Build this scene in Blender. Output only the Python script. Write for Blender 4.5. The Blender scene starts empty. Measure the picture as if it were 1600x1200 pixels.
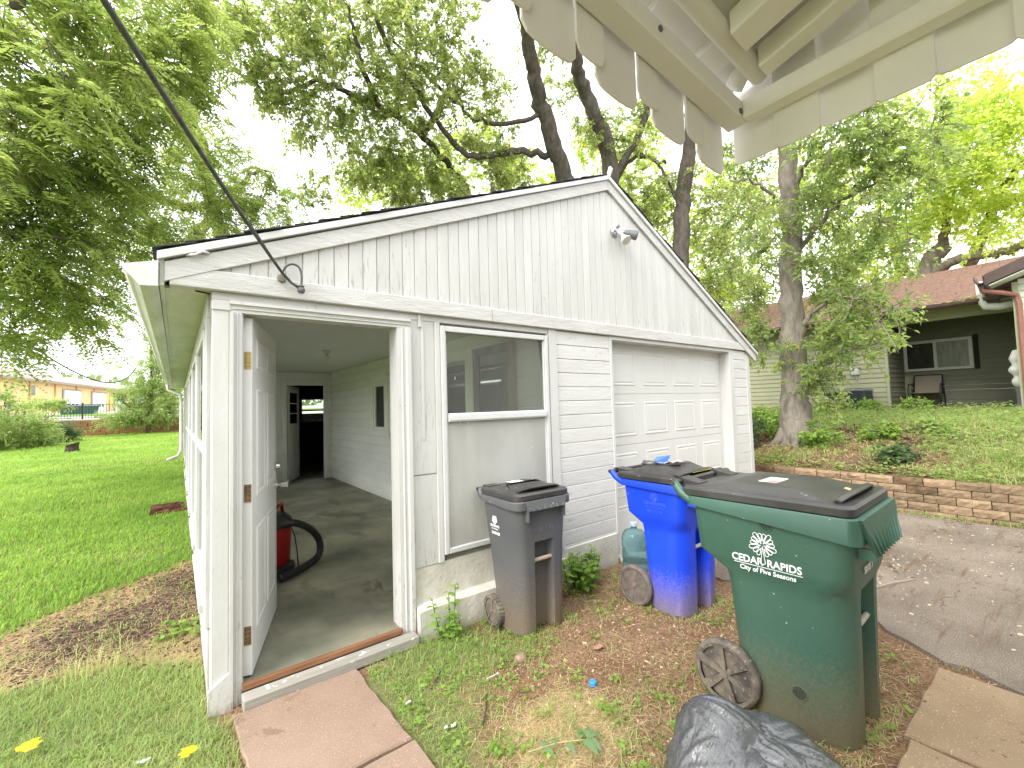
import bpy, math, random
import numpy as np
from mathutils import Vector, Matrix, noise as mnoise

random.seed(7)
rng = np.random.default_rng(11)
S = bpy.context.scene
COL = S.collection

# ------------------------------------------------------------------ camera
F_PX, YAW, PITCH, ROLL = 681.25, math.radians(37.592), math.radians(2.829), math.radians(-1.692)
EYE = np.array([-0.150, -2.865, 1.475])
_right = np.array([math.cos(YAW), -math.sin(YAW), 0.0])
_fwd = np.array([math.sin(YAW) * math.cos(PITCH), math.cos(YAW) * math.cos(PITCH), math.sin(PITCH)])
_up = np.cross(_right, _fwd)
CR = _right * math.cos(ROLL) + _up * math.sin(ROLL)
CU = -_right * math.sin(ROLL) + _up * math.cos(ROLL)
cam_data = bpy.data.cameras.new('camera')
cam = bpy.data.objects.new('camera', cam_data)
COL.objects.link(cam)
cam_data.sensor_width = 36.0
cam_data.lens = 36.0 * F_PX / 1600.0
cam_data.clip_start = 0.05
cam_data.clip_end = 2000.0
m = Matrix.Identity(4)
for i in range(3):
    m[i][0], m[i][1], m[i][2], m[i][3] = CR[i], CU[i], -_fwd[i], EYE[i]
cam.matrix_world = m
S.camera = cam

# ------------------------------------------------------------------ sky, sun, exposure
SUN_EL, SUN_AZ = math.radians(42), math.radians(257)     # azimuth clockwise from +Y
world = bpy.data.worlds.new('World')
S.world = world
world.use_nodes = True
wn, wl = world.node_tree.nodes, world.node_tree.links
wn.clear()
w_out = wn.new('ShaderNodeOutputWorld')
w_bg = wn.new('ShaderNodeBackground')
w_sky = wn.new('ShaderNodeTexSky')
w_sky.sky_type = 'NISHITA'
w_sky.sun_disc = False
w_sky.sun_elevation = SUN_EL
w_sky.sun_rotation = SUN_AZ
w_sky.air_density, w_sky.dust_density, w_sky.ozone_density = 1.0, 4.0, 1.0
w_co = wn.new('ShaderNodeTexCoord')
w_map = wn.new('ShaderNodeMapping')
w_map.inputs['Scale'].default_value = (1.0, 1.0, 2.6)
w_noi = wn.new('ShaderNodeTexNoise')
w_noi.inputs['Scale'].default_value = 2.2
w_noi.inputs['Detail'].default_value = 7.0
w_noi.inputs['Roughness'].default_value = 0.55
w_ramp = wn.new('ShaderNodeValToRGB')                    # the overcast: bright and slightly greyer cloud
w_ramp.color_ramp.elements[0].position = 0.33
w_ramp.color_ramp.elements[0].color = (9.6, 9.95, 10.3, 1)
w_ramp.color_ramp.elements[1].position = 0.66
w_ramp.color_ramp.elements[1].color = (13.4, 13.5, 13.6, 1)
w_mix = wn.new('ShaderNodeMix')
w_mix.data_type = 'RGBA'
w_mix.inputs['Factor'].default_value = 0.90              # almost closed cloud cover over the clear sky
w_bg.inputs['Strength'].default_value = 0.105
wl.new(w_co.outputs['Generated'], w_map.inputs['Vector'])
wl.new(w_map.outputs['Vector'], w_noi.inputs['Vector'])
wl.new(w_noi.outputs['Fac'], w_ramp.inputs['Fac'])
wl.new(w_sky.outputs['Color'], w_mix.inputs['A'])
wl.new(w_ramp.outputs['Color'], w_mix.inputs['B'])
wl.new(w_mix.outputs['Result'], w_bg.inputs['Color'])
wl.new(w_bg.outputs['Background'], w_out.inputs['Surface'])

sun_data = bpy.data.lights.new('sun', 'SUN')
sun_data.energy = 1.5
sun_data.angle = math.radians(28)
sun_data.color = (1.0, 0.97, 0.92)
sun = bpy.data.objects.new('sun', sun_data)
COL.objects.link(sun)
sd = Vector((math.sin(SUN_AZ) * math.cos(SUN_EL), math.cos(SUN_AZ) * math.cos(SUN_EL), math.sin(SUN_EL)))
sun.rotation_euler = sd.to_track_quat('Z', 'Y').to_euler()

S.view_settings.view_transform = 'Standard'
S.view_settings.look = 'None'
S.view_settings.gamma = 1.0
S.view_settings.use_curve_mapping = False
S.view_settings.exposure = 1.46
S.cycles.max_bounces = 12
S.cycles.diffuse_bounces = 10
S.cycles.transparent_max_bounces = 12
S.cycles.use_denoising = True


def at(px, py, d):
    """a real place: the point d metres from the photographer in the direction of that spot of the photograph"""
    v = _fwd + CR * (px - 800) / F_PX - CU * (py - 600) / F_PX
    return EYE + v / np.linalg.norm(v) * d


# ------------------------------------------------------------------ materials
MATS = {}


def nd(t, kind, **kw):
    n = t.nodes.new(kind)
    for k, v in kw.items():
        if k in n.inputs:
            n.inputs[k].default_value = v
        else:
            setattr(n, k, v)
    return n


def rgba(c):
    return (c[0], c[1], c[2], 1.0)


def mix_node(t, fac, a, b, blend='MIX'):
    n = t.nodes.new('ShaderNodeMix')
    n.data_type = 'RGBA'
    n.blend_type = blend
    for sock, v in (('Factor', fac), ('A', a), ('B', b)):
        if isinstance(v, bpy.types.NodeSocket):
            t.links.new(v, n.inputs[sock])
        elif sock == 'Factor':
            n.inputs[sock].default_value = v
        else:
            n.inputs[sock].default_value = rgba(v)
    return n.outputs['Result']


def ramp(t, src, p0, p1, c0=(0, 0, 0), c1=(1, 1, 1)):
    n = t.nodes.new('ShaderNodeValToRGB')
    n.color_ramp.elements[0].position, n.color_ramp.elements[1].position = p0, p1
    n.color_ramp.elements[0].color, n.color_ramp.elements[1].color = rgba(c0), rgba(c1)
    t.links.new(src, n.inputs['Fac'])
    return n.outputs['Color']


def noise(t, vec, scale, detail=6, rough=0.6, dist=0.0):
    n = t.nodes.new('ShaderNodeTexNoise')
    n.inputs['Scale'].default_value = scale
    n.inputs['Detail'].default_value = detail
    n.inputs['Roughness'].default_value = rough
    n.inputs['Distortion'].default_value = dist
    t.links.new(vec, n.inputs['Vector'])
    return n.outputs['Fac']


def mapped(t, vec, scale):
    n = t.nodes.new('ShaderNodeMapping')
    n.inputs['Scale'].default_value = scale
    t.links.new(vec, n.inputs['Vector'])
    return n.outputs['Vector']


def M(name, c1, c2=None, scale=6.0, stretch=(1, 1, 1), rough=0.7, spec=0.3, bump=0.0, bscale=40.0, rnd=0.0,
      peel=None, dirt=None, metal=0.0, coat=0.0, lo=0.35, hi=0.65, speck=None, detail=7, grain=None):
    """painted / raw surface: two tones mixed by noise, per-piece variation, flakes, dirt and fine relief"""
    if name in MATS:
        return MATS[name]
    mt = bpy.data.materials.new(name)
    MATS[name] = mt
    mt.use_nodes = True
    t = mt.node_tree
    b = t.nodes['Principled BSDF']
    geo = t.nodes.new('ShaderNodeNewGeometry').outputs['Position']
    info = t.nodes.new('ShaderNodeObjectInfo')
    sc = t.nodes.new('ShaderNodeVectorMath')
    sc.operation = 'MULTIPLY_ADD'
    cmb = t.nodes.new('ShaderNodeCombineXYZ')
    for k in range(3):
        t.links.new(info.outputs['Random'], cmb.inputs[k])
    t.links.new(cmb.outputs[0], sc.inputs[0])
    sc.inputs[1].default_value = (7.3 * (rnd > 0), 5.1 * (rnd > 0), 3.7 * (rnd > 0))
    t.links.new(geo, sc.inputs[2])
    vec = mapped(t, sc.outputs[0], stretch)
    c2 = c2 or tuple(x * 0.8 for x in c1)
    col = mix_node(t, ramp(t, noise(t, vec, scale, detail), lo, hi), c1, c2)
    if rnd:
        hs = t.nodes.new('ShaderNodeHueSaturation')
        mr = nd(t, 'ShaderNodeMapRange')
        mr.inputs['To Min'].default_value, mr.inputs['To Max'].default_value = 1 - rnd, 1 + rnd
        t.links.new(info.outputs['Random'], mr.inputs['Value'])
        t.links.new(mr.outputs[0], hs.inputs['Value'])
        t.links.new(col, hs.inputs['Color'])
        col = hs.outputs['Color']
    if grain:                                   # thin dark hairlines along the grain
        g = noise(t, mapped(t, sc.outputs[0], grain[1]), grain[2], 5, 0.7)
        col = mix_node(t, ramp(t, g, grain[3], grain[3] + 0.05), col, grain[0])
    if peel:                                    # flaked paint: (colour, threshold, scale, stretch)
        f = noise(t, mapped(t, sc.outputs[0], peel[3]), peel[2], 9, 0.68, 0.3)
        if len(peel) > 4:                       # worse near the lower ends of the boards
            sp_ = t.nodes.new('ShaderNodeSeparateXYZ')
            t.links.new(geo, sp_.inputs[0])
            mr_ = nd(t, 'ShaderNodeMapRange')
            mr_.inputs['From Min'].default_value, mr_.inputs['From Max'].default_value = peel[4]
            mr_.inputs['To Min'].default_value, mr_.inputs['To Max'].default_value = peel[5], 0.0
            t.links.new(sp_.outputs['Z'], mr_.inputs['Value'])
            ad_ = t.nodes.new('ShaderNodeMath')
            ad_.operation = 'ADD'
            t.links.new(f, ad_.inputs[0])
            t.links.new(mr_.outputs[0], ad_.inputs[1])
            f = ad_.outputs[0]
        f2 = ramp(t, f, peel[1], peel[1] + 0.025)
        big = ramp(t, noise(t, geo, 0.9, 3), 0.40, 0.66)
        f3 = mix_node(t, 1.0, f2, big, 'MULTIPLY')
        col = mix_node(t, f3, col, peel[0])
    if speck:                                   # (colour, threshold, scale)
        s = ramp(t, noise(t, geo, speck[2], 3, 0.5), speck[1], speck[1] + 0.04)
        col = mix_node(t, s, col, speck[0])
    if dirt:                                    # splashed soil: (colour, z where it starts, z where it ends, strength)
        sep = t.nodes.new('ShaderNodeSeparateXYZ')
        t.links.new(geo, sep.inputs[0])
        mr = nd(t, 'ShaderNodeMapRange')
        mr.inputs['From Min'].default_value, mr.inputs['From Max'].default_value = dirt[1], dirt[2]
        mr.inputs['To Min'].default_value, mr.inputs['To Max'].default_value = 1.0, 0.0
        t.links.new(sep.outputs['Z'], mr.inputs['Value'])
        ma = t.nodes.new('ShaderNodeMath')
        ma.operation = 'MULTIPLY_ADD'
        t.links.new(noise(t, geo, 58.0, 9, 0.82), ma.inputs[0])
        ma.inputs[1].default_value = 0.75
        hf = t.nodes.new('ShaderNodeMath')
        hf.operation = 'MULTIPLY'
        hf.inputs[1].default_value = 0.5
        t.links.new(mr.outputs[0], hf.inputs[0])
        t.links.new(hf.outputs[0], ma.inputs[2])
        f = ramp(t, ma.outputs[0], 0.54, 0.86)
        f = mix_node(t, dirt[3], (0, 0, 0), f)
        col = mix_node(t, f, col, dirt[0])
    t.links.new(col, b.inputs['Base Color'])
    b.inputs['Roughness'].default_value = rough
    b.inputs['Specular IOR Level'].default_value = spec
    b.inputs['Metallic'].default_value = metal
    b.inputs['Coat Weight'].default_value = coat
    if bump:
        bn = t.nodes.new('ShaderNodeBump')
        bn.inputs['Strength'].default_value = bump
        bn.inputs['Distance'].default_value = 0.01
        t.links.new(noise(t, vec, bscale, 8, 0.65), bn.inputs['Height'])
        t.links.new(bn.outputs[0], b.inputs['Normal'])
    return mt


def leaf_mat(name, c1, c2, trans=0.45, rough=0.55):
    """leaf: colour differs from leaf to leaf, light passes through the blade"""
    mt = bpy.data.materials.new(name)
    MATS[name] = mt
    mt.use_nodes = True
    t = mt.node_tree
    t.nodes.clear()
    out = t.nodes.new('ShaderNodeOutputMaterial')
    at_ = t.nodes.new('ShaderNodeAttribute')
    at_.attribute_name = 'tint'
    col = mix_node(t, at_.outputs['Fac'], c1, c2)
    p = t.nodes.new('ShaderNodeBsdfPrincipled')
    p.inputs['Roughness'].default_value = rough
    p.inputs['Specular IOR Level'].default_value = 0.25
    t.links.new(col, p.inputs['Base Color'])
    tr = t.nodes.new('ShaderNodeBsdfTranslucent')
    hs = t.nodes.new('ShaderNodeHueSaturation')
    hs.inputs['Value'].default_value = 1.85
    hs.inputs['Hue'].default_value = 0.485
    t.links.new(col, hs.inputs['Color'])
    t.links.new(hs.outputs[0], tr.inputs['Color'])
    ms = t.nodes.new('ShaderNodeMixShader')
    ms.inputs[0].default_value = trans
    t.links.new(p.outputs[0], ms.inputs[1])
    t.links.new(tr.outputs[0], ms.inputs[2])
    t.links.new(ms.outputs[0], out.inputs['Surface'])
    return mt


def glass_mat(name, tint, alpha, rough=0.03, film=None):
    """a pane: mostly clear, reflecting by Fresnel; film adds a dusty layer"""
    mt = bpy.data.materials.new(name)
    MATS[name] = mt
    mt.use_nodes = True
    t = mt.node_tree
    t.nodes.clear()
    out = t.nodes.new('ShaderNodeOutputMaterial')
    tr = nd(t, 'ShaderNodeBsdfTransparent', Color=rgba(tint))
    gl = nd(t, 'ShaderNodeBsdfGlossy', Roughness=rough)
    fr = nd(t, 'ShaderNodeFresnel', IOR=1.5)
    mx = t.nodes.new('ShaderNodeMixShader')
    t.links.new(fr.outputs[0], mx.inputs[0])
    t.links.new(tr.outputs[0], mx.inputs[1])
    t.links.new(gl.outputs[0], mx.inputs[2])
    last = mx.outputs[0]
    if film:
        geo = t.nodes.new('ShaderNodeNewGeometry').outputs['Position']
        f = ramp(t, noise(t, mapped(t, geo, (1, 1, 0.35)), film[2], 6), 0.3, 0.75, (film[1] * 0.75,) * 3, (film[1] * 1.15,) * 3)
        sp = ramp(t, noise(t, mapped(t, geo, (1, 1, 0.4)), 30, 3, 0.5), 0.735, 0.76)
        f = mix_node(t, 1.0, f, sp, 'ADD')
        df = nd(t, 'ShaderNodeBsdfDiffuse', Color=rgba(film[0]))
        m2 = t.nodes.new('ShaderNodeMixShader')
        t.links.new(f, m2.inputs[0])
        t.links.new(last, m2.inputs[1])
        t.links.new(df.outputs[0], m2.inputs[2])
        last = m2.outputs[0]
    t.links.new(last, out.inputs['Surface'])
    return mt


# ------------------------------------------------------------------ objects
def tag(o, label=None, cat=None, group=None, kind=None):
    if label:
        o['label'] = label
    if cat:
        o['category'] = cat
    if group:
        o['group'] = group
    if kind:
        o['kind'] = kind
    return o


def thing(name, label, cat, loc=(0, 0, 0), group=None):
    o = bpy.data.objects.new(name, None)
    o.empty_display_size = 0.2
    COL.objects.link(o)
    o.location = loc
    return tag(o, label, cat, group)


def link(name, me, parent=None, loc=None):
    o = bpy.data.objects.new(name, me)
    COL.objects.link(o)
    if parent is not None:
        o.parent = parent
        off, q = Vector((0, 0, 0)), parent
        while q is not None:
            off += Vector(q.location)
            q = q.parent
        o.location = (Vector(loc) if loc is not None else Vector((0, 0, 0))) - off
    elif loc is not None:
        o.location = loc
    return o


def to_mesh(name, V, F, mat, smooth=False):
    me = bpy.data.meshes.new(name)
    me.from_pydata([tuple(v) for v in V], [], F)
    mats = mat if isinstance(mat, (list, tuple)) else [mat]
    for x in mats:
        me.materials.append(x)
    if smooth:
        me.polygons.foreach_set('use_smooth', [True] * len(me.polygons))
    me.update()
    return me


class MB:
    """collects shapes of ONE part"""

    def __init__(self):
        self.V, self.F, self.mi, self.cur = [], [], [], 0

    def add(self, V, F):
        n = len(self.V)
        self.V += [tuple(map(float, v)) for v in V]
        self.F += [tuple(i + n for i in f) for f in F]
        self.mi += [self.cur] * len(F)
        return self

    def box(self, x0, x1, y0, y1, z0, z1):
        V = [(x, y, z) for z in (z0, z1) for y in (y0, y1) for x in (x0, x1)]
        return self.add(V, [(0, 2, 3, 1), (4, 5, 7, 6), (0, 1, 5, 4), (2, 6, 7, 3), (0, 4, 6, 2), (1, 3, 7, 5)])

    def cbox(self, x0, x1, y0, y1, z0, z1, c=0.004):
        """box with chamfered edges"""
        V, F = cbox_geo(x1 - x0, y1 - y0, z1 - z0, c)
        o = np.array([(x0 + x1) / 2, (y0 + y1) / 2, (z0 + z1) / 2])
        return self.add([tuple(o + v) for v in V], F)

    def hexa(self, P):
        """P: 8 points, bottom ring then top ring"""
        return self.add(P, [(3, 2, 1, 0), (4, 5, 6, 7), (0, 1, 5, 4), (1, 2, 6, 5), (2, 3, 7, 6), (3, 0, 4, 7)])

    def prism(self, poly, axis, a, b):
        """extrude a 2-D polygon along an axis from a to b"""
        def p3(u, v, w):
            return {'x': (w, u, v), 'y': (u, w, v), 'z': (u, v, w)}[axis]
        n = len(poly)
        V = [p3(u, v, a) for u, v in poly] + [p3(u, v, b) for u, v in poly]
        F = [tuple(range(n)), tuple(range(2 * n - 1, n - 1, -1))]
        F += [(i, i + n, (i + 1) % n + n, (i + 1) % n) for i in range(n)]
        return self.add(V, F)

    def tube(self, pts, r, n=10, caps=True, squash=1.0):
        pts = [np.array(p, float) for p in pts]
        rs = r if isinstance(r, (list, tuple, np.ndarray)) else [r] * len(pts)
        V, F = [], []
        ref = None
        for i, p in enumerate(pts):
            d = pts[min(i + 1, len(pts) - 1)] - pts[max(i - 1, 0)]
            d = d / (np.linalg.norm(d) + 1e-9)
            if ref is None:
                ref = np.array([0, 0, 1.0]) if abs(d[2]) < 0.9 else np.array([1.0, 0, 0])
            u = np.cross(d, ref)
            u /= np.linalg.norm(u) + 1e-9
            v = np.cross(u, d)
            ref = v
            for k in range(n):
                a = 2 * math.pi * k / n
                V.append(p + rs[i] * (u * math.cos(a) + v * math.sin(a) * squash))
        for i in range(len(pts) - 1):
            for k in range(n):
                F.append((i * n + k, i * n + (k + 1) % n, (i + 1) * n + (k + 1) % n, (i + 1) * n + k))
        if caps:
            F.append(tuple(range(n - 1, -1, -1)))
            F.append(tuple(range((len(pts) - 1) * n, len(pts) * n)))
        return self.add(V, F)

    def lathe(self, prof, c, axis='z', n=24):
        """prof: (radius, height) pairs about an axis through c"""
        V, F = [], []
        for r, h in prof:
            for k in range(n):
                a = 2 * math.pi * k / n
                ca, sa = r * math.cos(a), r * math.sin(a)
                V.append({'z': (c[0] + ca, c[1] + sa, c[2] + h), 'x': (c[0] + h, c[1] + ca, c[2] + sa),
                          'y': (c[0] + sa, c[1] + h, c[2] + ca)}[axis])
        for i in range(len(prof) - 1):
            for k in range(n):
                F.append((i * n + k, i * n + (k + 1) % n, (i + 1) * n + (k + 1) % n, (i + 1) * n + k))
        return self.add(V, F)

    def loft(self, rings, cap0=True, cap1=True, closed=True):
        n = len(rings[0])
        V = [p for r in rings for p in r]
        F = []
        for i in range(len(rings) - 1):
            for k in range(n if closed else n - 1):
                F.append((i * n + k, i * n + (k + 1) % n, (i + 1) * n + (k + 1) % n, (i + 1) * n + k))
        if cap0:
            F.append(tuple(range(n - 1, -1, -1)))
        if cap1:
            F.append(tuple(range((len(rings) - 1) * n, len(rings) * n)))
        return self.add(V, F)

    def build(self, name, mat, parent=None, smooth=False, bevel=0.0, sharp=None):
        me = to_mesh(name, self.V, self.F, mat, smooth)
        if any(self.mi):
            me.polygons.foreach_set('material_index', self.mi)
        if smooth and sharp:
            me.set_sharp_from_angle(angle=math.radians(sharp))
        o = link(name, me, parent)
        if bevel:
            mo = o.modifiers.new('bevel', 'BEVEL')
            mo.width = bevel
            mo.segments = 2
            mo.limit_method = 'ANGLE'
            mo.angle_limit = math.radians(40)
        return o


def piece(name, parent):
    """a part that is made of sub-parts only"""
    o = bpy.data.objects.new(name, None)
    o.empty_display_size = 0.05
    COL.objects.link(o)
    o.parent = parent
    o.location = -Vector(parent.location)
    return o


def cbox_geo(sx, sy, sz, c):
    hx, hy, hz = sx / 2, sy / 2, sz / 2
    c = min(c, hx * 0.8, hy * 0.8, hz * 0.8)
    V, idx = [], {}
    for sxx in (-1, 1):
        for syy in (-1, 1):
            for szz in (-1, 1):
                for ax in range(3):
                    p = [sxx * (hx - c), syy * (hy - c), szz * (hz - c)]
                    p[ax] = (sxx * hx, syy * hy, szz * hz)[ax]
                    idx[(sxx, syy, szz, ax)] = len(V)
                    V.append(np.array(p))
    F = []
    for ax in range(3):
        o1, o2 = [a for a in range(3) if a != ax]
        for s in (-1, 1):
            q = []
            for a, b in ((-1, -1), (1, -1), (1, 1), (-1, 1)):
                k = [0, 0, 0]
                k[ax], k[o1], k[o2] = s, a, b
                q.append(idx[(k[0], k[1], k[2], ax)])
            F.append(tuple(q))
    for ax in range(3):                       # edges parallel to ax
        o1, o2 = [a for a in range(3) if a != ax]
        for a in (-1, 1):
            for b in (-1, 1):
                k0, k1 = [0, 0, 0], [0, 0, 0]
                k0[ax], k1[ax] = -1, 1
                k0[o1] = k1[o1] = a
                k0[o2] = k1[o2] = b
                F.append((idx[(*k0, o1)], idx[(*k1, o1)], idx[(*k1, o2)], idx[(*k0, o2)]))
    for a in (-1, 1):
        for b in (-1, 1):
            for d in (-1, 1):
                F.append((idx[(a, b, d, 0)], idx[(a, b, d, 1)], idx[(a, b, d, 2)]))
    # consistent outward winding
    out = []
    for f in F:
        p = [V[i] for i in f]
        nrm = np.cross(p[1] - p[0], p[2] - p[0])
        if np.dot(nrm, sum(p) / len(p)) < 0:
            f = tuple(reversed(f))
        out.append(f)
    return V, out


_SLAB = {}


def slab(name, x0, x1, y0, y1, z0, z1, mat, parent=None, c=0.003):
    """one board / block: alike pieces share their mesh"""
    key = (name, round(x1 - x0, 4), round(y1 - y0, 4), round(z1 - z0, 4), mat.name, c)
    if key not in _SLAB:
        V, F = cbox_geo(x1 - x0, y1 - y0, z1 - z0, c)
        _SLAB[key] = to_mesh(name, V, F, mat)
    return link(name, _SLAB[key], parent, ((x0 + x1) / 2, (y0 + y1) / 2, (z0 + z1) / 2))


def smooth_path(pts, n=6):
    pts = [np.array(p, float) for p in pts]
    out = []
    for i in range(len(pts) - 1):
        a0, a1, a2, a3 = pts[max(i - 1, 0)], pts[i], pts[i + 1], pts[min(i + 2, len(pts) - 1)]
        for k in range(n):
            f = k / n
            out.append(0.5 * (2 * a1 + (-a0 + a2) * f + (2 * a0 - 5 * a1 + 4 * a2 - a3) * f * f + (-a0 + 3 * a1 - 3 * a2 + a3) * f ** 3))
    return out + [pts[-1]]


def sstep(a, b, x):
    t = np.clip((np.asarray(x, float) - a) / (b - a), 0, 1)
    return t * t * (3 - 2 * t)


def lawn_rise(y):
    return np.interp(y, [-3, 0, 5, 10, 25, 40, 120], [0, 0.02, 0.40, 0.58, 0.74, 0.95, 1.6])


def height(x, y):
    """ground height of the place"""
    x, y = np.asarray(x, float), np.asarray(y, float)
    z = -0.10 + lawn_rise(y) * sstep(0.06, -0.02, x)
    back = -0.10 + lawn_rise(y) * sstep(10.8, 12.5, y)
    z = np.where(x > -0.0, np.maximum(z, back), z)
    slope = np.interp(x, [7.62, 7.64, 8.5, 10, 12.2, 30], [-0.1, 0.36, 0.55, 0.86, 1.10, 1.15])
    z = np.where(x > 7.62, slope, z)
    z = np.where((x > 0.05) & (x < 6.40) & (y > 0.03) & (y < 10.8), -0.16, z)
    bump = 0.012 * np.sin(x * 2.9 + 1.3 * np.sin(y * 2.1)) * np.cos(y * 3.3 + np.sin(x * 1.7))
    bump = bump + 0.006 * np.sin(x * 9.1 + 2.0 * np.sin(y * 6.1)) * np.cos(y * 8.3)
    flat = (x > 3.1) & (x < 7.62) & (y < 0.2)
    return z + np.where(flat, 0.0, bump)


def h1(x, y):
    return float(height(x, y))
# ------------------------------------------------------------------ paints and raw materials
WHITE = (0.565, 0.56, 0.54)
GREYWOOD = (0.33, 0.30, 0.26)
m_board = M('painted_board_upright', WHITE, (0.50, 0.495, 0.47), 5, (1, 1, 0.25), 0.62, 0.3, 0.35, 60, 0.035,
            peel=(GREYWOOD, 0.635, 9.0, (6, 6, 0.8), (2.26, 2.75), 0.075), grain=((0.55, 0.54, 0.50), (30, 30, 1.2), 3.0, 0.70))
m_siding = M('painted_siding', (0.625, 0.62, 0.60), (0.57, 0.56, 0.535), 5, (0.25, 0.25, 1), 0.62, 0.3, 0.5, 45, 0.03,
             peel=((0.36, 0.33, 0.28), 0.60, 8.0, (1.0, 1.0, 5)), grain=((0.60, 0.59, 0.55), (1.0, 1.0, 26), 4.0, 0.68),
             dirt=((0.46, 0.40, 0.32), -0.1, 0.40, 0.7))
m_trim = M('painted_trim', (0.58, 0.575, 0.56), (0.52, 0.515, 0.49), 4, (1, 1, 0.4), 0.55, 0.35, 0.25, 50, 0.025,
           peel=(GREYWOOD, 0.62, 11.0, (3, 3, 1.2), (-0.08, 0.40), 0.10), dirt=((0.36, 0.29, 0.22), -0.25, 0.16, 0.6))
m_rough_trim = M('rough_painted_trim', (0.565, 0.56, 0.54), (0.495, 0.485, 0.46), 7, (0.35, 1, 1.4), 0.68, 0.25, 0.7, 28, 0.03,
                 peel=(GREYWOOD, 0.63, 9.0, (1.0, 1, 4)))
m_sidewall = M('weathered_side_paint', (0.53, 0.525, 0.50), (0.45, 0.44, 0.41), 6, (1, 1, 0.4), 0.66, 0.25, 0.5, 40, 0.05,
               peel=((0.36, 0.32, 0.27), 0.60, 8.0, (1, 1, 1)), dirt=((0.40, 0.34, 0.26), -0.25, 0.35, 0.6))
m_alu = M('white_metal_frame', (0.59, 0.59, 0.58), (0.54, 0.54, 0.525), 9, (1, 1, 1), 0.4, 0.45, 0.08, 60, 0.0,
          speck=((0.45, 0.44, 0.42), 0.70, 60))
m_gdoor = M('garage_door_paint', (0.625, 0.62, 0.60), (0.60, 0.595, 0.57), 2, (1, 1, 1), 0.45, 0.4, 0.05, 120, 0.0)
m_door = M('door_paint', (0.74, 0.74, 0.73), (0.70, 0.70, 0.685), 3, (1, 1, 1), 0.4, 0.4, 0.04, 80, 0.0,
           speck=((0.4, 0.38, 0.35), 0.74, 55))
m_soffit = M('soffit_paint', (0.62, 0.64, 0.56), (0.50, 0.53, 0.44), 3, (2, 0.6, 1), 0.7, 0.2, 0.2, 40, 0.0,
             speck=((0.30, 0.31, 0.24), 0.70, 18))
m_gutter = M('gutter_metal', (0.62, 0.63, 0.58), (0.47, 0.49, 0.42), 4, (3, 0.5, 3), 0.45, 0.4, 0.06, 40, 0.0,
             speck=((0.30, 0.31, 0.25), 0.68, 22))
m_concrete = M('rough_foundation', (0.66, 0.635, 0.57), (0.55, 0.515, 0.445), 6, (1, 1, 1), 0.9, 0.15, 0.9, 26, 0.0,
               dirt=((0.36, 0.28, 0.20), -0.22, 0.06, 0.8))
m_floor = M('green_floor_paint', (0.115, 0.130, 0.092), (0.34, 0.31, 0.225), 1.9, (1, 1, 1), 0.5, 0.35, 0.15, 30, 0.0,
            speck=((0.60, 0.58, 0.52), 0.735, 34), detail=12, lo=0.30, hi=0.72, grain=((0.07, 0.068, 0.05), (0.5, 2.5, 1), 2.0, 0.62), peel=((0.13, 0.115, 0.08), 0.54, 3.0, (1, 0.5, 1)))
m_inwall = M('inside_siding_paint', (0.88, 0.88, 0.855), (0.82, 0.815, 0.785), 4, (0.4, 0.4, 1), 0.65, 0.25, 0.3, 40, 0.03,
             peel=((0.40, 0.36, 0.30), 0.66, 7.0, (1, 1, 4)), dirt=((0.40, 0.36, 0.30), -0.2, 0.3, 0.5))
m_ceiling = M('porch_ceiling_paint', (0.88, 0.88, 0.855), (0.85, 0.85, 0.82), 2, (1, 1, 1), 0.7, 0.2, 0.1, 30, 0.0)
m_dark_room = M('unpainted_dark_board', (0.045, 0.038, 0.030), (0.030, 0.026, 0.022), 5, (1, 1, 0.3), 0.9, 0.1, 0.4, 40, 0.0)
m_shingle = M('dark_roof_shingle', (0.055, 0.055, 0.055), (0.085, 0.085, 0.08), 30, (1, 1, 1), 0.95, 0.1, 0.8, 90, 0.12)
m_brass = M('brass', (0.55, 0.42, 0.18), (0.40, 0.29, 0.12), 14, (1, 1, 1), 0.42, 0.5, 0.1, 60, 0.0, metal=0.8)
m_rusty = M('rusty_hinge', (0.30, 0.20, 0.11), (0.20, 0.12, 0.07), 30, (1, 1, 1), 0.7, 0.3, 0.3, 80, 0.0, metal=0.3)
m_chrome = M('satin_metal', (0.72, 0.72, 0.70), (0.64, 0.64, 0.62), 20, (1, 1, 1), 0.22, 0.5, 0.0, 60, 0.0, metal=1.0)
m_orange = M('bare_sill_wood', (0.30, 0.15, 0.075), (0.20, 0.095, 0.05), 10, (0.3, 2, 2), 0.75, 0.2, 0.3, 40, 0.0,
             speck=((0.10, 0.07, 0.05), 0.66, 30))
m_sill = M('grey_sill_board', (0.36, 0.34, 0.30), (0.26, 0.245, 0.21), 8, (0.25, 3, 3), 0.8, 0.2, 0.5, 40, 0.0,
           speck=((0.52, 0.51, 0.48), 0.62, 16))
m_black = M('black_rubber', (0.022, 0.022, 0.023), (0.035, 0.034, 0.033), 20, (1, 1, 1), 0.6, 0.3, 0.1, 60, 0.0)
m_glass = glass_mat('dusty_pane', (0.90, 0.93, 0.91), 1, 0.02, film=((0.62, 0.62, 0.58), 0.06, 5))
m_screen = glass_mat('insect_screen', (0.80, 0.80, 0.77), 1, 0.25, film=((0.78, 0.77, 0.72), 0.47, 1.6))
m_sideglass = glass_mat('side_pane', (0.94, 0.96, 0.94), 1, 0.03, film=((0.60, 0.62, 0.56), 0.03, 5))
m_darkglass = M('dark_inner_glass', (0.012, 0.015, 0.015), (0.022, 0.026, 0.024), 4, (1, 1, 1), 0.06, 0.6, 0.02, 20, 0.0)
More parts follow.
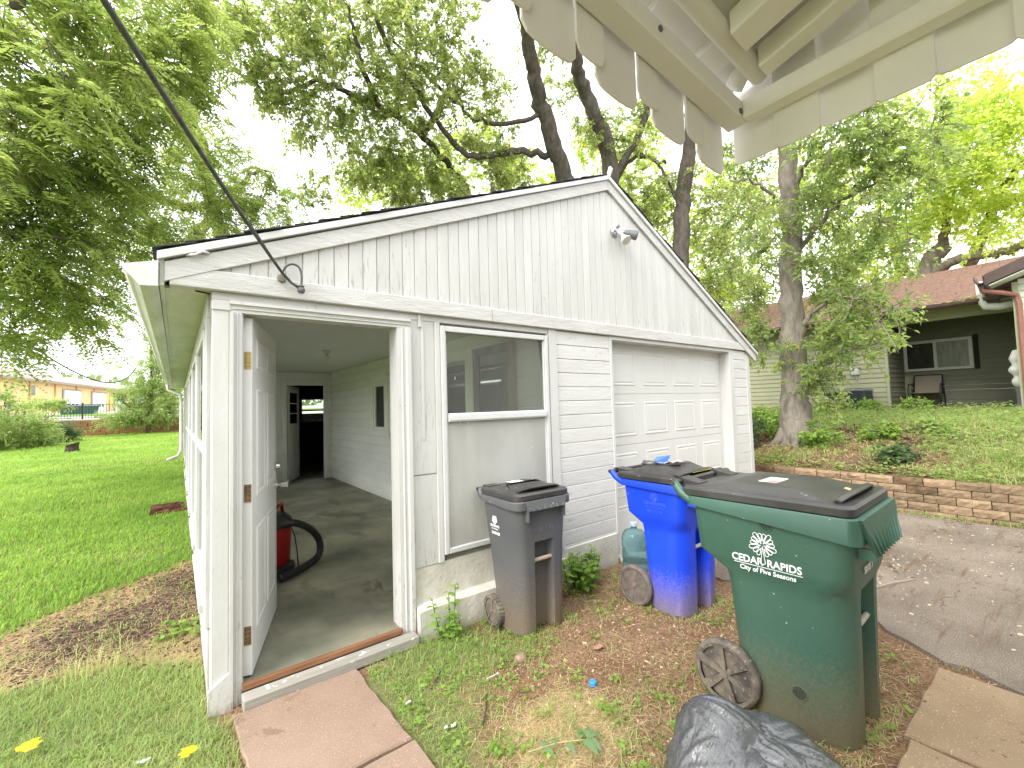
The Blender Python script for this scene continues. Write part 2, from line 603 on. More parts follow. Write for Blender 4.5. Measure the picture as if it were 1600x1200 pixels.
m_mirror = M('old_mirror_glass', (0.42, 0.44, 0.40), (0.30, 0.32, 0.29), 3, (1, 1, 0.5), 0.04, 0.5, 0.0, 20, 0.0, metal=1.0)
m_framewood = M('weathered_frame_wood', (0.24, 0.22, 0.18), (0.17, 0.15, 0.12), 9, (1, 1, 0.3), 0.8, 0.2, 0.3, 40, 0.0)
m_framewood2 = M('warm_frame_wood', (0.36, 0.25, 0.18), (0.28, 0.19, 0.13), 9, (1, 1, 0.3), 0.8, 0.2, 0.3, 40, 0.0)


# ------------------------------------------------------------------ ground
def ground_material():
    mt = bpy.data.materials.new('soil_and_turf')
    mt.use_nodes = True
    t = mt.node_tree
    b = t.nodes['Principled BSDF']
    geo = t.nodes.new('ShaderNodeNewGeometry').outputs['Position']
    aw = t.nodes.new('ShaderNodeAttribute')
    aw.attribute_name = 'cover'
    sepc = t.nodes.new('ShaderNodeSeparateColor')
    t.links.new(aw.outputs['Color'], sepc.inputs[0])
    # bare soil: brown, crumbs, chips
    soil = mix_node(t, ramp(t, noise(t, geo, 2.2, 8, 0.7), 0.35, 0.66), (0.215, 0.115, 0.062), (0.37, 0.240, 0.140))
    soil = mix_node(t, ramp(t, noise(t, geo, 55, 5, 0.7), 0.42, 0.62), soil, (0.125, 0.075, 0.045))
    soil = mix_node(t, ramp(t, noise(t, geo, 75, 2, 0.5), 0.69, 0.73), soil, (0.60, 0.48, 0.33))
    soil = mix_node(t, ramp(t, noise(t, mapped(t, geo, (1, 1, 1)), 130, 2, 0.5), 0.70, 0.74), soil, (0.66, 0.58, 0.45))
    straw = mix_node(t, ramp(t, noise(t, mapped(t, geo, (1, 2.2, 1)), 40, 6, 0.7), 0.35, 0.65), (0.44, 0.33, 0.18), (0.28, 0.20, 0.115))
    peat = mix_node(t, ramp(t, noise(t, mapped(t, geo, (1, 1.6, 1)), 26, 7, 0.75), 0.35, 0.65), (0.060, 0.040, 0.032), (0.20, 0.130, 0.088))
    turf = mix_node(t, ramp(t, noise(t, geo, 9, 8, 0.7), 0.35, 0.65), (0.155, 0.175, 0.060), (0.22, 0.215, 0.095))
    edge = noise(t, geo, 7.5, 7, 0.7)

    def masked(ch):
        a = t.nodes.new('ShaderNodeMath')
        a.operation = 'MULTIPLY_ADD'
        t.links.new(edge, a.inputs[0])
        a.inputs[1].default_value = 0.8
        t.links.new(ch, a.inputs[2])
        return ramp(t, a.outputs[0], 0.70, 0.98)
    col = mix_node(t, masked(sepc.outputs['Green']), soil, straw)
    col = mix_node(t, masked(sepc.outputs['Blue']), col, peat)
    col = mix_node(t, masked(sepc.outputs['Red']), col, turf)
    t.links.new(col, b.inputs['Base Color'])
    b.inputs['Roughness'].default_value = 0.95
    b.inputs['Specular IOR Level'].default_value = 0.1
    bn = t.nodes.new('ShaderNodeBump')
    bn.inputs['Strength'].default_value = 0.9
    bn.inputs['Distance'].default_value = 0.02
    t.links.new(noise(t, geo, 34, 9, 0.72), bn.inputs['Height'])
    t.links.new(bn.outputs[0], b.inputs['Normal'])
    return mt


def vnoise(x, y, s, seed=0.0):
    x, y = np.asarray(x, float) * s + seed, np.asarray(y, float) * s - seed * 0.7
    return (np.sin(x * 1.7 + np.sin(y * 1.3) * 1.6) * np.cos(y * 1.9 + np.sin(x * 1.1) * 1.4)
            + 0.5 * np.sin(x * 3.9 + 1.7 * np.cos(y * 3.1)) * np.cos(y * 4.3 + 1.2 * np.sin(x * 2.9))) / 1.5


def seg_d(x, y, a, b):
    """distance to a segment"""
    ax, ay, bx, by = a[0], a[1], b[0], b[1]
    dx, dy = bx - ax, by - ay
    tt = np.clip(((x - ax) * dx + (y - ay) * dy) / (dx * dx + dy * dy), 0, 1)
    return np.hypot(x - ax - tt * dx, y - ay - tt * dy)


def bare_edges(x):
    """far and near edge of the bare patch beside the garage corner"""
    xx = np.maximum(x, -1.15)
    return 2.50 + 0.87 * xx + 0.35 * np.minimum(x + 1.15, 0), 0.48 - 0.41 * xx + 0.35 * np.minimum(x + 1.15, 0)




def cover(x, y):
    """(turf, straw, dark soil) at a place"""
    x, y = np.asarray(x, float), np.asarray(y, float)
    n = vnoise(x, y, 1.3)
    n2 = vnoise(x, y, 4.0, 3.0)
    turf = np.ones_like(x)
    straw = np.zeros_like(x)
    peat = np.zeros_like(x)
    yf, yn = bare_edges(x)
    w1, w2 = 0.10 * n2 + 0.08 * n, 0.12 * vnoise(x, y, 2.6, 7.0)
    strip = sstep(-0.08, 0.10, yf + w1 - y) * sstep(-0.12, 0.16, y - yn + w2)
    left = x < 0.02
    dk = np.minimum(np.hypot((x + 0.40) / 0.60, (y - 1.25) / 0.42), np.hypot((x + 0.10) / 0.24, (y - 1.75) / 0.55)) + 0.20 * n2
    turf = np.where(left, 1 - strip * (0.96 - 0.25 * sstep(0.2, 0.7, n2)), turf)
    straw = np.where(left, strip * sstep(0.45, 0.9, dk) * (0.75 + 0.35 * n), straw)
    peat = np.where(left, strip * np.clip(1.1 - 0.75 * dk + 0.25 * n, 0.12, 1.0), peat)
    yard = (x > -0.0) & (x < 7.62) & (y < 0.6)
    # yard before the garage: soil, weeds by the wall and the path, straw in the middle
    t_y = 0.30 + 0.25 * n2 + 0.25 * n
    t_y = t_y + 0.5 * (1 - sstep(0.0, 0.55, np.hypot((x - 1.15) / 1.0, (y + 0.28) / 0.7)))
    t_y = t_y + 0.35 * (1 - sstep(0.0, 0.35, np.abs(x - 0.82))) * (y < -0.2)
    t_y = t_y - 0.7 * (1 - sstep(0.1, 0.8, np.hypot((x - 2.05) / 1.3, (y + 0.95) / 0.6)))
    t_y = t_y * sstep(2.7, 1.4, x)
    s_y = 1.1 * (1 - sstep(0.05, 0.62, np.hypot((x - 1.33) / 0.8, (y + 1.25) / 0.62))) + 0.3 * n2
    p_y = 0.15 + 0.2 * n
    turf = np.where(yard, np.clip(t_y, 0, 0.85), turf)
    straw = np.where(yard, np.clip(s_y, 0, 1), straw)
    peat = np.where(yard, np.clip(p_y, 0, 0.4), peat)
    bank = x > 7.62
    nb = vnoise(x, y, 0.9, 9.0)
    t_b = 0.62 + 0.35 * n2 + 0.3 * nb
    t_b = t_b - 0.75 * (1 - sstep(0.4, 2.2, np.hypot((x - 8.4) / 1.2, (y - 0.5) / 1.6)))
    turf = np.where(bank, np.clip(t_b, 0, 1), turf)
    straw = np.where(bank, np.clip(0.35 + 0.5 * n2 - 0.3 * nb, 0, 1), straw)
    peat = np.where(bank, np.clip(0.55 - 0.4 * nb, 0, 0.9), peat)
    gap = (x > 6.38) & (x < 7.62) & (y > 0)
    turf = np.where(gap, 0.25, turf)
    return np.clip(turf, 0, 1), np.clip(straw, 0, 1), np.clip(peat, 0, 1)


def build_ground():
    gx = np.concatenate([np.linspace(-420, -30, 14)[:-1], np.linspace(-30, -6, 25)[:-1], np.linspace(-6, -0.05, 100)[:-1],
                         [-0.05, -0.021, 0.0, 0.055], np.linspace(0.06, 3.6, 72), np.linspace(3.7, 7.6, 22), [7.62, 7.64],
                         np.linspace(7.75, 14, 40), np.linspace(15, 40, 14), np.linspace(60, 420, 8)])
    gy = np.concatenate([np.linspace(-420, -20, 10)[:-1], np.linspace(-20, -4, 14)[:-1], np.linspace(-4, -0.05, 80)[:-1],
                         [-0.05, 0.0, 0.04], np.linspace(0.1, 3, 45)[:-1], np.linspace(3, 14, 56)[:-1],
                         np.linspace(14, 40, 40)[:-1], np.linspace(40, 420, 20)])
    X, Y = np.meshgrid(gx, gy)
    Z = height(X, Y)
    t, s, p = cover(X, Y)
    nx, ny = len(gx), len(gy)
    V = np.stack([X.ravel(), Y.ravel(), Z.ravel()], 1)
    i = (np.arange(ny - 1)[:, None] * nx + np.arange(nx - 1)[None, :]).ravel()
    F = np.stack([i, i + 1, i + nx + 1, i + nx], 1)
    me = bpy.data.meshes.new('ground')
    me.from_pydata(V.tolist(), [], F.tolist())
    me.materials.append(ground_material())
    a = me.color_attributes.new('cover', 'FLOAT_COLOR', 'POINT')
    a.data.foreach_set('color', np.stack([t.ravel(), s.ravel(), p.ravel(), np.ones(t.size)], 1).astype(np.float32).ravel())
    me.polygons.foreach_set('use_smooth', [True] * len(me.polygons))
    tag(link('ground', me), kind='structure')


build_ground()

# asphalt apron before the garage door: worn, cracked, ragged edge
def asphalt_material():
    mt = bpy.data.materials.new('worn_asphalt')
    mt.use_nodes = True
    t = mt.node_tree
    b = t.nodes['Principled BSDF']
    geo = t.nodes.new('ShaderNodeNewGeometry').outputs['Position']
    c = mix_node(t, ramp(t, noise(t, geo, 1.6, 8, 0.65), 0.35, 0.65), (0.165, 0.128, 0.096), (0.285, 0.232, 0.180))
    c = mix_node(t, ramp(t, noise(t, geo, 190, 3, 0.6), 0.50, 0.62), c, (0.10, 0.092, 0.085))
    c = mix_node(t, ramp(t, noise(t, geo, 150, 2, 0.5), 0.64, 0.68), c, (0.50, 0.46, 0.40))
    v = t.nodes.new('ShaderNodeTexVoronoi')
    v.feature = 'DISTANCE_TO_EDGE'
    v.inputs['Scale'].default_value = 1.5
    wp = t.nodes.new('ShaderNodeVectorMath')
    wp.operation = 'MULTIPLY_ADD'
    nz = t.nodes.new('ShaderNodeTexNoise')
    nz.inputs['Scale'].default_value = 3.5
    nz.inputs['Detail'].default_value = 7
    t.links.new(geo, nz.inputs['Vector'])
    t.links.new(nz.outputs['Color'], wp.inputs[0])
    wp.inputs[1].default_value = (0.55, 0.55, 0)
    t.links.new(mapped(t, geo, (0.35, 1.5, 0)), wp.inputs[2])
    t.links.new(wp.outputs[0], v.inputs['Vector'])
    cr = ramp(t, v.outputs['Distance'], 0.003, 0.014, (1, 1, 1), (0, 0, 0))
    cr = mix_node(t, 1.0, cr, ramp(t, noise(t, geo, 1.1, 3), 0.48, 0.62), 'MULTIPLY')
    c = mix_node(t, cr, c, (0.11, 0.085, 0.065))
    c = mix_node(t, ramp(t, noise(t, mapped(t, geo, (0.5, 5, 1)), 2.0, 7, 0.7), 0.56, 0.68), c, (0.150, 0.098, 0.064))
    t.links.new(c, b.inputs['Base Color'])
    b.inputs['Roughness'].default_value = 0.9
    b.inputs['Specular IOR Level'].default_value = 0.15
    bn = t.nodes.new('ShaderNodeBump')
    bn.inputs['Strength'].default_value = 0.7
    bn.inputs['Distance'].default_value = 0.01
    t.links.new(noise(t, geo, 120, 6, 0.7), bn.inputs['Height'])
    t.links.new(bn.outputs[0], b.inputs['Normal'])
    return mt


m_asphalt = asphalt_material()
edge = []
for k in range(90):
    y = -9.0 + k * 0.1
    x = float(np.interp(y, [-9, -2.7, -2.3, -1.9, -1.2, -0.6, 0.0], [2.6, 3.22, 3.42, 3.66, 3.72, 3.60, 3.42]))
    x += 0.05 * math.sin(k * 0.9) + 0.03 * math.sin(k * 2.3 + 1) + 0.012 * math.sin(k * 5.1)
    edge.append((x, y))
b = MB()
top = [(x, y, -0.078) for x, y in edge] + [(7.40, -0.1, -0.078), (7.40, -9.0, -0.078)]
n = len(edge)
V, F = [], []
for (x, y) in edge:
    V += [(x, y, -0.13), (x + 0.012, y, -0.080), (7.38 + 0.03 * math.sin(y * 7), y, -0.076), (7.42 + 0.03 * math.sin(y * 7), y, -0.13)]
for k in range(n - 1):
    for j in range(3):
        F.append((k * 4 + j, k * 4 + j + 1, (k + 1) * 4 + j + 1, (k + 1) * 4 + j))
b.add(V, F)
o = b.build('driveway', m_asphalt)
tag(o, kind='structure')
o.name = 'driveway'

# concrete walks
m_walk = M('pinkish_walk_concrete', (0.295, 0.210, 0.155), (0.25, 0.173, 0.125), 3, (1, 1, 1), 0.85, 0.2, 0.35, 150, 0.03,
           speck=((0.40, 0.30, 0.225), 0.615, 130), peel=((0.19, 0.125, 0.085), 0.60, 5.0, (1, 1, 1)), grain=((0.17, 0.11, 0.075), (1, 1, 1), 150.0, 0.62))
m_walk2 = M('sandy_walk_concrete', (0.345, 0.250, 0.158), (0.28, 0.198, 0.122), 3, (1, 1, 1), 0.85, 0.2, 0.35, 120, 0.03,
            speck=((0.48, 0.38, 0.265), 0.625, 110), peel=((0.20, 0.135, 0.085), 0.60, 6.0, (1, 1, 1)), grain=((0.26, 0.18, 0.12), (1, 1, 1), 45.0, 0.72))
walk = tag(bpy.data.objects.new('path', None), kind='structure')
COL.objects.link(walk)


def paver(x0, x1, y0, y1, ztop, mat, skew=0.0, seed=0):
    r = random.Random(seed)
    def ring(z, e):
        P = []
        for (a, bb, c, d, nn) in ((x0, y0, x1, y0, 9), (x1, y0, x1, y1, 12), (x1, y1, x0, y1, 9), (x0, y1, x0, y0, 12)):
            for k in range(nn):
                f = k / nn
                P.append((a + (c - a) * f, bb + (d - bb) * f))
        out = []
        rr = random.Random(seed)
        for (x, y) in P:
            j = 0.006 * rr.uniform(-1, 1)
            cx, cy = (x0 + x1) / 2, (y0 + y1) / 2
            dx, dy = (x - cx), (y - cy)
            q = math.hypot(dx, dy)
            out.append((x - dx / q * (e + j) + skew * (y - y1), y - dy / q * (e + j), z))
        return out
    mb = MB()
    mb.loft([ring(ztop - 0.10, 0.0), ring(ztop - 0.008, 0.0), ring(ztop, 0.008)])
    return mb.build('slab', mat, walk)


paver(0.09, 0.715, -0.855, -0.125, -0.070, m_walk, -0.03, 1)
paver(0.10, 0.745, -1.75, -0.872, -0.074, m_walk, -0.02, 2)
paver(0.12, 0.78, -2.70, -1.765, -0.072, m_walk, -0.02, 3)
paver(2.50, 3.28, -3.15, -2.285, -0.074, m_walk2, 0.0, 4)
paver(1.70, 2.485, -3.15, -2.31, -0.078, m_walk2, 0.0, 5)
# ------------------------------------------------------------------ the garage with its side room
G = thing('garage', 'white wooden garage with open side door, gabled front and peeling paint', 'garage')
W = 6.33
PK = (3.335, 3.80)            # peak of the roof
RL, RR = (-0.235, 2.315), (6.515, 2.135)


def roof_z(x):
    return float(np.interp(x, [RL[0], PK[0], RR[0]], [RL[1], PK[1], RR[1]]))


# corner post, casings, fillers
slab('corner_post', 0.0, 0.078, -0.012, 0.10, -0.10, 2.10, m_trim, G)
slab('corner_cap', -0.004, 0.088, -0.020, 0.10, 2.045, 2.103, m_trim, G, 0.006)
sk = MB()
sk.hexa([(-0.012, -0.034, -0.15), (0.092, -0.034, -0.15), (0.092, -0.0125, -0.15), (-0.012, -0.0125, -0.15),
         (-0.016, -0.028, 0.035), (0.085, -0.028, 0.10), (0.085, -0.0125, 0.10), (-0.016, -0.0125, 0.035)])
sk.build('skirt_board', m_trim, G, bevel=0.002)
slab('header_board', -0.002, 2.47, -0.006, 0.10, 2.105, 2.149, m_trim, G)


def casing(x0, x1, z0, z1, name='door_casing', flip=1):
    """moulded upright: a flat, a bead and a raised back band"""
    w = x1 - x0
    prof = [(0, 0.09), (0, -0.012), (0.30, -0.012), (0.34, -0.020), (0.40, -0.020), (0.45, -0.014), (0.62, -0.016), (0.70, -0.030),
            (0.98, -0.030), (1, -0.026), (1, 0.09)]
    P = [((x0 + u * w) if flip > 0 else (x1 - u * w), y) for u, y in prof]
    MB().prism(P, 'z', z0, z1).build(name, m_trim, G)


casing(0.079, 0.139, -0.10, 2.04, flip=-1)
casing(1.055, 1.152, -0.10, 2.04)
P = [(0.09, 2.041), (-0.012, 2.041), (-0.012, 2.058), (-0.020, 2.061), (-0.014, 2.068), (-0.016, 2.080), (-0.030, 2.086), (-0.030, 2.103), (0.09, 2.103)]
MB().prism(P, 'x', 0.079, 1.152).build('door_casing', m_trim, G)
# jamb lining of the doorway and sill
slab('door_jamb', 0.100, 0.147, 0.002, 0.13, 0.0, 2.04, m_trim, G)
slab('door_jamb', 1.055, 1.10, 0.092, 0.13, 0.0, 2.04, m_trim, G)
slab('threshold', 0.135, 1.13, -0.125, -0.034, -0.085, -0.022, m_sill, G, 0.006)
slab('sill_strip', 0.14, 1.055, -0.033, 0.0, -0.02, 0.012, m_orange, G, 0.003)

# sheets between doorway and window
slab('wall_sheet', 1.153, 1.345, -0.004, 0.09, 1.005, 2.104, m_board, G)
slab('wall_sheet', 1.153, 1.350, -0.001, 0.09, 0.365, 1.000, m_board, G)
slab('cover_strip', 1.236, 1.258, -0.010, -0.0045, 1.25, 2.104, m_trim, G)
slab('drip_tab', 1.215, 1.235, -0.020, -0.0065, 2.055, 2.149, m_trim, G)
slab('window_post', 1.346, 1.389, -0.012, 0.09, 0.365, 2.104, m_trim, G)

# front window: metal storm frame, clear pane above and screened pane below
wd = piece('window', G)


def win_part(name, x0, x1, y0, y1, z0, z1, mat, c=0.004):
    return slab(name, x0, x1, y0, y1, z0, z1, mat, wd, c)


for (x0, x1, z0, z1) in ((1.391, 1.428, 0.413, 2.083), (2.418, 2.455, 0.413, 2.083), (1.4285, 2.4175, 2.040, 2.083), (1.4285, 2.4175, 0.413, 0.452)):
    win_part('frame', x0, x1, -0.022, 0.03, z0, z1, m_alu, 0.005)
win_part('inner_frame', 1.4285, 1.442, -0.010, 0.02, 0.4525, 2.0395, m_alu)
win_part('inner_frame', 2.405, 2.4175, -0.010, 0.02, 0.4525, 2.0395, m_alu)
mr = MB().prism([(0.02, 1.368), (-0.030, 1.368), (-0.036, 1.380), (-0.034, 1.416), (-0.024, 1.430), (0.02, 1.430)], 'x', 1.4425, 2.4045)
mr.build('mid_rail', m_alu, wd)
win_part('pane', 1.4425, 2.4045, 0.004, 0.008, 1.4305, 2.039, m_glass, 0.0005)
win_part('screen', 1.4425, 2.4045, -0.002, 0.002, 0.453, 1.3675, m_screen, 0.0005)
slab('window_post', 2.456, 2.470, -0.008, 0.09, 0.41, 2.1045, m_trim, G)
slab('window_post', 2.471, 2.568, -0.016, 0.09, 0.20, 2.149, m_trim, G)

# drop siding between window and garage door
z = 2.149
k = 0
while z > 0.20:
    z0 = z - 0.1285
    mb = MB().prism([(0.05, z0), (-0.006, z0), (-0.006, z0 + 0.116), (0.003, z0 + 0.126), (0.05, z0 + 0.126)], 'x', 2.569, 3.299)
    mb.build('siding_board', m_siding, G)
    mb = MB().prism([(0.05, z0), (-0.006, z0), (-0.006, z0 + 0.116), (0.003, z0 + 0.126), (0.05, z0 + 0.126)], 'x', 5.865, 6.236)
    mb.build('siding_board', m_siding, G)
    z = z0
slab('backing', 2.58, 3.29, 0.051, 0.09, 0.10, 2.1, m_dark_room, G)
slab('door_trim', 3.300, 3.336, -0.014, 0.16, -0.02, 2.1485, m_trim, G)
slab('door_trim', 5.752, 5.864, -0.014, 0.16, -0.06, 2.1485, m_trim, G)
slab('door_trim', 3.337, 5.751, -0.014, 0.16, 2.108, 2.1485, m_trim, G)
slab('corner_post', 6.237, W, -0.014, 0.10, -0.06, 2.1485, m_trim, G)

# sectional garage door: four sections of four raised panels
gd = link('garage_door', to_mesh('garage_door', *cbox_geo(2.40, 0.03, 2.18, 0.003), m_gdoor), G, (4.544, 0.155, 1.015))
Hs = 0.545
for r in range(4):
    zt = 2.107 - r * Hs
    mb = MB()
    # section face with raised bevelled panels, one piece of pressed steel
    x0, x1, z0, z1 = 3.338, 5.750, zt - Hs + 0.004, zt
    mb.box(x0, x1, 0.128, 0.1395, z0, z1)
    for c in range(4):
        cw = (5.750 - 3.338) / 4
        a, bb = x0 + c * cw + 0.075, x0 + (c + 1) * cw - 0.075
        c0, c1 = z0 + 0.085, z1 - 0.085
        rings = []
        for ins, yy in ((0.0, 0.1279), (0.010, 0.1225), (0.020, 0.1225), (0.030, 0.1272), (0.050, 0.1232)):
            rings.append([(a + ins, yy, c0 + ins), (bb - ins, yy, c0 + ins), (bb - ins, yy, c1 - ins), (a + ins, yy, c1 - ins)])
        mb.loft(rings, cap0=False)
    mb.build('door_section', m_gdoor, gd)

# frieze board and gable boards
slab('frieze_board', -0.185, 1.846, -0.042, 0.05, 2.150, 2.258, m_rough_trim, G, 0.005)
slab('frieze_board', 1.849, 6.45, -0.040, 0.05, 2.150, 2.256, m_rough_trim, G, 0.005)
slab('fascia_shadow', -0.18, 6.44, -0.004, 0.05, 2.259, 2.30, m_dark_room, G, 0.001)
x = -0.10
k = 0
rg = random.Random(3)
while x < 6.40:
    w = 0.0925
    xa, xb = x, x + w - 0.0018
    za, zb = roof_z(xa) - 0.15, roof_z(xb) - 0.15
    if max(za, zb) > 2.27:
        za, zb = max(za, 2.262), max(zb, 2.262)
        y0 = -0.020 + rg.uniform(-0.002, 0.002)
        mb = MB()
        mb.add([(xa, y0 + 0.005, 2.259), (xa + 0.004, y0, 2.259), (xb - 0.004, y0, 2.259), (xb, y0 + 0.005, 2.259),
                (xa, y0 + 0.005, za), (xa + 0.004, y0, za + (zb - za) * 0.05), (xb - 0.004, y0, za + (zb - za) * 0.95), (xb, y0 + 0.005, zb)],
               [(0, 1, 5, 4), (1, 2, 6, 5), (2, 3, 7, 6), (3, 2, 1, 0), (4, 5, 6, 7)])
        mb.build('gable_board', m_board, G)
    x += w
    k += 1
mb = MB()
mb.add([(-0.15, -0.011, 2.25), (6.42, -0.011, 2.25), (RR[0] - 0.12, -0.011, RR[1] + 0.0), (PK[0], -0.011, PK[1] - 0.10), (RL[0] + 0.06, -0.011, RL[1] - 0.02)],
       [(0, 1, 2, 3, 4)])
mb.build('gable_backing', M('old_grey_paint', (0.40, 0.39, 0.37), None, 8), G)


def rake(p, q, dz0, dz1, y0, y1, name, mat=m_rough_trim):
    mb = MB()
    mb.hexa([(p[0], y0, p[1] + dz0), (q[0], y0, q[1] + dz0), (q[0], y1, q[1] + dz0), (p[0], y1, p[1] + dz0),
             (p[0], y0, p[1] + dz1), (q[0], y0, q[1] + dz1), (q[0], y1, q[1] + dz1), (p[0], y1, p[1] + dz1)])
    return mb.build(name, mat, G, bevel=0.003)


rake((RL[0] + 0.03, RL[1]), (PK[0] - 0.002, PK[1]), -0.150, -0.048, -0.046, -0.021, 'rake_board')
rake((PK[0] + 0.002, PK[1]), (RR[0] - 0.03, RR[1] + 0.01), -0.150, -0.048, -0.046, -0.021, 'rake_board')
rake(RL, (PK[0] - 0.002, PK[1]), -0.047, -0.004, -0.066, 0.02, 'rake_strip', m_alu)
rake((PK[0] + 0.002, PK[1]), RR, -0.047, -0.004, -0.066, 0.02, 'rake_strip', m_alu)
mb = MB()
mb.hexa([(3.315, -0.062, 3.78), (3.350, -0.062, 3.77), (3.350, -0.040, 3.77), (3.315, -0.040, 3.78),
         (3.355, -0.075, 3.895), (3.392, -0.075, 3.88), (3.392, -0.050, 3.88), (3.355, -0.050, 3.895)])
mb.build('rake_end', m_trim, G)

# roof: decks and shingle courses
YB = 10.65
for (p, q) in ((RL, PK), (RR, PK)):
    s = 1 if q[0] > p[0] else -1
    mb = MB()
    mb.hexa([(p[0] - s * 0.0, -0.05, p[1] - 0.003), (q[0], -0.05, q[1] - 0.003), (q[0], YB + 0.2, q[1] - 0.003), (p[0], YB + 0.2, p[1] - 0.003),
             (p[0], -0.05, p[1] + 0.004), (q[0], -0.05, q[1] + 0.004), (q[0], YB + 0.2, q[1] + 0.004), (p[0], YB + 0.2, p[1] + 0.004)])
    mb.build('roof_deck', m_dark_room, G)
    nrow = 27
    rgs = random.Random(5)
    rows = MB()
    for r in range(nrow):
        f0, f1 = r / nrow, min(1.0, (r + 1.25) / nrow)
        xa, xb = p[0] + (q[0] - p[0]) * f0 - s * 0.02, p[0] + (q[0] - p[0]) * f1
        za, zb = p[1] + (q[1] - p[1]) * f0, p[1] + (q[1] - p[1]) * f1
        jit = rgs.uniform(-0.012, 0.012)
        lift = rgs.uniform(0, 0.004)
        y = -0.068 + jit
        while y < YB + 0.2:
            ln = 0.33 if y < 2.5 else 1.0
            rows.hexa([(xa, y, za + 0.007 + lift), (xb, y, zb + 0.005), (xb, y + ln - 0.006, zb + 0.005), (xa, y + ln - 0.006, za + 0.007 + lift),
                       (xa, y, za + 0.013 + lift), (xb, y, zb + 0.009), (xb, y + ln - 0.006, zb + 0.009), (xa, y + ln - 0.006, za + 0.013 + lift)])
            y += ln
    o = rows.build('shingle', m_shingle, G)
    tag(o, kind='stuff')

# eave on the left: soffit, fascia, gutter, downspout
MB().box(-0.205, 0.0, 0.051, YB, 2.152, 2.166).build('soffit_panel', m_soffit, G)
MB().box(-0.225, -0.2055, -0.03, YB, 2.145, 2.300).build('fascia_board', m_soffit, G)
gp = [(-0.228, 2.135), (-0.262, 2.125), (-0.300, 2.128), (-0.330, 2.165), (-0.350, 2.178), (-0.366, 2.205), (-0.366, 2.222), (-0.360, 2.224),
      (-0.360, 2.208), (-0.345, 2.186), (-0.326, 2.172), (-0.297, 2.136), (-0.262, 2.133), (-0.234, 2.142), (-0.234, 2.262), (-0.228, 2.262)]
GUT = MB().prism(gp, 'y', -0.055, YB).build('gutter', m_gutter, G)
MB().prism([(-0.230, 2.133), (-0.300, 2.126), (-0.332, 2.165), (-0.368, 2.206), (-0.368, 2.224), (-0.230, 2.264)], 'y', -0.060, -0.056).build('gutter_end_cap', m_alu, G)
for y in np.arange(0.6, YB, 0.9):
    slab('gutter_hanger', -0.362, -0.229, y, y + 0.02, 2.214, 2.220, m_gutter, G, 0.001)
MB().tube([(-0.075, 0.02, 2.147), (-0.04, 0.03, 2.144), (-0.008, 0.03, 2.141)], 0.0045, 6).build('dark_twig', m_black, G)
ds = MB().tube([(-0.31, 8.9, 2.13), (-0.30, 8.9, 2.02), (-0.09, 8.85, 1.92), (-0.075, 8.84, 1.70), (-0.075, 8.84, 0.75), (-0.12, 8.80, 0.62), (-0.30, 8.7, 0.56)], 0.036, 8, squash=0.8)
ds.build('downspout', m_gutter, G, smooth=True)

# left side wall: sill, posts, storm windows, all slightly out of true
SW = random.Random(9)
MB().hexa([(-0.010, 0.10, -0.16), (0.09, 0.10, -0.16), (0.09, YB, -0.16), (-0.010, YB, -0.16),
           (-0.010, 0.10, 0.30), (0.09, 0.10, 0.30), (0.09, YB, 0.60), (-0.010, YB, 0.60)]).build('side_sill_wall', m_sidewall, G)
slab('side_plate', -0.020, 0.09, 0.101, YB, 2.02, 2.151, m_sidewall, G)
bays = [(0.30, 1.42), (1.62, 2.74), (2.94, 4.06), (4.26, 5.38), (5.58, 6.70)]
prev = 0.101
for (ya, yb) in bays:
    zs = 0.30 + 0.30 * (yb / YB)
    slab('side_post', -0.022, 0.09, prev, ya - 0.002, zs - 0.03, 2.0195, m_sidewall, G)
    slab('side_sill', -0.045, 0.05, ya - 0.03, yb + 0.03, zs, zs + 0.045, m_sidewall, G)
    w2 = piece('side_window', G)
    for (a, bb, c, d) in ((ya, ya + 0.045, zs + 0.048, 1.984), (yb - 0.045, yb, zs + 0.048, 1.984), (ya + 0.0455, yb - 0.0455, 1.24, 1.285), (ya + 0.0455, yb - 0.0455, zs + 0.048, zs + 0.09), (ya + 0.0455, yb - 0.0455, 1.945, 1.984)):
        slab('frame', -0.028, 0.012, a, bb, c, d, m_alu, w2)
    slab('pane', -0.006, -0.002, ya + 0.046, yb - 0.046, zs + 0.091, 1.2395, m_sideglass, w2, 0.0005)
    slab('pane', -0.014, -0.010, ya + 0.046, yb - 0.046, 1.2855, 1.9445, m_sideglass, w2, 0.0005)
    prev = yb + 0.002
slab('side_post', -0.022, 0.09, prev, 7.38, 0.505, 2.0195, m_sidewall, G)
slab('side_wall', -0.018, 0.09, 7.381, YB, 0.661, 2.0195, m_sidewall, G)
for y in (7.6, 8.2, 9.2):
    slab('cover_strip', -0.030, -0.0185, y, y + 0.06, 0.68, 2.019, m_sidewall, G)
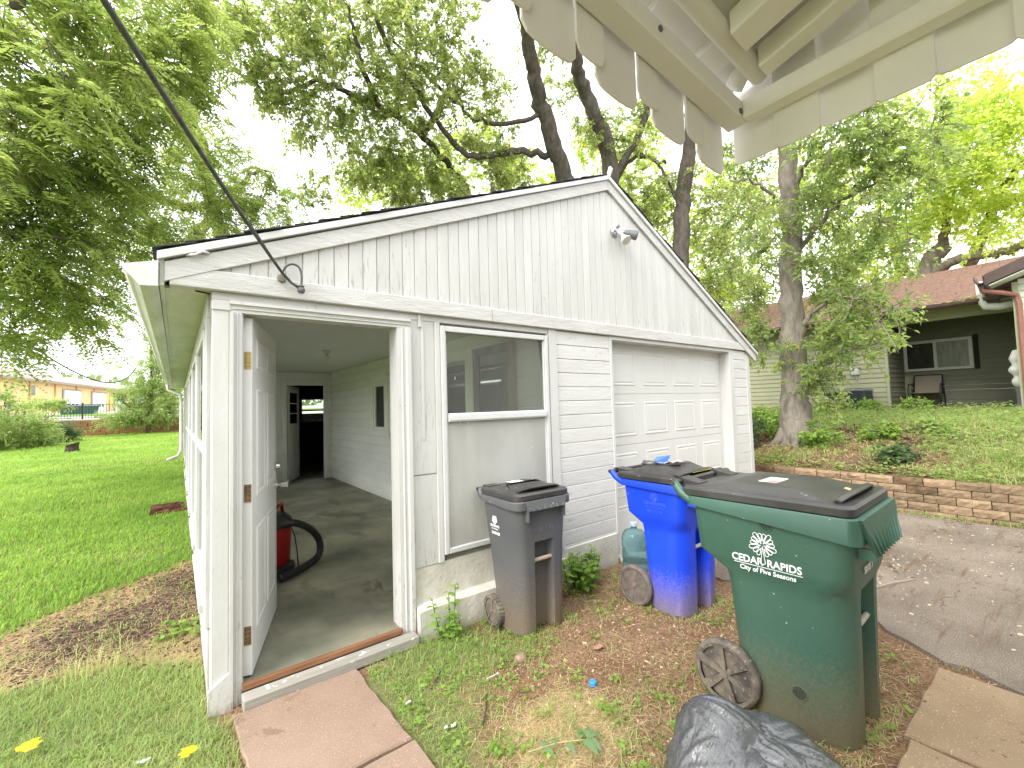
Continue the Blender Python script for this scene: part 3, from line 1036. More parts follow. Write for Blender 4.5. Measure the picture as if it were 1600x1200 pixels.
# right and back walls of the garage
slab('side_wall', W - 0.09, W - 0.002, 0.101, YB, -0.15, 2.149, m_siding, G)
bw = MB()
for (a, bb, c, d) in ((0.091, 2.60, -0.15, 2.15), (3.50, W - 0.091, -0.15, 2.15), (2.60, 3.50, -0.15, 1.16), (2.60, 3.50, 1.86, 2.15)):
    bw.box(a, bb, YB - 0.09, YB, c, d)
bw.build('back_wall', m_siding, G)
MB().add([(-0.15, YB - 0.05, 2.15), (6.42, YB - 0.05, 2.15), (PK[0], YB - 0.05, PK[1] - 0.01)], [(0, 1, 2), (2, 1, 0)]).build('back_gable', m_siding, G)
slab('foundation', 1.15, 3.30, 0.006, 0.12, -0.16, 0.364, m_concrete, G, 0.004)
mb = MB()
rf = random.Random(21)
rings = []
for k in range(24):
    x = 1.16 + (2.60 - 1.16) * k / 23
    j = rf.uniform(-0.006, 0.006)
    rings.append([(x, 0.02, -0.16), (x, -0.075 + j, -0.16), (x, -0.070 + j, 0.095), (x, -0.050 + j, 0.112 + j), (x, 0.02, 0.120)])
mb.loft(rings)
mb.build('footing', m_concrete, G)
slab('footing', 2.601, 3.299, -0.02, 0.02, -0.16, 0.195, m_concrete, G, 0.006)
slab('apron_sill', 3.34, 5.75, -0.03, 0.30, -0.16, -0.066, m_concrete, G)

# ------------------------------------------------------------------ inside the side room
fl = MB()
fl.box(0.0905, 2.68, -0.001, 7.45, -0.12, 0.0)
fl.build('floor', m_floor, G)
mb = MB()
mb.box(0.0905, 4.2, 7.4501, YB - 0.091, -0.12, -0.03)
mb.build('back_room_floor', M('dusty_concrete', (0.34, 0.32, 0.28), (0.24, 0.22, 0.19), 4, (1, 1, 1), 0.9, 0.2, 0.3, 30), G)
for y0, y1 in ((0.13, 1.52), (1.524, 2.95), (2.954, 4.38), (4.384, 5.80), (5.804, 7.379)):
    slab('ceiling_panel', 0.091, 2.62, y0, y1, 2.333, 2.345, m_ceiling, G, 0.002)
slab('inner_header', 0.091, 2.62, 0.101, 0.129, 2.12, 2.345, m_ceiling, G)
zz = 0.0
while zz < 2.32:
    z1 = min(zz + 0.146, 2.332)
    def board_y(ya, yb):
        P = [(2.66, zz), (2.601, zz), (2.601, z1 - 0.012), (2.618, z1 - 0.006), (2.618, z1 - 0.001), (2.66, z1 - 0.001)]
        n = len(P)
        mb = MB()
        V = [(u, ya, v) for u, v in P] + [(u, yb, v) for u, v in P]
        mb.add(V, [tuple(range(n)), tuple(range(2 * n - 1, n - 1, -1))] + [(i, (i + 1) % n, (i + 1) % n + n, i + n) for i in range(n)])
        mb.build('wall_board', m_inwall, G)
    mid = (zz + z1) / 2
    spans = [(0.13, 7.378)]
    if mid < 2.04:
        spans = [(0.13, 1.60), (2.44, 7.378)]
        if 1.11 < mid < 1.96:
            spans = [(0.13, 1.60), (2.44, 4.06), (4.78, 7.378)]
    for a, bb in spans:
        board_y(a, bb)
    # back wall boards
    P = [(7.45, zz), (7.381, zz), (7.381, z1 - 0.012), (7.398, z1 - 0.006), (7.398, z1 - 0.001), (7.45, z1 - 0.001)]
    for a, bb in (((0.091, 1.62), (2.50, 2.60)) if mid < 2.06 else ((0.091, 2.60),)):
        MB().prism(P, 'x', a, bb).build('wall_board', m_inwall, G)
    zz += 0.146
slab('wall_post', 2.575, 2.6005, 0.19, 0.31, 0.0, 2.332, m_inwall, G)
# doorway in the back wall with an old half-glazed door standing open
slab('inner_casing', 1.60, 1.69, 7.360, 7.3805, 0.0, 2.06, m_inwall, G)
slab('inner_casing', 2.43, 2.52, 7.360, 7.3805, 0.0, 2.06, m_inwall, G)
slab('inner_casing', 1.60, 2.52, 7.358, 7.3805, 2.061, 2.17, m_inwall, G)
dm = MB()
D0 = np.array([1.70, 7.45]); DA = math.radians(62)
du, dn = np.array([math.cos(DA), math.sin(DA)]), np.array([math.sin(DA), -math.cos(DA)])


def leaf_box(mb, u0, u1, n0, n1, z0, z1):
    P = []
    for z in (z0, z1):
        for (u, nn) in ((u0, n0), (u1, n0), (u1, n1), (u0, n1)):
            q = D0 + du * u + dn * nn
            P.append((q[0], q[1], z))
    mb.hexa(P)


for (u0, u1, z0, z1) in ((0, 0.11, 0.0, 2.03), (0.65, 0.76, 0.0, 2.03), (0.1105, 0.6495, 1.90, 2.03), (0.1105, 0.6495, 0.0, 0.26), (0.1105, 0.6495, 1.12, 1.22),
                          (0.1105, 0.6495, 1.65, 1.675), (0.1105, 0.6495, 1.43, 1.455), (0.1105, 0.6495, 0.50, 0.56), (0.1105, 0.6495, 0.80, 0.86)):
    leaf_box(dm, u0, u1, 0, 0.038, z0, z1)
leaf_box(dm, 0.1105, 0.6495, 0.012, 0.026, 0.2605, 1.1195)
idoor = dm.build('inner_door', m_inwall, G)
for z0, z1 in ((1.2205, 1.4295), (1.4555, 1.6495), (1.6755, 1.8995)):
    q = MB()
    leaf_box(q, 0.111, 0.649, 0.015, 0.022, z0, z1)
    q.build('pane', m_darkglass, idoor)
# the back room: dark boards, a window at its far end
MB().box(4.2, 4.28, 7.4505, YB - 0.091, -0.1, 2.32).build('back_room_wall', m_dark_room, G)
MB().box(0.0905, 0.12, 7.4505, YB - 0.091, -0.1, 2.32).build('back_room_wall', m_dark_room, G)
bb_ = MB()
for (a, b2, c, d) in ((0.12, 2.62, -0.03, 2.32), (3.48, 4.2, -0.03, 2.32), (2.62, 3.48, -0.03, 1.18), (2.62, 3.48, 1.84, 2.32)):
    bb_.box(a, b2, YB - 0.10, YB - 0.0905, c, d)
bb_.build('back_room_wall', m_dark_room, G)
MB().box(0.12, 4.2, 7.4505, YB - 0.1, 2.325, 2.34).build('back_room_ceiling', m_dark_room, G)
wr = MB()
wr.box(2.605, 2.66, YB - 0.12, YB - 0.0905 + 0.08, 1.165, 1.855).box(3.44, 3.495, YB - 0.12, YB - 0.01, 1.165, 1.855)
wr.box(2.661, 3.439, YB - 0.12, YB - 0.01, 1.165, 1.215).box(2.661, 3.439, YB - 0.12, YB - 0.01, 1.81, 1.855).box(2.661, 3.439, YB - 0.08, YB - 0.04, 1.485, 1.53)
bwin = wr.build('back_window', m_framewood, G)
slab('pane', 2.661, 3.439, YB - 0.06, YB - 0.056, 1.216, 1.809, m_glass, bwin, 0.0005)

# door with dark glass in the room's right wall
dd = MB()
dd.box(2.62, 2.65, 1.601, 2.439, 0.0, 2.04)
idr = dd.build('panel_door', M('grey_door_paint', (0.40, 0.39, 0.36), (0.33, 0.32, 0.29), 4, (1, 1, 0.4), 0.6, 0.3, 0.1, 40), G)
slab('pane', 2.612, 2.6195, 1.63, 2.36, 1.10, 1.99, m_darkglass, idr, 0.001)
slab('inner_casing', 2.578, 2.6005, 1.44, 1.60, 0.0, 2.04, m_inwall, G)
slab('inner_casing', 2.578, 2.6005, 2.44, 2.56, 0.0, 2.04, m_inwall, G)
slab('inner_casing', 2.578, 2.6005, 1.44, 2.56, 2.041, 2.15, m_inwall, G)
# small double-hung window further back in that wall
wn2 = piece('inner_window', G)
for (a, bb, c, d) in ((4.03, 4.15, 1.10, 1.95), (4.69, 4.81, 1.10, 1.95), (4.03, 4.81, 1.951, 2.05), (4.00, 4.84, 1.04, 1.099)):
    slab('inner_casing', 2.575, 2.62, a, bb, c, d, m_inwall, wn2)
for (a, bb, c, d) in ((4.151, 4.22, 1.10, 1.95), (4.62, 4.689, 1.10, 1.95), (4.221, 4.619, 1.87, 1.95), (4.221, 4.619, 1.10, 1.18)):
    slab('sash', 2.59, 2.63, a, bb, c, d, m_inwall, wn2)
slab('pane', 2.612, 2.616, 4.221, 4.619, 1.181, 1.869, m_darkglass, wn2, 0.001)

# ------------------------------------------------------------------ entrance door, open into the room
HX, HY = 0.195, 0.045
ang = math.radians(73)
eu, en = np.array([math.cos(ang), math.sin(ang)]), np.array([math.sin(ang), -math.cos(ang)])
DW = 0.885


def epos(u, n_, z):
    return (HX + eu[0] * u + en[0] * n_, HY + eu[1] * u + en[1] * n_, z)


def ebox(mb, u0, u1, n0, n1, z0, z1):
    mb.hexa([epos(u0, n0, z0), epos(u1, n0, z0), epos(u1, n1, z0), epos(u0, n1, z0), epos(u0, n0, z1), epos(u1, n0, z1), epos(u1, n1, z1), epos(u0, n1, z1)])


mb = MB()
ebox(mb, 0, DW, -0.044, 0.0, 0.014, 2.026)
for side, n0, sg in ((1, 0.0, 1), (-1, -0.044, -1)):
    for (z0, z1) in ((0.22, 0.80), (0.98, 1.62), (1.74, 1.92)):
        for (u0, u1) in ((0.12, 0.405), (0.48, 0.765)):
            rings = []
            for ins, dep in ((0, 0.0), (0.008, 0.006), (0.018, 0.006), (0.030, 0.001), (0.055, 0.005)):
                r = [epos(u0 + ins, n0 + sg * dep, z0 + ins), epos(u1 - ins, n0 + sg * dep, z0 + ins), epos(u1 - ins, n0 + sg * dep, z1 - ins), epos(u0 + ins, n0 + sg * dep, z1 - ins)]
                rings.append(r)
            mb.loft(rings, cap0=False)
edoor = mb.build('entrance_door', m_door, G)
for zc, r in ((0.935, 0.024), (1.075, 0.026)):
    q = MB()
    q.tube([epos(DW - 0.065, 0.0, zc), epos(DW - 0.065, 0.012, zc)], 0.032, 16)
    if zc < 1:
        q.tube([epos(DW - 0.065, 0.012, zc), epos(DW - 0.065, 0.035, zc), epos(DW - 0.065, 0.040, zc), epos(DW - 0.065, 0.085, zc)], [0.012, 0.014, 0.024, 0.028], 16)
        q.build('knob', m_chrome, edoor, smooth=True, sharp=35)
    else:
        q.tube([epos(DW - 0.065, 0.012, zc), epos(DW - 0.065, 0.034, zc)], [0.026, 0.023], 16)
        q.build('deadbolt', m_chrome, edoor, smooth=True, sharp=35)
for zc, mt in ((1.78, m_brass), (1.02, m_rusty), (0.23, m_rusty)):
    q = MB()
    ebox(q, -0.003, 0.0, -0.040, -0.004, zc - 0.05, zc + 0.05)
    q.build('hinge', mt, edoor)
    q = MB()
    for dz in (-0.035, -0.012, 0.012, 0.035):
        for n0 in (-0.030, -0.014):
            ebox(q, -0.0045, -0.0031, n0 - 0.003, n0 + 0.003, zc + dz - 0.003, zc + dz + 0.003)
    o = q.build('hinge_screw', m_rusty if mt is m_brass else m_black, edoor)
    o['kind'] = 'stuff'
# ------------------------------------------------------------------ wheeled carts
def xf(mb, c, yaw):
    ca, sa = math.cos(yaw), math.sin(yaw)
    mb.V = [(c[0] + x * ca - y * sa, c[1] + x * sa + y * ca, c[2] + z) for x, y, z in mb.V]
    return mb


def rrect(w, yf, yb, cf, cb, z, recess=0.0, rw=0.1, k=6):
    """cart section: front corners (cf = x,y cut) and back corners rounded; a recess in the front"""
    P = []

    def corner(cx, cy, ax, ay, a0, a1, kk):
        for i in range(kk + 1):
            a = a0 + (a1 - a0) * i / kk
            P.append((cx + ax * math.cos(a), cy + ay * math.sin(a), z))
    # from the back right corner round by the left to the front
    corner(w - cb[0], yb - cb[1], cb[0], cb[1], 0, math.pi / 2, k)
    corner(-w + cb[0], yb - cb[1], cb[0], cb[1], math.pi / 2, math.pi, k)
    corner(-w + cf[0], yf + cf[1], cf[0], cf[1], math.pi, 1.5 * math.pi, k)
    P.append((-rw, yf, z))
    P.append((-rw + 0.012, yf + recess, z))
    P.append((rw - 0.012, yf + recess, z))
    P.append((rw, yf, z))
    corner(w - cf[0], yf + cf[1], cf[0], cf[1], 1.5 * math.pi, 2 * math.pi, k)
    return P


def lettering(body, size, parent, c, yaw, y, z, w, mat, face='side', name='lettering', bold=0.0, sx=1.0, shear=0.0):
    cu = bpy.data.curves.new(name, 'FONT')
    cu.body = body
    cu.size = size
    cu.align_x = 'CENTER'
    cu.extrude = 0.0006
    cu.offset = bold
    cu.materials.append(mat)
    cu.resolution_u = 3
    cu.shear = shear
    o = bpy.data.objects.new(name, cu)
    COL.objects.link(o)
    me = bpy.data.meshes.new_from_object(o.evaluated_get(bpy.context.evaluated_depsgraph_get()))
    bpy.data.objects.remove(o)
    me.name = name
    o = bpy.data.objects.new(name, me)
    COL.objects.link(o)
    if face == 'side':
        R3 = Matrix(((0, 0, -1), (-1, 0, 0), (0, 1, 0)))
        loc = Vector((-w, y, z))
    else:
        R3 = Matrix(((1, 0, 0), (0, 0, -1), (0, 1, 0)))
        loc = Vector((w, y, z))
    Mw = Matrix.Translation(c) @ Matrix.Rotation(yaw, 4, 'Z') @ Matrix.Translation(loc) @ R3.to_4x4() @ Matrix.Diagonal((sx, 1, 1, 1))
    o.parent = parent
    o.matrix_parent_inverse = Matrix.Translation(-Vector(parent.location))
    o.matrix_basis = Mw
    return o


def flower(mb, w, y, z, r, th):
    """the five-armed tree emblem: long lobes with smaller petals between, drawn as an outline; the trunk hangs down"""
    def loop(a, r0, r1, hw):
        P = []
        dx, dz = math.cos(a), math.sin(a)
        px, pz = -dz, dx
        P.append((r0 * dx, r0 * dz))
        n = 7
        for k in range(n + 1):
            b_ = -math.pi / 2 + math.pi * k / n
            e = r1 - hw
            P.append((dx * (e + hw * math.cos(b_)) + px * hw * math.sin(b_), dz * (e + hw * math.cos(b_)) + pz * hw * math.sin(b_)))
        P.append((r0 * dx, r0 * dz))
        return P
    for i in range(5):
        a = -math.pi / 2 + i * 2 * math.pi / 5
        L = loop(a, 0.1 * r, r * (1.45 if i == 0 else 1.0), 0.15 * r)
        mb.tube([(-w, y - u, z + v) for u, v in L], th, 5)
        for j in (1, 2):
            L = loop(a + j * 2 * math.pi / 15, 0.28 * r, r * 0.86, 0.13 * r)
            mb.tube([(-w, y - u, z + v) for u, v in L], th, 5)


def cart(name, label, cat, group, c, yaw, Pm, m_body, m_lid, m_wheel):
    root = thing(name, label, cat, c, group)
    C3 = np.array(c)
    # body
    mb = MB()
    rings = [rrect(w, yf, yb, cf, cb, z, rc, Pm['rw']) for (z, w, yf, yb, cf, cb, rc) in Pm['sec']]
    mb.loft(rings)
    xf(mb, c, yaw).build('body', m_body, root, smooth=True, sharp=32)
    # rim: a rolled collar, deeper towards the front
    zt, w, yf, yb = Pm['rim']
    d0, d1 = Pm['rimdrop']
    outl = rrect(w, yf, yb, Pm['rcf'], (0.05, 0.05), 0, 0, Pm['rw'], 7)
    R = []
    for off, kz in ((0.0, 'b'), (0.022, 'b2'), (0.022, 't0'), (0.016, 't'), (-0.004, 't'), (-0.006, 'b')):
        ring = []
        for (x, y, _) in outl:
            f = (y - yb) / (yf - yb)
            drop = d0 + (d1 - d0) * f ** 1.6
            n_ = np.array([x / w, (y - (yf + yb) / 2) / (abs(yf - yb) / 2)])
            n_ = n_ / (np.linalg.norm(n_) + 1e-9)
            z = {'b': zt - drop, 'b2': zt - drop - 0.002, 't0': zt - 0.006, 't': zt}[kz]
            ring.append((x + n_[0] * off, y + n_[1] * off, z))
        R.append(ring)
    mb = MB().loft(R, False, False)
    # arms that carry the handle bar behind the lid
    hy, hz = Pm['handle']
    for s in (-1, 1):
        xs = s * (w - 0.012)
        mb.tube([(xs, yb - 0.10, zt - 0.030), (xs, yb - 0.01, zt - 0.028), (xs, (yb + hy) / 2 + 0.005, zt - 0.012 + (hz - zt) * 0.35), (xs, hy, hz)],
                [0.020, 0.026, 0.026, 0.022], 10, squash=1.0)
    xf(mb, c, yaw).build('rim', m_body, root, smooth=True, sharp=40)
    mb = MB().tube([(-w - 0.012, hy, hz), (w + 0.012, hy, hz)], 0.014, 12)
    xf(mb, c, yaw).build('handle', m_lid, root, smooth=True, sharp=40)
    # ribbed front lip
    lt, lb, hw0, hw1, ly0, ly1 = Pm['lip']
    mb = MB()
    mb.hexa([(-hw1, ly1, lb), (hw1, ly1, lb), (hw1, ly1 + 0.008, lb), (-hw1, ly1 + 0.008, lb), (-hw0, ly0, lt), (hw0, ly0, lt), (hw0, ly0 + 0.03, lt), (-hw0, ly0 + 0.03, lt)])
    nr = Pm['ribs']
    for i in range(nr):
        f = (i + 0.5) / nr * 2 - 1
        mb.hexa([(f * hw1 - 0.004, ly1 - 0.010, lb + 0.002), (f * hw1 + 0.004, ly1 - 0.010, lb + 0.002), (f * hw1 + 0.004, ly1, lb + 0.002), (f * hw1 - 0.004, ly1, lb + 0.002),
                 (f * hw0 - 0.004, ly0 - 0.003, lt - 0.03), (f * hw0 + 0.004, ly0 - 0.003, lt - 0.03), (f * hw0 + 0.004, ly0, lt - 0.03), (f * hw0 - 0.004, ly0, lt - 0.03)])
    for s in (-1, 1):                                   # gussets below the lip
        mb.hexa([(s * hw1 - 0.006, ly1 + 0.007, lb - Pm['guss']), (s * hw1 + 0.006, ly1 + 0.007, lb - Pm['guss']), (s * hw1 + 0.006, Pm['sec'][-1][2] + 0.02, lb - Pm['guss']), (s * hw1 - 0.006, Pm['sec'][-1][2] + 0.02, lb - Pm['guss']),
                 (s * hw1 - 0.006, ly1 + 0.007, lb + 0.03), (s * hw1 + 0.006, ly1 + 0.007, lb + 0.03), (s * hw1 + 0.006, Pm['sec'][-1][2] + 0.02, lb + 0.03), (s * hw1 - 0.006, Pm['sec'][-1][2] + 0.02, lb + 0.03)])
    xf(mb, c, yaw).build('front_lip', m_body, root, bevel=0.003)
    # lid
    lz, lw, lyf, lyb, lh = Pm['lid']
    mb = MB()
    cr = (0.05, 0.05)
    sp = (0.03, 0.03)
    mb.loft([rrect(lw - 0.01, lyf + 0.01, lyb, cr, sp, lz - 0.004), rrect(lw + 0.012, lyf - 0.012, lyb, cr, sp, lz - 0.002), rrect(lw + 0.012, lyf - 0.012, lyb, cr, sp, lz + 0.030),
             rrect(lw, lyf, lyb - 0.004, cr, sp, lz + 0.042), rrect(lw - 0.035, lyf + 0.045, lyb - 0.03, cr, sp, lz + 0.044),
             rrect(lw - 0.045, lyf + 0.085, lyb - 0.10, cr, sp, lz + 0.048), rrect(lw - 0.085, lyf + 0.20, lyb - 0.20, cr, sp, lz + lh),
             rrect(lw - 0.095, lyf + 0.215, lyb - 0.215, cr, sp, lz + lh + 0.002)])
    xf(mb, c, yaw).build('lid', m_lid, root, smooth=True, sharp=22)
    mb = MB()                                           # hood over the grip at the front of the lid
    y0, y1 = lyf + 0.205, lyf + 0.020
    n = 9
    top, bot = [], []
    for i in range(n + 1):
        x = (i / n * 2 - 1)
        drop = 0.030 * abs(x) ** 4
        top.append([(x * (lw - 0.105), y0, lz + lh - 0.002), (x * (lw - 0.060), y0 - 0.10, lz + lh - 0.018 - drop), (x * (lw - 0.045), y1 + 0.02 + 0.02 * abs(x) ** 3, lz + 0.078 - drop * 0.6), (x * (lw - 0.045), y1 + 0.02 * abs(x) ** 3, lz + 0.072 - drop * 0.6)])
    for i in range(n + 1):
        bot.append([(p[0], p[1] + (0.004 if k_ == 3 else 0), p[2] - 0.010) for k_, p in enumerate(top[i])])
    V, F = [], []
    for i in range(n + 1):
        V += top[i] + bot[i]
    for i in range(n):
        a, b2 = i * 8, (i + 1) * 8
        for k_ in range(3):
            F.append((a + k_, a + k_ + 1, b2 + k_ + 1, b2 + k_))
            F.append((a + 4 + k_, b2 + 4 + k_, b2 + 5 + k_, a + 5 + k_))
        F.append((a + 3, a + 7, b2 + 7, b2 + 3))
    for a in (0, n * 8):
        F += [(a, a + 1, a + 5, a + 4), (a + 1, a + 2, a + 6, a + 5), (a + 2, a + 3, a + 7, a + 6)]
    mb.add(V, F)
    xf(mb, c, yaw).build('lid_grip', m_lid, root, smooth=True, sharp=35)
    for s in (-0.62, 0.62):                             # hinge knuckles
        mb = MB()
        mb.tube([(s * lw - 0.05, hy, hz), (s * lw + 0.05, hy, hz)], 0.0235, 12)
        mb.hexa([(s * lw - 0.05, lyb - 0.06, lz + 0.030), (s * lw + 0.05, lyb - 0.06, lz + 0.030), (s * lw + 0.05, hy, hz - 0.015), (s * lw - 0.05, hy, hz - 0.015),
                 (s * lw - 0.05, lyb - 0.06, lz + 0.050), (s * lw + 0.05, lyb - 0.06, lz + 0.050), (s * lw + 0.05, hy, hz + 0.022), (s * lw - 0.05, hy, hz + 0.022)])
        xf(mb, c, yaw).build('hinge', m_lid, root, smooth=True, sharp=40)
    # wheels
    wx, wy, wr, ww, spokes = Pm['wheel']
    for s in (-1, 1):
        mb = MB()
        xo, xi = s * wx, s * (wx - ww)
        prof = [(wr * 0.80, xo - s * 0.004), (wr * 0.90, xo), (wr * 0.975, xo - s * 0.008), (wr, xo - s * ww * 0.3), (wr, xi + s * ww * 0.3), (wr * 0.96, xi), (wr * 0.78, xi)]
        prof = [(r_, x_) for r_, x_ in prof]
        mb.lathe(prof, (0, wy, wr), 'x', 40)
        if Pm.get('tread'):
            for k_ in range(26):
                a = 2 * math.pi * k_ / 26
                ca, sa = math.cos(a), math.sin(a)
                ta, tb = -sa, ca
                q = []
                for rr_ in (wr * 0.96, wr * 1.04):
                    for (u, xx) in ((-0.007, xo - s * 0.003), (0.007, xo - s * 0.003), (0.007, xi), (-0.007, xi)):
                        q.append((xx, wy + rr_ * ca + u * ta, wr + rr_ * sa + u * tb))
                mb.hexa(q)
        wheel = xf(mb, c, yaw).build('wheel', m_wheel, root, smooth=True, sharp=35)
        mb = MB()
        xd = xo - s * (0.022 if spokes == 6 else 0.010)
        mb.lathe([(0.0, xd), (wr * 0.81, xd), (wr * 0.81, xd - s * 0.01), (0.0, xd - s * 0.01)], (0, wy, wr), 'x', 40)
        mb.lathe([(0.0, xo + s * 0.004), (wr * 0.10, xo + s * 0.002), (wr * 0.14, xd)], (0, wy, wr), 'x', 20)
        for k_ in range(spokes):
            a = 2 * math.pi * (k_ + 0.3) / spokes
            ca, sa = math.cos(a), math.sin(a)
            hwid = 0.018 if spokes == 6 else 0.005
            q = []
            for xx in (xd - s * 0.002, xo - s * (0.002 if spokes == 6 else 0.006)):
                for rr_, hw_ in ((wr * 0.10, hwid * 0.6), (wr * 0.80, hwid * 1.3)):
                    e = [(rr_, -hw_), (rr_, hw_)] if rr_ < wr * 0.5 else [(rr_, hw_), (rr_, -hw_)]
                    for r2, u in e:
                        q.append((xx, wy + r2 * ca - u * sa, wr + r2 * sa + u * ca))
            mb.hexa(q)
        xf(mb, c, yaw).build('hub', m_wheel, wheel, smooth=True, sharp=30)
    mb = MB().tube([(-wx + 0.02, wy, wr), (wx - 0.02, wy, wr)], 0.012, 8)
    xf(mb, c, yaw).build('axle', m_black, root)
    # bar across the recess in the front
    by, bz, bhw = Pm['bar']
    mb = MB().tube([(-bhw, by, bz), (bhw, by, bz)], 0.014, 10)
    xf(mb, c, yaw).build('lift_bar', Pm['m_bar'], root, smooth=True, sharp=40)
    return root


SPLASH = (0.30, 0.225, 0.145)
m_green_c = M('green_cart_plastic', (0.037, 0.098, 0.070), (0.052, 0.120, 0.088), 2, (1, 1, 1), 0.42, 0.45, 0.08, 180, 0.0,
              dirt=((0.19, 0.16, 0.10), -0.12, 0.52, 0.9), speck=((0.45, 0.48, 0.45), 0.735, 38), grain=((0.10, 0.17, 0.14), (1, 5, 30), 2.2, 0.70))
m_grey_c = M('grey_cart_plastic', (0.078, 0.080, 0.086), (0.102, 0.104, 0.108), 2, (1, 1, 1), 0.45, 0.4, 0.08, 180, 0.0,
             dirt=((0.235, 0.175, 0.125), -0.10, 0.55, 0.75), speck=((0.40, 0.38, 0.34), 0.74, 40), grain=((0.24, 0.235, 0.225), (1, 9, 9), 2.5, 0.69))
m_blue_c = M('blue_cart_plastic', (0.007, 0.050, 0.66), (0.014, 0.072, 0.76), 2, (1, 1, 1), 0.42, 0.45, 0.06, 180, 0.0,
             dirt=((0.30, 0.235, 0.235), -0.12, 0.40, 0.9), grain=((0.06, 0.12, 0.70), (1, 6, 6), 2.2, 0.66), speck=((0.16, 0.20, 0.55), 0.72, 30))
m_lid_c = M('black_lid_plastic', (0.028, 0.027, 0.027), (0.055, 0.052, 0.049), 5, (1, 1, 1), 0.36, 0.5, 0.06, 160, 0.0,
            speck=((0.24, 0.22, 0.20), 0.70, 45))
m_wheel_c = M('muddy_wheel_plastic', (0.075, 0.068, 0.062), (0.22, 0.185, 0.145), 10, (1, 1, 1), 0.75, 0.25, 0.3, 60, 0.0, detail=9,
              speck=((0.26, 0.21, 0.16), 0.60, 60))
m_wheel_b = M('dusty_wheel_plastic', (0.19, 0.155, 0.130), (0.11, 0.095, 0.085), 16, (1, 1, 1), 0.8, 0.2, 0.3, 60, 0.0, detail=9)
m_white_ink = M('white_print', (0.78, 0.80, 0.79), (0.68, 0.71, 0.70), 40, (1, 1, 1), 0.6, 0.3)
m_faint_ink = M('worn_blue_print', (0.055, 0.12, 0.62), (0.03, 0.09, 0.60), 60, (1, 1, 1), 0.6, 0.3)
m_grey_ink = M('worn_grey_print', (0.17, 0.175, 0.18), (0.10, 0.103, 0.108), 70, (1, 1, 1), 0.6, 0.3)
m_bar_w = M('dirty_white_bar', (0.55, 0.52, 0.46), (0.42, 0.38, 0.32), 20, (1, 1, 1), 0.5, 0.4)
m_bar_t = M('tan_bar', (0.42, 0.33, 0.26), (0.33, 0.25, 0.19), 20, (1, 1, 1), 0.6, 0.3)
m_sticker = M('white_sticker', (0.72, 0.69, 0.66), (0.60, 0.57, 0.54), 30, (1, 1, 1), 0.6, 0.3)
m_stick_red = M('red_sticker_print', (0.55, 0.13, 0.12), (0.62, 0.30, 0.28), 40, (1, 1, 1), 0.6, 0.3)
m_stick_yel = M('yellow_sticker', (0.62, 0.52, 0.10), (0.52, 0.42, 0.10), 30, (1, 1, 1), 0.6, 0.3)

GC, GY = (2.435, -1.85, -0.105), math.radians(1.5)
gp_ = dict(rw=0.115, sec=[
    (0.000, 0.270, -0.325, 0.150, (0.12, 0.16), (0.10, 0.14), 0.10), (0.020, 0.276, -0.335, 0.160, (0.13, 0.17), (0.10, 0.14), 0.10),
    (0.300, 0.284, -0.342, 0.170, (0.13, 0.17), (0.10, 0.13), 0.10), (0.560, 0.292, -0.348, 0.180, (0.13, 0.17), (0.08, 0.10), 0.10),
    (0.640, 0.295, -0.350, 0.182, (0.13, 0.17), (0.07, 0.08), 0.05), (0.690, 0.297, -0.352, 0.186, (0.125, 0.165), (0.06, 0.06), 0.0),
    (0.745, 0.312, -0.366, 0.255, (0.075, 0.095), (0.05, 0.05), 0.0), (0.780, 0.316, -0.370, 0.312, (0.065, 0.085), (0.05, 0.05), 0.0),
    (0.980, 0.322, -0.382, 0.330, (0.06, 0.08), (0.05, 0.05), 0.0), (1.040, 0.324, -0.386, 0.334, (0.06, 0.08), (0.05, 0.05), 0.0)],
    rim=(1.055, 0.324, -0.396, 0.350), rimdrop=(0.045, 0.115), rcf=(0.05, 0.05), handle=(0.435, 1.112),
    lip=(1.052, 0.885, 0.308, 0.220, -0.420, -0.448), ribs=9, guss=0.02,
    lid=(1.062, 0.318, -0.385, 0.385, 0.074), wheel=(0.335, 0.190, 0.165, 0.055, 6), bar=(-0.315, 0.50, 0.12), m_bar=m_bar_w)
gcart = cart('wheeled_cart', 'large dark green wheeled cart with black lid and white tree emblem, in the foreground', 'trash cart', 'wheeled carts before the garage',
             GC, GY, gp_, m_green_c, m_lid_c, m_wheel_c)
tw = 0.312
lettering('CEDAR', 0.049, gcart, GC, GY, 0.054, 0.765, tw + 0.0045, m_white_ink, bold=0.0012, sx=0.94)
lettering('RAPIDS', 0.049, gcart, GC, GY, -0.112, 0.765, tw + 0.0045, m_white_ink, bold=0.0012, sx=0.94)
lettering('City of Five Seasons', 0.031, gcart, GC, GY, -0.035, 0.727, tw + 0.0035, m_white_ink, bold=0.0008)
mb = MB().box(-tw - 0.0035, -tw - 0.002, -0.188, 0.118, 0.7545, 0.7575)
xf(mb, GC, GY).build('underline', m_white_ink, gcart)
mb = MB()
flower(mb, 0.3225, -0.024, 0.866, 0.064, 0.0020)
xf(mb, GC, GY).build('emblem', m_white_ink, gcart)
lettering('S0105 Y', 0.045, gcart, GC, GY, -0.3765, 0.775, -0.06, m_white_ink, face='front', bold=0.001)
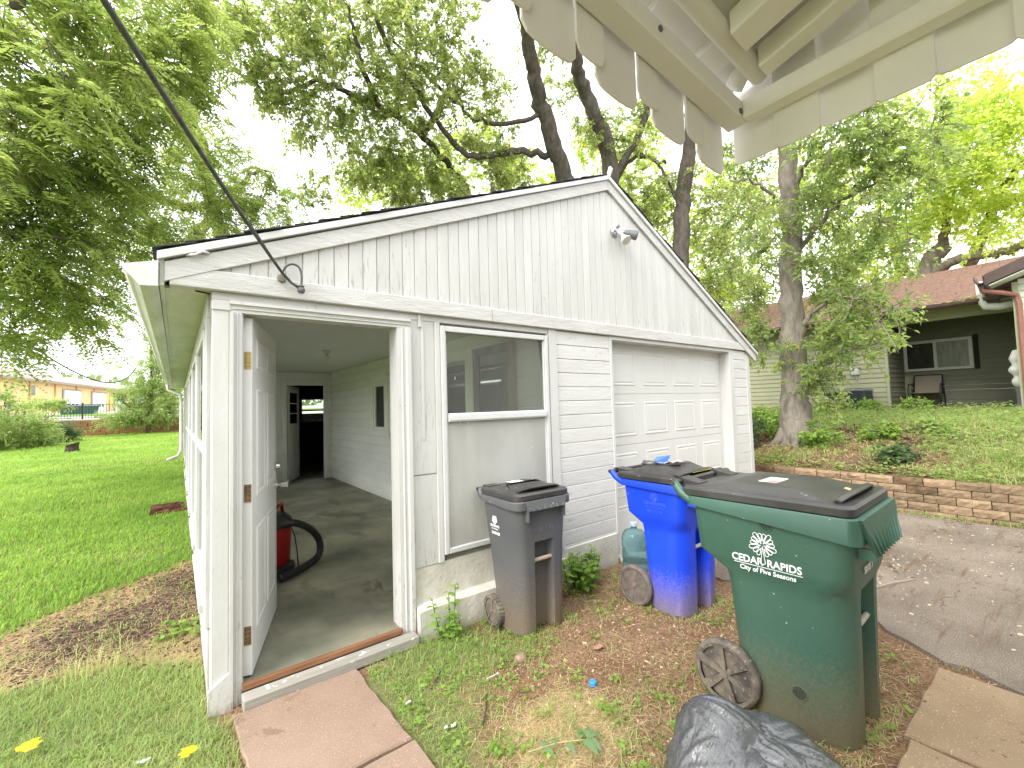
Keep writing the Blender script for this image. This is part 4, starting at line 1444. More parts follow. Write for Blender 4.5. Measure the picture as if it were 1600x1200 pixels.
for (y, z, w_, r_) in ((-0.045, 0.968, 0.3225, 0.030), (-0.135, 0.205, 0.283, 0.030)):
    mb = MB()
    mb.lathe([(r_ * 1.12, -w_ + 0.004), (r_ * 1.08, -w_ - 0.003), (r_ * 0.98, -w_ - 0.003), (r_ * 0.96, -w_ - 0.0005), (0, -w_ - 0.0005)], (0, y, z), 'x', 24)
    vent = xf(mb, GC, GY).build('vent', m_green_c, gcart)
    mb = MB()
    for i in range(-4, 5):
        for j in range(-4, 5):
            if math.hypot(i, j) < 4.3:
                yy, z2, s2 = y + i * r_ * 0.21, z + j * r_ * 0.21, r_ * 0.065
                mb.box(-w_ - 0.0025, -w_ - 0.0006, yy - s2, yy + s2, z2 - s2, z2 + s2)
    xf(mb, GC, GY).build('vent_hole', m_black, vent)
mb = MB().box(-0.12, 0.05, -0.03, 0.06, 1.1385, 1.1395)
st = xf(mb, GC, GY).build('sticker', m_sticker, gcart)
mb = MB().box(-0.115, -0.06, -0.028, 0.02, 1.1398, 1.1404)
xf(mb, GC, GY).build('sticker_print', m_stick_red, st)
mb = MB().hexa([(-0.06, -0.33, 1.128), (-0.02, -0.33, 1.128), (-0.02, -0.30, 1.137), (-0.06, -0.30, 1.137), (-0.06, -0.33, 1.130), (-0.02, -0.33, 1.130), (-0.02, -0.30, 1.139), (-0.06, -0.30, 1.139)])
xf(mb, GC, GY).build('sticker', M('tan_sticker', (0.50, 0.40, 0.22), None, 30), gcart)

RC, RY = (1.895, -0.335, -0.09), math.radians(-2.0)
rp_ = dict(rw=0.085, sec=[
    (0.000, 0.205, -0.180, 0.120, (0.085, 0.15), (0.07, 0.09), 0.075), (0.015, 0.212, -0.186, 0.128, (0.09, 0.155), (0.07, 0.09), 0.075),
    (0.300, 0.222, -0.190, 0.150, (0.09, 0.155), (0.06, 0.07), 0.075), (0.575, 0.230, -0.196, 0.175, (0.085, 0.15), (0.05, 0.05), 0.075),
    (0.605, 0.231, -0.197, 0.180, (0.085, 0.15), (0.04, 0.04), 0.03), (0.625, 0.232, -0.198, 0.182, (0.085, 0.15), (0.04, 0.04), 0.0),
    (0.840, 0.240, -0.205, 0.215, (0.07, 0.11), (0.04, 0.04), 0.0), (0.905, 0.242, -0.206, 0.220, (0.07, 0.11), (0.04, 0.04), 0.0)],
    rim=(0.915, 0.244, -0.212, 0.226), rimdrop=(0.040, 0.055), rcf=(0.06, 0.08), handle=(0.268, 0.945),
    lip=(0.915, 0.850, 0.185, 0.160, -0.236, -0.252), ribs=6, guss=0.075,
    lid=(0.920, 0.232, -0.205, 0.245, 0.075), wheel=(0.262, 0.105, 0.105, 0.05, 5), tread=True, bar=(-0.165, 0.49, 0.085), m_bar=m_bar_t)
rcart = cart('wheeled_cart', 'small grey wheeled cart with black lid, standing before the front window', 'trash cart', 'wheeled carts before the garage',
             RC, RY, rp_, m_grey_c, m_lid_c, m_wheel_c)
lettering('CEDAR RAPIDS', 0.023, rcart, RC, RY, 0.060, 0.703, 0.2405, m_white_ink, bold=0.0005, sx=0.75)
lettering('City of Five Seasons', 0.0115, rcart, RC, RY, 0.060, 0.687, 0.2395, m_white_ink, bold=0.0004, sx=0.9)
lettering('GARBAGE', 0.027, rcart, RC, RY, 0.052, 0.652, 0.2385, m_white_ink, bold=0.0009, sx=0.85)
mb = MB()
flower(mb, 0.2405, 0.060, 0.752, 0.030, 0.0030)
mb.lathe([(0.0, -0.2412), (0.016, -0.2412), (0.016, -0.2395)], (0, 0.060, 0.755), 'x', 12)
xf(mb, RC, RY).build('emblem', m_white_ink, rcart)
lettering('108 7 86', 0.05, rcart, RC, RY, -0.2035, 0.685, 0.0, m_grey_ink, face='front')
mb = MB().box(-0.10, 0.02, 0.045, 0.11, 0.9985, 0.9995)
xf(mb, RC, RY).build('sticker', m_sticker, rcart)

BC, BY = (2.985, -0.825, -0.105), math.radians(0.0)
bp_ = dict(rw=0.095, sec=[
    (0.000, 0.250, -0.235, 0.070, (0.14, 0.13), (0.10, 0.12), 0.09), (0.020, 0.262, -0.243, 0.078, (0.14, 0.13), (0.10, 0.12), 0.09),
    (0.300, 0.274, -0.248, 0.085, (0.14, 0.13), (0.09, 0.10), 0.09), (0.540, 0.278, -0.252, 0.092, (0.14, 0.13), (0.07, 0.07), 0.09),
    (0.600, 0.274, -0.254, 0.094, (0.14, 0.13), (0.06, 0.06), 0.04), (0.640, 0.276, -0.255, 0.096, (0.135, 0.125), (0.05, 0.05), 0.0),
    (0.685, 0.290, -0.266, 0.150, (0.09, 0.085), (0.04, 0.04), 0.0), (0.720, 0.294, -0.270, 0.205, (0.08, 0.075), (0.04, 0.04), 0.0),
    (0.900, 0.300, -0.282, 0.225, (0.07, 0.07), (0.04, 0.04), 0.0), (0.955, 0.302, -0.286, 0.230, (0.07, 0.07), (0.04, 0.04), 0.0)],
    rim=(0.970, 0.305, -0.298, 0.240), rimdrop=(0.040, 0.060), rcf=(0.06, 0.06), handle=(0.345, 1.018),
    lip=(0.968, 0.840, 0.295, 0.22, -0.322, -0.350), ribs=8, guss=0.02,
    lid=(0.980, 0.298, -0.285, 0.285, 0.100), wheel=(0.305, 0.160, 0.152, 0.05, 8), bar=(-0.215, 0.48, 0.10), m_bar=m_bar_w)
bcart = cart('wheeled_cart', 'bright blue wheeled cart with black lid, behind the green one', 'recycling cart', 'wheeled carts before the garage',
             BC, BY, bp_, m_blue_c, m_lid_c, m_wheel_b)
bw_ = 0.2985
lettering('CEDAR RAPIDS', 0.031, bcart, BC, BY, -0.055, 0.805, bw_, m_faint_ink, bold=0.0005, sx=0.92)
lettering('City of Five Seasons', 0.020, bcart, BC, BY, -0.055, 0.782, bw_ - 0.0005, m_faint_ink)
lettering('RECYCLE', 0.032, bcart, BC, BY, -0.055, 0.748, bw_ - 0.001, m_faint_ink)
mb = MB()
flower(mb, bw_ + 0.002, -0.055, 0.862, 0.036, 0.0016)
xf(mb, BC, BY).build('emblem', m_faint_ink, bcart)
mb = MB().hexa([(-0.10, -0.265, 1.043), (0.16, -0.265, 1.043), (0.16, -0.215, 1.057), (-0.10, -0.215, 1.057), (-0.10, -0.265, 1.045), (0.16, -0.265, 1.045), (0.16, -0.215, 1.059), (-0.10, -0.215, 1.059)])
xf(mb, BC, BY).build('sticker', m_stick_yel, bcart)

# odds and ends left on the blue lid
bx, by_, bz = BC[0], BC[1], BC[2]
t = thing('hand_trowel', 'black hand tool with a shiny rounded blade lying on the blue cart lid', 'garden tool', (bx - 0.17, by_ + 0.10, bz + 1.065))
mb = MB()
rings = []
for i in range(9):
    f = i / 8
    y = by_ + 0.12 - 0.11 * f
    wv = 0.045 * math.sin(math.pi * min(0.97, 0.16 + f * 0.8))
    rings.append([(bx - 0.16 + wv * math.cos(a), y, bz + 1.092 + 0.022 * math.sin(a)) for a in np.linspace(0, 2 * math.pi, 13)[:-1]])
mb.loft(rings)
mb.build('blade', M('dark_polished_tool', (0.05, 0.05, 0.05), (0.09, 0.09, 0.09), 10, (1, 1, 1), 0.25, 0.6), t, smooth=True)
MB().tube([(bx - 0.15, by_ + 0.015, bz + 1.088), (bx - 0.12, by_ - 0.06, bz + 1.086), (bx - 0.06, by_ - 0.14, bz + 1.088)], [0.012, 0.010, 0.013], 8).build('handle', m_black, t, smooth=True)
t = thing('plastic_scraper', 'small blue plastic flap sticking up from the blue cart lid', 'scraper', (bx - 0.08, by_ + 0.04, bz + 1.08))
MB().hexa([(bx - 0.13, by_ + 0.06, bz + 1.092), (bx - 0.05, by_ - 0.02, bz + 1.092), (bx - 0.045, by_ - 0.015, bz + 1.092), (bx - 0.125, by_ + 0.065, bz + 1.092),
           (bx - 0.09, by_ + 0.05, bz + 1.135), (bx - 0.02, by_ - 0.03, bz + 1.150), (bx - 0.015, by_ - 0.025, bz + 1.150), (bx - 0.085, by_ + 0.055, bz + 1.135)]).build('blade', M('mid_blue_plastic', (0.05, 0.14, 0.45), (0.04, 0.11, 0.38), 20, (1, 1, 1), 0.4, 0.4), t)
MB().tube([(bx - 0.05, by_ + 0.0, bz + 1.090), (bx + 0.02, by_ - 0.07, bz + 1.089)], 0.008, 8).build('handle', m_black, t)
t = thing('crumpled_wrapper', 'crumpled white and red paper scrap on the blue cart lid', 'litter', (bx, by_ - 0.02, bz + 1.085))
rw_ = random.Random(4)
mb = MB()
gv = {}
for i in range(8):
    for j in range(4):
        gv[(i, j)] = len(mb.V)
        mb.V.append((bx - 0.14 + 0.24 * i / 7 + rw_.uniform(-0.01, 0.01), by_ - 0.10 + 0.12 * j / 3 - 0.10 * i / 7 + 0.09, bz + 1.087 + rw_.uniform(0, 0.018)))
for i in range(7):
    for j in range(3):
        mb.F.append((gv[(i, j)], gv[(i + 1, j)], gv[(i + 1, j + 1)], gv[(i, j + 1)]))
        mb.mi.append(1 if (i + 2 * j) % 5 == 0 else 0)
mb.build('paper', [m_sticker, m_stick_red], t)

# ------------------------------------------------------------------ black bag of rubbish
def bag_mesh():
    r0 = random.Random(31)
    c = np.array([1.55, -2.04, 0.0])
    ax = [np.array(p) for p in ((-0.30, 0.16, 0.145), (-0.06, 0.22, 0.275), (0.08, 0.02, 0.24), (0.24, 0.05, 0.17), (0.33, -0.10, 0.10), (-0.26, -0.08, 0.16), (-0.02, -0.22, 0.19),
                                (0.22, -0.26, 0.08), (-0.34, 0.12, -0.10), (-0.24, 0.25, -0.10), (0.06, 0.27, -0.06), (0.32, 0.14, -0.11), (0.40, -0.12, -0.10), (0.30, -0.34, -0.12),
                                (-0.05, -0.36, -0.12), (-0.32, -0.25, -0.12))]
    nu, nv = 150, 90
    V = []
    for j in range(nv + 1):
        th = math.pi * j / nv
        for i in range(nu):
            ph = 2 * math.pi * i / nu
            d = np.array([math.sin(th) * math.cos(ph), math.sin(th) * math.sin(ph), math.cos(th)])
            s = [float(p @ d) for p in ax]
            m_ = max(s)
            soft = m_ + 0.016 * math.log(sum(math.exp((q - m_) / 0.016) for q in s))
            r = soft * 0.96
            # folds that run away from the corners
            best = int(np.argmax(s))
            p = ax[best] / np.linalg.norm(ax[best])
            u = np.cross(p, (0.31, 0.2, 0.93))
            u /= np.linalg.norm(u)
            v = np.cross(p, u)
            aa = math.atan2(float(d @ v), float(d @ u))
            dist = math.acos(max(-1, min(1, float(d @ p))))
            env = min(1, dist * 5) * math.exp(-dist * 1.3)
            fold = 0.0075 * env * (math.sin(aa * 11 + best * 2.1) + 0.7 * math.sin(aa * 23 + best * 1.3))
            nz = mnoise.noise(Vector(d * 3.0 + np.array([3.0, 1, 2])))
            nz2 = abs(mnoise.noise(Vector((d[0] * 4 + d[2] * 2, d[1] * 9, d[2] * 4))))
            r += fold + 0.006 * nz - 0.003 * nz2
            q = c + d * r * np.array([0.92, 0.95, 1.0])
            q[2] = max(q[2], -0.10)
            V.append(q)
    F = []
    for j in range(nv):
        for i in range(nu):
            F.append((j * nu + i, (j + 1) * nu + i, (j + 1) * nu + (i + 1) % nu, j * nu + (i + 1) % nu))
    return V, F


def bag_material():
    mt = bpy.data.materials.new('black_film')
    mt.use_nodes = True
    t = mt.node_tree
    b = t.nodes['Principled BSDF']
    geo = t.nodes.new('ShaderNodeNewGeometry').outputs['Position']
    b.inputs['Base Color'].default_value = (0.075, 0.075, 0.078, 1)
    b.inputs['Roughness'].default_value = 0.20
    b.inputs['Specular IOR Level'].default_value = 0.9
    b.inputs['Coat Weight'].default_value = 0.4
    b.inputs['Coat Roughness'].default_value = 0.15
    nz = noise(t, mapped(t, geo, (1, 2.6, 1.4)), 7, 3, 0.45, 2.2)
    nz2 = noise(t, mapped(t, geo, (6.0, 1.2, 1.5)), 13, 3, 0.5, 1.4)
    a = mix_node(t, 0.4, nz, nz2)
    bn = t.nodes.new('ShaderNodeBump')
    bn.inputs['Strength'].default_value = 0.38
    bn.inputs['Distance'].default_value = 0.035
    t.links.new(a, bn.inputs['Height'])
    t.links.new(bn.outputs[0], b.inputs['Normal'])
    return mt


tb = thing('trash_bag', 'stretched black plastic rubbish bag lying against the green cart wheel', 'trash bag', (1.66, -2.06, -0.1))
V, F = bag_mesh()
link('bag_film', to_mesh('bag_film', V, F, bag_material(), True), tb)

# ------------------------------------------------------------------ water jug behind the blue cart
def jug_material():
    mt = bpy.data.materials.new('pale_blue_bottle')
    mt.use_nodes = True
    t = mt.node_tree
    b = t.nodes['Principled BSDF']
    b.inputs['Base Color'].default_value = (0.24, 0.42, 0.46, 1)
    b.inputs['Roughness'].default_value = 0.12
    b.inputs['Transmission Weight'].default_value = 0.75
    b.inputs['IOR'].default_value = 1.25
    return mt


wj = thing('water_jug', 'pale blue see-through water jug between garage wall and blue cart', 'water jug', (2.86, -0.30, -0.1))
jx, jy = 3.29, -0.22
mb = MB()
mb.lathe([(0.0, -0.095), (0.115, -0.095), (0.115, -0.085), (0.118, -0.03), (0.112, -0.02), (0.112, -0.008), (0.118, 0.002), (0.118, 0.08), (0.112, 0.09), (0.112, 0.102), (0.118, 0.112),
          (0.118, 0.20), (0.106, 0.235), (0.085, 0.262), (0.036, 0.275), (0.028, 0.285), (0.028, 0.305), (0.0, 0.307)], (jx, jy, 0), 'z', 32)
mb.build('bottle', jug_material(), wj, smooth=True, sharp=50)
MB().lathe([(0.0, 0.336), (0.030, 0.336), (0.031, 0.305), (0.029, 0.305)], (jx, jy, 0), 'z', 20).build('cap', M('pale_cap', (0.45, 0.62, 0.66), None, 20, rough=0.4), wj)

# ------------------------------------------------------------------ wet vacuum inside the doorway
m_redp = M('red_plastic', (0.36, 0.014, 0.014), (0.30, 0.012, 0.012), 8, (1, 1, 1), 0.4, 0.4)
m_blackp = M('black_plastic', (0.018, 0.018, 0.018), (0.03, 0.03, 0.03), 12, (1, 1, 1), 0.5, 0.4)
vx, vy = 0.545, 1.70
va = thing('shop_vacuum', 'red and black wet vacuum with a thick black hose, half hidden behind the open door', 'vacuum cleaner', (vx, vy, 0))
MB().lathe([(0.0, 0.10), (0.135, 0.10), (0.150, 0.12), (0.165, 0.42), (0.168, 0.43), (0.0, 0.43)], (vx, vy, 0), 'z', 28).build('tank', m_redp, va, smooth=True, sharp=40)
MB().lathe([(0.0, 0.431), (0.172, 0.431), (0.176, 0.45), (0.165, 0.50), (0.12, 0.545), (0.0, 0.55)], (vx, vy, 0), 'z', 28).build('motor_lid', m_blackp, va, smooth=True, sharp=40)
MB().tube([(vx - 0.02, vy - 0.10, 0.54), (vx + 0.02, vy - 0.10, 0.62), (vx + 0.08, vy + 0.0, 0.63), (vx + 0.10, vy + 0.06, 0.53)], 0.016, 10).build('carry_handle', m_redp, va, smooth=True)
MB().lathe([(0.0, 0.045), (0.19, 0.045), (0.19, 0.085), (0.14, 0.099), (0.0, 0.099)], (vx, vy, 0), 'z', 28).build('base', m_blackp, va, smooth=True, sharp=40)
for k in range(4):
    a = math.pi / 4 + k * math.pi / 2
    MB().lathe([(0.0, -0.014), (0.030, -0.014), (0.034, -0.008), (0.034, 0.008), (0.030, 0.014), (0.0, 0.014)], (vx + 0.185 * math.cos(a), vy + 0.185 * math.sin(a), 0.035), 'y', 16).build('caster', m_blackp, va, smooth=True, sharp=40)
hp = []
P0 = [np.array(p) for p in ((vx + 0.05, vy - 0.14, 0.47), (vx + 0.16, vy - 0.16, 0.47), (vx + 0.30, vy - 0.10, 0.38), (vx + 0.40, vy - 0.02, 0.24), (vx + 0.40, vy - 0.02, 0.10), (vx + 0.28, vy - 0.10, 0.05), (vx + 0.12, vy - 0.22, 0.045), (vx + 0.02, vy - 0.28, 0.045))]
for i in range(len(P0) - 1):
    a0, a1, a2, a3 = P0[max(i - 1, 0)], P0[i], P0[i + 1], P0[min(i + 2, len(P0) - 1)]
    for k in range(14):
        f = k / 14
        hp.append(0.5 * ((2 * a1) + (-a0 + a2) * f + (2 * a0 - 5 * a1 + 4 * a2 - a3) * f * f + (-a0 + 3 * a1 - 3 * a2 + a3) * f ** 3))
hp.append(P0[-1])
MB().tube(hp, [0.034 if i % 2 else 0.029 for i in range(len(hp))], 12).build('hose', m_blackp, va, smooth=True)
MB().tube([(vx + 0.13, vy - 0.10, 0.45), (vx + 0.17, vy - 0.10, 0.35), (vx + 0.19, vy - 0.11, 0.20), (vx + 0.20, vy - 0.12, 0.02), (vx + 0.26, vy - 0.05, 0.006)], 0.006, 6).build('power_lead', m_blackp, va)

# ------------------------------------------------------------------ fixtures
cl = thing('ceiling_lamp', 'bare white lampholder with bulb on the side room ceiling', 'lamp', (1.53, 3.61, 2.333))
MB().lathe([(0.0, 0.0), (0.062, 0.0), (0.066, -0.008), (0.045, -0.028), (0.030, -0.045), (0.0, -0.046)], (1.53, 3.61, 2.332), 'z', 24).build('lampholder', M('white_ceramic', (0.72, 0.72, 0.69), None, 10, rough=0.35), cl, smooth=True, sharp=40)
MB().lathe([(0.018, -0.046), (0.022, -0.062), (0.033, -0.085), (0.033, -0.10), (0.022, -0.122), (0.0, -0.130)], (1.53, 3.61, 2.332), 'z', 20).build('bulb', M('frosted_bulb', (0.75, 0.75, 0.72), None, 10, rough=0.2), cl, smooth=True)

fx, fz = 3.43, 3.235
fl_ = thing('flood_light', 'silver twin floodlight fitting with one bulb on the gable boards', 'flood light', (fx, -0.03, fz))
m_silver = M('dull_silver', (0.50, 0.51, 0.50), (0.36, 0.37, 0.37), 14, (1, 1, 1), 0.32, 0.5, metal=0.8)
m_dgrey = M('dark_grey_metal', (0.13, 0.14, 0.145), (0.09, 0.095, 0.10), 14, (1, 1, 1), 0.45, 0.4)
MB().lathe([(0.0, -0.030), (0.040, -0.028), (0.056, -0.012), (0.056, 0.004)], (fx, -0.023, fz), 'y', 24).build('base', m_silver, fl_, smooth=True, sharp=40)
for (sx, ex) in ((-1, (-0.005, -0.115, -0.13)), (1, (0.12, -0.13, -0.055))):
    a0 = np.array([fx + 0.012 * sx, -0.052, fz + 0.01])
    a1 = a0 + np.array([0.012 * sx, -0.025, -0.02])
    dv = np.array(ex)
    MB().tube([a0, a1, a1 + dv * 0.35], [0.010, 0.012, 0.022], 12).build('arm', m_silver, fl_, smooth=True)
    if sx < 0:
        MB().tube([a1 + dv * 0.30, a1 + dv * 0.62, a1 + dv * 0.64], [0.024, 0.030, 0.022], 16).build('lamp_holder', m_silver, fl_, smooth=True, sharp=40)
        MB().tube([a1 + dv * 0.60, a1 + dv * 0.78, a1 + dv * 1.02, a1 + dv * 1.07, a1 + dv * 1.075], [0.022, 0.034, 0.052, 0.050, 0.002], 20).build('bulb', M('reflector_bulb', (0.62, 0.61, 0.55), (0.52, 0.51, 0.46), 20, rough=0.18, spec=0.6), fl_, smooth=True, sharp=50)
    else:
        MB().tube([a1 + dv * 0.25, a1 + dv * 0.55, a1 + dv * 0.95, a1 + dv * 1.0], [0.028, 0.042, 0.050, 0.030], 16).build('lamp_holder', m_dgrey, fl_, smooth=True, sharp=40)
MB().tube([(fx + 0.02, -0.05, fz + 0.045), (fx + 0.035, -0.06, fz + 0.065)], [0.012, 0.014], 8).build('sensor', m_dgrey, fl_)

m_wire = M('weathered_cable', (0.055, 0.058, 0.056), (0.10, 0.105, 0.10), 30, (1, 1, 1), 0.6, 0.3, 0.3, 120)
pc = thing('service_cable', 'grey overhead service cable that runs from the house down to the gable', 'cable', (0.43, -0.08, 2.20))
pts = []
A, B = np.array([0.425, -0.10, 2.200]), np.array([-0.62, -2.35, 2.56])
A2 = np.array([0.330, -0.085, 2.285])
for i in range(30):
    f = i / 29
    p = A2 + (B - A2) * f
    p[2] -= 0.16 * f * (1 - f)
    pts.append(p)
MB().tube([A + np.array([0.0, 0.0, 0.0]), A + (A2 - A) * 0.5 + np.array([0, 0, -0.012])] + pts, 0.0085, 8).build('cable', m_wire, pc, smooth=True)
MB().tube([A2 + (B - A2) * 0.004, A2 + (B - A2) * 0.25 + np.array([0.006, 0, -0.022])], 0.004, 6).build('tie_wire', m_wire, pc)
ly = [(0.335, -0.047, 2.262), (0.335, -0.060, 2.285), (0.350, -0.075, 2.325), (0.385, -0.085, 2.345), (0.420, -0.088, 2.330), (0.432, -0.092, 2.280), (0.430, -0.098, 2.215)]
MB().tube(smooth_path(ly), 0.006, 8).build('loop', m_wire, pc, smooth=True)
MB().lathe([(0.0, -0.022), (0.014, -0.022), (0.022, -0.012), (0.022, 0.004), (0.014, 0.012), (0.019, 0.018), (0.012, 0.026), (0.0, 0.026)], (0.428, -0.098, 2.197), 'z', 16).build('insulator', M('grey_insulator', (0.16, 0.155, 0.15), (0.08, 0.08, 0.08), 60, rough=0.5), pc, smooth=True, sharp=50)
MB().lathe([(0.0, -0.028), (0.022, -0.026), (0.026, 0.0)], (0.335, -0.043, 2.262), 'y', 12).build('bracket', M('rusty_bracket', (0.28, 0.26, 0.22), (0.18, 0.16, 0.13), 40, rough=0.6), pc)
ck = thing('wall_hook', 'little white painted cleat at the left end of the rake board', 'hook', (-0.08, -0.05, 2.33))
MB().tube([(-0.115, -0.047, 2.315), (-0.075, -0.075, 2.318), (-0.05, -0.078, 2.338), (-0.02, -0.050, 2.345)], 0.008, 8).build('cleat', m_trim, ck, smooth=True)

# old mirror frame hung on the room's right wall
mi = thing('wall_mirror', 'tall old mirror in a weathered grey wood frame, seen through the front window', 'mirror', (2.6, 1.0, 0.95))
for (a, b2, c_, d, mt) in ((0.62, 0.70, 0.95, 2.13, m_framewood2), (1.29, 1.37, 0.95, 2.13, m_framewood), (0.701, 1.289, 2.05, 2.13, m_framewood), (0.701, 1.289, 0.95, 1.02, m_framewood2)):
    slab('frame', 2.545, 2.5985, a, b2, c_, d, mt, mi, 0.005)
slab('mirror_glass', 2.572, 2.580, 0.701, 1.289, 1.021, 2.049, m_mirror, mi, 0.0005)
# ------------------------------------------------------------------ awning of the house, over the photographer
m_awn = M('awning_paint', (0.80, 0.775, 0.75), (0.73, 0.70, 0.68), 4, (1, 1, 1), 0.5, 0.35, 0.10, 60, 0.03,
          speck=((0.30, 0.28, 0.25), 0.755, 26))
AW = thing('awning', 'white stepped metal awning with scalloped valance, overhead in the top right corner', 'awning', (0.95, -2.36, 2.1))


def valance(u0, u1, z0, z1, n0, n1, axis, scallop, name='valance_panel'):
    """hanging strip; its lower end is cut in a shallow curve"""
    n = 10
    P = []
    for i in range(n + 1):
        f = i / n
        if scallop == 'round':
            dz = 0.015 * (1 - abs(2 * f - 1) ** 9) + 0.005 * math.sin(f * math.pi)
        else:
            dz = 0.010 * (1 - abs(2 * f - 1) ** 8)
        P.append((u0 + (u1 - u0) * f, z0 + 0.03 - dz))
    P += [(u1, z1), (u0, z1)]
    mb = MB()
    if axis == 'y':
        mb.prism(P, 'y', n0, n1)
    else:
        mb.prism(P, 'x', n0, n1)
    return mb.build(name, m_awn, AW, bevel=0.002)


YV, XV = -2.340, 0.985
x = 0.965
k = 0
while x > -1.3:
    valance(x - 0.128, x, 2.035, 2.232, YV, YV + 0.006, 'y', 'round')
    valance(x - 0.186, x - 0.110, 2.062, 2.198, YV - 0.009, YV - 0.0035, 'y', 'round', 'valance_cap')
    x -= 0.180
    k += 1
y = -2.352
while y > -4.6:
    valance(y - 0.112, y, 2.058, 2.30 + 0.2604 * (-2.36 - y + 0.112), XV + 0.012, XV + 0.018, 'x', 'flat')
    valance(y - 0.196, y - 0.104, 2.048, 2.30 + 0.2604 * (-2.36 - y + 0.196), XV - 0.004, XV + 0.002, 'x', 'flat')
    y -= 0.188
# frame rails
MB().cbox(-1.6, 0.972, YV - 0.062, YV - 0.0105, 2.158, 2.204, 0.004).build('rail', m_awn, AW)
MB().cbox(XV - 0.048, XV - 0.006, -4.6, YV - 0.0625, 2.156, 2.202, 0.004).build('rail', m_awn, AW)
# stepped roof pans that rise towards the house
x = 0.981
k = 0
while x > -1.6:
    z0, zs = 2.262, 0.42
    for (xa, xb, dz) in ((x - 0.128, x, 0.0), (x - 0.186, x - 0.110, -0.020)):
        ya, yb = YV - 0.02, -4.7
        xa2 = xa
        mb = MB()
        n = 6
        rg_ = [(xa + (xb - xa) * i / n, ya + 0.010 * (1 - (2 * i / n - 1) ** 2)) for i in range(n + 1)]
        V = [(u, v, z0 + dz) for u, v in rg_] + [(u, yb, z0 + dz + zs * (ya - yb) / 1.0 * 0.62) for u, v in rg_]
        V += [(a, b2, c_ + (0.004 if dz == 0 else 0.023)) for a, b2, c_ in V]
        N = n + 1
        F = []
        for i in range(n):
            F += [(i, i + 1, N + i + 1, N + i), (2 * N + i, 3 * N + i, 3 * N + i + 1, 2 * N + i + 1), (i, 2 * N + i, 2 * N + i + 1, i + 1)]
        F += [(0, N, 3 * N, 2 * N), (n, 2 * N + n, 3 * N + n, N + n)]
        mb.add(V, F)
        mb.build('roof_pan', m_awn, AW)
    x -= 0.180
MB().tube([(-1.6, YV - 0.100, 2.248), (0.955, YV - 0.100, 2.248)], 0.021, 14).build('cross_bar', m_awn, AW, smooth=True, sharp=40)
MB().tube([(0.93, YV - 0.05, 2.235), (0.93, YV - 0.10, 2.30), (0.74, -2.62, 2.50), (0.25, -3.6, 3.1)], 0.022, 10).build('hip_tube', m_awn, AW, smooth=True)
MB().tube([(0.955, -2.42, 2.34), (0.955, -4.6, 2.96)], 0.020, 10).build('side_tube', m_awn, AW, smooth=True)
for xx, wv in ((0.885, 0.045), (0.755, 0.07), (0.42, 0.05), (-0.1, 0.05), (-0.7, 0.05)):
    ya, yb2 = YV - 0.125, -4.6
    za_, zb_ = 2.262 + 0.2604 * (YV - 0.02 - ya), 2.262 + 0.2604 * (YV - 0.02 - yb2)
    MB().hexa([(xx, ya, za_ - 0.075), (xx + wv, ya, za_ - 0.075), (xx + wv, yb2, zb_ - 0.075), (xx, yb2, zb_ - 0.075),
               (xx, ya, za_ - 0.024), (xx + wv, ya, za_ - 0.024), (xx + wv, yb2, zb_ - 0.024), (xx, yb2, zb_ - 0.024)]).build('rafter', m_awn, AW, bevel=0.004)
# bolts
for (xx, zz) in ((0.93, 2.16), (0.6, 2.17), (0.2, 2.17)):
    MB().lathe([(0.0, -0.066), (0.006, -0.066), (0.006, -0.06)], (xx, YV, zz + 0.01), 'y', 8).build('bolt', m_dgrey, AW)

for o in list(AW.children):                             # the front eave rises a little towards the left
    for v in o.data.vertices:
        v.co.z += 0.075 * max(0.0, 0.965 - v.co.x)
    o.data.update()
# ------------------------------------------------------------------ block wall below the bank
m_block = M('tan_split_block', (0.32, 0.230, 0.145), (0.24, 0.170, 0.108), 9, (1, 1, 1), 0.92, 0.12, 1.0, 38, 0.24,
            peel=((0.12, 0.085, 0.055), 0.62, 5.0, (1, 1, 1)), speck=((0.42, 0.33, 0.23), 0.66, 60))
m_block_d = M('dark_split_block', (0.10, 0.072, 0.045), (0.20, 0.135, 0.080), 9, (1, 1, 1), 0.92, 0.12, 1.0, 38, 0.1)
RW = thing('retaining_wall', 'low wall of tan split concrete blocks along the drive', 'retaining wall', (7.6, -1.0, -0.1))


def block_mesh(ln, seed, mt):
    r = random.Random(seed)
    n = 7
    mb = MB()
    rings = []
    for i in range(n + 1):
        y = -ln / 2 + ln * i / n
        e = 1.0 if 0 < i < n else 0.0
        bul = -0.012 * e
        j = lambda: r.uniform(-0.006, 0.006)
        rings.append([(0.11, y, -0.048), (0.11, y, 0.048), (0.02, y, 0.049), (bul * 0.5 + j(), y, 0.047 - 0.004 * (1 - e)), (bul + j() - 0.004, y, 0.016 + j()), (bul + j(), y, -0.018 + j()), (bul * 0.4 + j(), y, -0.047 + 0.004 * (1 - e)), (0.02, y, -0.048)])
    mb.loft(rings)
    return to_mesh('block', mb.V, mb.F, mt)


bm_ = [block_mesh(0.290, s, m_block) for s in range(6)] + [block_mesh(0.290, 77, m_block_d)]
rb = random.Random(12)
for row in range(5):
    zc = -0.145 + 0.1015 * row + 0.05
    y = -6.2 + (0.15 if row % 2 else 0.0) + rb.uniform(-0.02, 0.02)
    while y < 9.5:
        which = rb.randrange(6)
        if abs(y + 1.62) < 0.16 and row == 3:
            which = 6
        if rb.random() < 0.05:
            which = 6
        o = link('block', bm_[which], RW, (7.545 + 0.012 * row + rb.uniform(-0.008, 0.008), y, zc))
        o.rotation_euler = (0, rb.uniform(-0.01, 0.01), rb.uniform(-0.03, 0.03) + (math.pi if False else 0))
        y += 0.300
